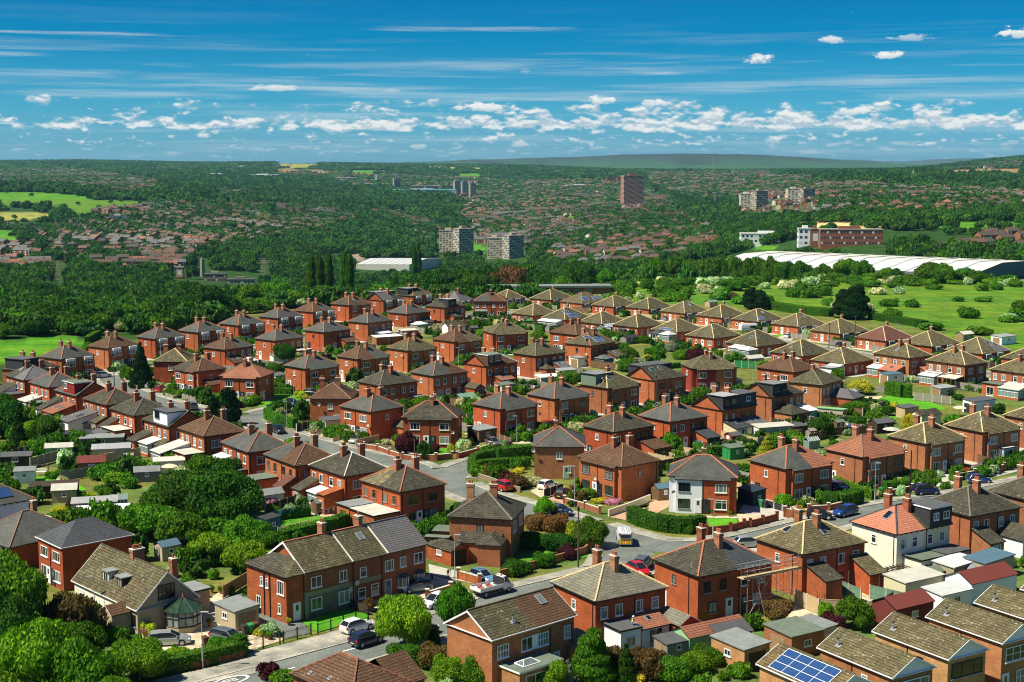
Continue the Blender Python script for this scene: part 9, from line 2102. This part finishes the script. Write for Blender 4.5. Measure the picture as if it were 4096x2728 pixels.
def bin_(reg,x,y,mat,label):
 p=at(reg,x,y);o=empty('wheelie_bin',(p.x,p.y,.06),R_(40),label,'bin','wheelie bins');m=MB()
 m.hexa([(-.22,-.26,.08),(.22,-.26,.08),(.22,.26,.08),(-.22,.26,.08),(-.29,-.34,1.0),(.29,-.34,1.0),(.29,.34,1.0),(-.29,.34,1.0)],mat);m.build('body',o)
 m=MB();m.hexa([(-.31,-.36,1.0),(.31,-.36,1.0),(.31,.38,1.0),(-.31,.38,1.0),(-.28,-.32,1.08),(.28,-.32,1.08),(.28,.36,1.14),(-.28,.36,1.14)],mat);m.build('lid',o)
 m=MB();m.bar((-.3,.3,.1),(-.2,.3,.1),.1,'tyre',8);m.bar((.2,.3,.1),(.3,.3,.1),.1,'tyre',8);m.build('wheel',o)
for i,(rg,x,y,mt_,lb)in enumerate([('Z2',160,1190,'mm2','grey bin beside the pebbledash garage'),('Z2',207,1180,'mv','green bin beside the pebbledash garage'),('Z2',245,1170,'mn2','brown bin beside the pebbledash garage'),('Z2',150,950,'mm2','leftmost dark bin of the row at the terrace end wall'),('Z2',172,965,'mv','green bin second in the row at the terrace end wall'),('Z2',200,980,'mm2','dark bin in the middle of the row at the terrace end wall'),('Z2',222,1000,'mn2','brown bin in the row at the terrace end wall'),('Z2',250,1015,'mv','rightmost green bin at the terrace end wall'),('Z1',1655,1285,'mn2','open brown bin behind the near hedge'),('Z4',1100,160,'mv','green bin by the charcoal fence'),('Z4',1132,168,'mm2','black bin by the charcoal fence'),('M3',965,778,'mv','green bin beside the gravel yard'),('M3',985,782,'mn2','brown bin beside the gravel yard'),('M3',1005,785,'mm2','black bin beside the gravel yard'),('M5',760,1220,'mv','green bin in the path of the rust-roofed semi'),('M5',1215,1150,'mv','green bin behind the navy people carrier'),('M3',1910,485,'mm2','black bin beside the green dormer house'),('F2',945,1060,'mm2','black bin by the dotted-roof semi'),('F2',985,1060,'mv','green bin by the dotted-roof semi'),('F2',1540,950,'mv','green bin below the tan-roofed semi facing the photo'),('M2',680,460,'mv','lime green bin behind the curved hedge'),('Z3',1185,40,'mn2','brown bin by the slate pyramid house'),('M5',998,180,'mv','green bin by the i-shaped extensions')]):
 bin_(rg,x,y,mt_,lb.replace('i-shaped','terracotta'))
p=at('Z1',1590,1460);o=empty('street_name_sign',(p.x,p.y,.1),R_(40),'white street name plate reading LEYSHOLME DRIVE on the near pavement','sign')
m=MB();m.box(-.6,.6,-.03,.0,.75,1.25,'white');m.box(-.5,-.42,.0,.06,0,1.2,'black');m.box(.42,.5,.0,.06,0,1.2,'black');m.build('plate',o)
for s_,zz in(('LEYSHOLME',1.1),('DRIVE',.89)):t=mark_text(s_,(0,-.035,zz),.2,0,'black','lettering');t.parent=o;t.rotation_euler=(PI/2,0,0)
def parasol(reg,x,y,mat,label,openp=True,h=2.3,r=1.4):
 p=at(reg,x,y);o=empty('parasol',p,0,label,'parasol');m=MB();m.bar((0,0,0),(0,0,h),.03,'metal');m.build('pole',o)
 m=MB();m.lathe((0,0,0),[(r,h-.45),(r*.5,h-.15),(.03,h)]if openp else[(.05,h*.35),(.2,h*.45),(.12,h*.8),(.02,h)],mat,8);m.build('canopy',o)
parasol('Z5',1638,755,'ms','grey open parasol by the brown fence');parasol('M1',1565,1520,'mz','cream open parasol left of the blue-white conservatory');parasol('M1',380,980,'cloth_white','closed white parasol in the left gardens',False);parasol('M5',548,340,'cloth_blue','closed blue parasol by the white lean-to',False)
parasol('M5',1480,500,'mz','cream open parasol beside the white garden office');parasol('F3',1185,800,'black','closed black parasol below the large white conservatory',False);parasol('M5',850,700,'mm','pale square gazebo beside the black cabin',True,2.2,1.7);parasol('F2',1820,600,'mv','dark green parasol by the glass lean-tos')
def washing(reg,a,b,cols,label,h=1.8):
 p,q=at(reg,*a),at(reg,*b);o=empty('washing_line',p,0,label,'washing line');d=q-p;L=d.length;d.normalize();m=MB();m.bar((0,0,h),d*L+Vector((0,0,h)),.012,'mm',3)
 m.bar((0,0,0),(0,0,h),.03,'galv');m.bar(d*L,d*L+Vector((0,0,h)),.03,'galv');m.build('line',o);u=.3;i=0
 while u<L-.4:
  w_=rnd.uniform(.3,.6);hh=rnd.uniform(.4,.9);k=MB();e=Vector((-d.y,d.x,0))*.04
  pa,pb=d*u+Vector((0,0,h)),d*(u+w_)+Vector((0,0,h));k.face([pa,pb,pb-Vector((0,0,hh))+e,pa-Vector((0,0,hh))-e],cols[i%len(cols)])
  t_=k.build('garment');t_.location=p;tag(t_,'%s garment, %s from the left on the %s'%(cols[i%len(cols)].split('_')[1],ORD[min(i,13)],label.split(' with ')[0]),'garment','clothes on the '+label.split(' with ')[0]);u+=w_+rnd.uniform(.05,.35);i+=1
washing('M2',(640,1380),(1030,1290),['cloth_black','cloth_blue','cloth_sky','cloth_blue'],'washing line behind the terrace with dark and blue clothes');washing('M2',(1060,1390),(1320,1300),['cloth_sky','cloth_black','cloth_white','cloth_blue'],'washing line by the puddled flat roof with shirts');washing('M5',(1000,250),(1110,230),['cloth_blue','cloth_sky'],'washing line by the right conservatory with jeans')
washing('M3',(350,310),(430,290),['cloth_blue','cloth_white','cloth_red'],'washing line below the half slate roof with small clothes');washing('M3',(430,320),(500,250),['cloth_white'],'washing line of white sheets in the centre');washing('M5',(60,560),(160,590),['cloth_white','cloth_sky'],'washing line beside the dark tree');washing('Z5',(1340,690),(1560,760),['cloth_sky','cloth_white','cloth_pink'],'washing line beside the white roof with towels')
washing('M3',(1060,270),(1320,290),['cloth_black','cloth_pink','cloth_white','cloth_blue'],'washing line before the brown central fence');washing('M5',(420,640),(600,660),['cloth_white','cloth_blue','cloth_pink'],'washing line behind the rust-roofed semi')
p=at('Z5',1090,840);o=empty('pergola',(p.x,p.y,0),R_(32),'dark timber pergola with a purple and yellow banner','pergola');m=MB()
for x_,y_ in((-2,0),(2,0),(-2,2.6),(2,2.6)):m.box(x_-.06,x_+.06,y_-.06,y_+.06,0,2.3,'mn')
for i in range(9):m.box(-2.4+i*.6,-2.32+i*.6,-.4,3.0,2.3,2.42,'mn')
m.box(-2.3,2.3,-.05,.05,2.2,2.3,'mn');m.box(-2.3,2.3,2.55,2.65,2.2,2.3,'mn');m.build('frame',o)
m=MB();m.box(-2.0,-.1,2.4,2.45,1.2,2.2,'purple_banner');bn=m.build('banner',o);t=mark_text('LEEDS',(-1.05,2.38,1.72),.5,0,'mb2','lettering');t.parent=bn;t.rotation_euler=(PI/2,0,0)
h=HOUSES['z_scaf'];w=HW('z_scaf','R');M4=Matrix.Translation((h['x'],h['y'],0))@Matrix.Rotation(h['a'],4,'Z')
o=empty('scaffolding',M4@w.pt(2.9,0,0),h['a'],'metal scaffolding with a board platform at the back of the two-tone roof house','scaffold')
f=MB()
for u in(-2.4,-.6,1.2,3.0,5.2):
 for v_ in(-.35,-1.5):f.bar((u,v_,0),(u,v_,6.6 if v_<-1 else 6.0),.035,'galv')
for z_ in(2.0,4.6,5.5,6.1):
 for v_ in(-.35,-1.5):f.bar((-2.9,v_,z_),(5.6,v_,z_),.03,'galv')
for u in(-2.4,-.6,1.2,3.0,5.2):f.bar((u,-.2,4.5),(u,-1.9,4.5),.03,'galv')
for a_,b_ in(((-2.4,-1.5,0),(1.2,-1.5,4.6)),((1.2,-1.5,4.6),(5.2,-1.5,0)),((-.6,-2.6,0),(-1.4,-1.5,5.6))):f.bar(a_,b_,.03,'galv')
f.bar((-9,.4,6.4),(-9,.4,7.2),.03,'galv');f.build('frame',o)
f=MB()
for i in range(5):f.box(-3.1,5.8,-.3-.26*(i+1),-.32-.26*i,4.62,4.68,'mx')
f.box(-3.1,5.8,-1.62,-1.58,4.7,4.9,'mx');f.build('platform',o)
def greenhouse(reg,x,y,ang,w,d,label):
 p=at(reg,x,y);o=empty('greenhouse',(p.x,p.y,0),R_(ang),label,'greenhouse');m=MB();g=MB();g.box(-w/2+.03,w/2-.03,-d/2+.03,d/2-.03,0,1.5,'mL');g.face([(-w/2,-d/2,1.5),(w/2,-d/2,1.5),(w/2,0,2.1),(-w/2,0,2.1)],'mL');g.face([(w/2,d/2,1.5),(-w/2,d/2,1.5),(-w/2,0,2.1),(w/2,0,2.1)],'mL');g.build('glazing',o)
 n=5
 for i in range(n+1):
  x_=-w/2+w*i/n
  for s_ in(-1,1):m.bar((x_,s_*d/2,0),(x_,s_*d/2,1.5),.025,'galv');m.bar((x_,s_*d/2,1.52),(x_,0,2.12),.025,'galv')
 m.bar((-w/2,0,2.12),(w/2,0,2.12),.03,'galv');m.build('frame',o)
greenhouse('Z1',960,165,14,2.6,2.0,'small greenhouse beside the silver striped roof');greenhouse('M5',115,790,30,2.6,1.6,'low cold frame greenhouse beside the rust-tiled semi');greenhouse('M5',470,330,40,2.8,1.8,'white-roofed greenhouse beside the closed blue parasol')
def ladder(loc,ang,h,mat,label):
 o=empty('ladder',loc,ang,label,'ladder');m=MB()
 for s_ in(-.2,.2):
  m.bar((s_,0,0),(s_,.35,h),.03,mat);m.bar((s_,.75,0),(s_,.38,h),.025,mat)
 for i in range(1,8):m.bar((-.2,.35*i/8,h*i/8),(.2,.35*i/8,h*i/8),.025,mat)
 m.build('frame',o)
ladder(at('Z3',1690,1300),R_(30),2.2,'galv','white stepladder before the glazed extension');ladder(at('M5',1125,350),R_(20),2.0,'mb2','yellow stepladder against the lawn fence');ladder(at('Z5',535,915),R_(30),1.9,'galv','silver stepladder in the walled yard')
p=at('M1',385,1500);o=empty('garden_swing_seat',(p.x,p.y,0),R_(5),'cream garden swing seat in the left gardens','swing seat');m=MB();m.box(-.9,.9,-.3,.3,.5,.62,'mu');m.box(-.9,.9,.25,.4,.6,1.1,'mu');m.build('seat',o);m=MB()
for s_ in(-1.1,1.1):m.bar((s_,-.6,0),(s_,0,1.8),.04,'black');m.bar((s_,.6,0),(s_,0,1.8),.04,'black')
m.bar((-1.1,0,1.8),(1.1,0,1.8),.04,'black');m.build('frame',o)
m=MB();[m.face([(x,y,0),(x+2.2,y,0),(x+2.2,y+.02,3.2),(x,y+.02,3.2)],'tarp_blue')for x,y in((0,0),)];m.face([(0,0,0),(0,.02,3.2),(-.9,.8,2.6),(-.8,.9,0)],'cloth_white')
p=at('F2',1415,485);t_=m.build('tarpaulin');t_.location=(p.x,p.y-.3,0);tag(t_,'blue and white plastic sheet hung on scaffolding behind the half slate semi','tarpaulin')
def person(loc,ang,J,label,top='cloth_blue',legs='cloth_black',hair='hair',skin='skin',hat=None):
 """J: joints of the pose in metres, z up, facing -y"""
 o=empty('person',loc,ang,label,'person')
 names=['pelvis','waist','chest','neck','head0','head1','shL','elL','haL','fiL','shR','elR','haR','fiR','hiL','knL','anL','toL','hiR','knR','anR','toR']
 E_=[(0,1),(1,2),(2,3),(3,4),(4,5),(2,6),(6,7),(7,8),(8,9),(2,10),(10,11),(11,12),(12,13),(0,14),(14,15),(15,16),(16,17),(0,18),(18,19),(19,20),(20,21)]
 Rd=[.14,.13,.15,.055,.085,.085,.065,.045,.03,.022,.065,.045,.03,.022,.095,.06,.042,.035,.095,.06,.042,.035]
 V=[Vector(J[n])for n in names];V2=list(V);E2=list(E_);R2=list(Rd)
 for hI,wI in((9,8),(13,12)):
  d_=(V[hI]-V[wI]).normalized();s_=d_.cross(Vector((0,1,.2))).normalized()
  for k in range(5):V2.append(V[hI]+d_*(.07 if k else.02)+s_*((k-2)*.022));E2.append((hI,len(V2)-1));R2.append(.009)
 me=bpy.data.meshes.new('body');me.from_pydata([tuple(v)for v in V2],E2,[]);tmp=bpy.data.objects.new('tmp',me);COL.objects.link(tmp)
 sk=tmp.modifiers.new('s','SKIN');sk.use_smooth_shade=True
 for v_,r_ in zip(me.skin_vertices[0].data,R2):v_.radius=(r_,r_*.85)
 me.skin_vertices[0].data[0].use_root=True;tmp.modifiers.new('d','SUBSURF').levels=1
 dg=bpy.context.evaluated_depsgraph_get();b=bpy.data.meshes.new_from_object(tmp.evaluated_get(dg));bpy.data.objects.remove(tmp)
 b.materials.clear()
 for q in(skin,top,legs,hair):b.materials.append(MATS[q])
 for pg in b.polygons:
  c=pg.center;k=min(range(22),key=lambda i:(V[i]-c).length)
  pg.material_index=0 if k in(3,4,5,8,9,12,13)else 1 if k in(1,2,6,7,10,11)else 2
  if k==5 and c.z>V[5].z+.0:pg.material_index=3
  if c.z<.12 and k in(17,21):pg.material_index=3
 b.name='body';link('body',b,o)
 n_=V[4].lerp(V[5],.5);m=MB();m.box(n_.x-.012,n_.x+.012,n_.y-.115,n_.y-.07,n_.z-.03,n_.z+.02,skin);m.box(n_.x-.045,n_.x-.02,n_.y-.088,n_.y-.075,n_.z+.015,n_.z+.03,'black');m.box(n_.x+.02,n_.x+.045,n_.y-.088,n_.y-.075,n_.z+.015,n_.z+.03,'black');m.build('face',o)
 if hat:m=MB();m.lathe(V[5]+Vector((0,0,.0)),[(.13,0),(.12,.07),(.05,.12)],hat,10);m.build('helmet',o)
 return o
STD=dict(pelvis=(0,0,.95),waist=(0,0,1.12),chest=(0,.01,1.34),neck=(0,0,1.5),head0=(0,-.01,1.60),head1=(0,-.01,1.70),shL=(-.17,0,1.42),elL=(-.22,0,1.14),haL=(-.22,-.06,.9),fiL=(-.22,-.07,.82),shR=(.17,0,1.42),elR=(.22,0,1.14),haR=(.22,-.06,.9),fiR=(.22,-.07,.82),hiL=(-.1,0,.88),knL=(-.11,-.02,.5),anL=(-.11,.02,.09),toL=(-.11,-.14,.04),hiR=(.1,0,.88),knR=(.11,-.05,.5),anR=(.11,.06,.09),toR=(.11,-.1,.04))
UP=dict(STD,elL=(-.38,-.05,1.55),haL=(-.3,-.12,1.8),fiL=(-.28,-.14,1.88),elR=(.38,-.05,1.55),haR=(.3,-.12,1.8),fiR=(.28,-.14,1.88))
SIT=dict(STD,pelvis=(0,0,.16),waist=(0,.0,.33),chest=(0,-.05,.55),neck=(0,-.08,.70),head0=(0,-.10,.80),head1=(0,-.11,.90),shL=(-.17,-.06,.63),elL=(-.24,-.16,.4),haL=(-.16,-.36,.36),fiL=(-.14,-.43,.34),shR=(.17,-.06,.63),elR=(.24,-.16,.4),haR=(.16,-.36,.36),fiR=(.14,-.43,.34),hiL=(-.1,-.05,.14),knL=(-.16,-.42,.34),anL=(-.16,-.66,.08),toL=(-.16,-.8,.06),hiR=(.1,-.05,.14),knR=(.16,-.42,.34),anR=(.16,-.66,.08),toR=(.16,-.8,.06))
BEND=dict(STD,chest=(0,-.3,1.15),neck=(0,-.44,1.2),head0=(0,-.52,1.2),head1=(0,-.6,1.22),shL=(-.17,-.34,1.16),elL=(-.2,-.42,.88),haL=(-.12,-.5,.66),fiL=(-.1,-.52,.58),shR=(.17,-.34,1.16),elR=(.2,-.42,.88),haR=(.12,-.5,.66),fiR=(.1,-.52,.58),waist=(0,-.1,1.06))
h=HOUSES['z_light'];M4=Matrix.Translation((h['x'],h['y'],0))@Matrix.Rotation(h['a'],4,'Z');q=M4@HW('z_light','R').pt(-1.6,2.4,3.0)
person(q,R_(60),SIT,'worker in a yellow vest and pale helmet sitting on the white extension roof','cloth_yellow','cloth_blue',hat='white')
person(at('M5',428,238),R_(20),UP,'bare-chested man in red shorts with both arms raised by the yellow green tree','skin','cloth_red');person(at('Z3',185,730),R_(30),BEND,'worker bending over the paving by the brick garage','cloth_black','cloth_blue');person(at('Z3',60,745),R_(-60),SIT,'worker in dark clothes kneeling on the new paving','cloth_black','cloth_black')
person(at('F4',24,590),R_(40),STD,'person in a white top standing by the caravan bungalow','cloth_white','cloth_blue');person(at('F4',52,592),R_(-20),STD,'person in a pink top beside the white-topped one by the bungalow','cloth_pink','cloth_pink');person(at('F4',915,362),R_(80),STD,'lone walker in black crossing the meadow','cloth_black','cloth_black')
for i,(rg,x,y,f_)in enumerate([('Z1',1225,1195,'ma'),('Z1',1165,1205,'ma2'),('Z1',1550,1150,'mc'),('Z1',1690,1120,'mb'),('Z2',515,1115,'md'),('Z2',330,1220,'ma'),('Z2',355,1230,'mb'),('Z1',1570,1080,'ma'),('Z4',705,228,'ma'),('Z4',842,236,'mb'),('Z1',1780,860,'mb'),('Z1',1710,850,'ma')]):
 p=at(rg,x,y);o=empty('flower_pot',(p.x,p.y,.08),0,'terracotta pot with %s plant, %s'%({'ma':'a green','ma2':'a pink flowering','mc':'a dark','mb':'a light green','md':'a golden'}[f_],'on the terrace side yard' if rg=='Z2' else 'beside the white front door' if rg=='Z4' else 'on the chalet paving'),'flower pot','potted plants')
 m=MB();m.lathe((0,0,0),[(.15,0),(.22,.35),(.24,.36),(.24,.42)],'potclay',10);m.build('pot',o);c_=link('plant',crown('bush','small',f_,0),o,(0,0,.38));c_.scale=(.35,.35,.55)
OBST=[o for o in COL.objects if o.parent is None and o.get('category')in('car','van','truck','garage','shed','caravan','greenhouse')]
def inyard(x,y):return any(inpoly(x,y,q)for q in YARD)
YARD=[[(v.co.x,v.co.y)for v in o.data.vertices]for o in COL.objects if o.name.startswith(('paved_yard','lawn','patio','front_yard','driveway'))]
PL=[[],[],[]]
for hid,wb,M4,hw,dep,short in GARD:
 for _ in range(34):
  u=rn.uniform(-hw-1,hw+1);o=rn.choice([rn.uniform(3.5,dep+3),-HOUSES[hid]['D' if wb.side in 'RY' else 'W']-rn.uniform(1.5,6)]);p=M4@wb.pt(u,o,0);r=rn.uniform(.55,1.5)
  if place_ok(p.x,p.y,r):PL[rn.choice([0,0,0,0,1,2,2])].append((p.x,p.y,0,r,r*rn.uniform(1.2,2.2)))
for _ in range(1500):
 x,y=rn.choice([rn.uniform(-75,75),rn.uniform(-110,-30)]),rn.uniform(118,330);r=rn.uniform(.5,1.2)if x>-35 or y<168 else rn.uniform(.6,2.2);px,py=proj(x,y,0)
 if inyard(x,y):continue
 if-100<px<4200 and place_ok(x,y,r+.6)and not any(abs(x-o.location.x)<3.4 and abs(y-o.location.y)<3.4 for o in OBST):PL[rn.choice([0,0,0,0,1,2,2])].append((x,y,0,r,r*rn.uniform(1.1,2.2)))
for pts,pr,nm in((PL[0],5,'mixed green garden planting'),(PL[1],6,'pale flowering garden planting'),(PL[2],4,'dark low garden planting')):scatter('garden_planting',pts,PR[pr],nm+' between the houses','plants')
def haze():
 m=MB();m.box(-16000,16000,-60,25500,-80,178,'white');o=m.build('haze');mt_=bpy.data.materials.new('haze');mt_.use_nodes=True;nt=mt_.node_tree;nt.nodes.clear()
 v_=nt.nodes.new('ShaderNodeVolumePrincipled');ou=nt.nodes.new('ShaderNodeOutputMaterial');v_.inputs['Color'].default_value=(.34,.74,1,1);v_.inputs['Density'].default_value=.00003;v_.inputs['Anisotropy'].default_value=.2
 nt.links.new(v_.outputs[0],ou.inputs['Volume']);o.data.materials.clear();o.data.materials.append(mt_);tag(o,kind='stuff')
haze()
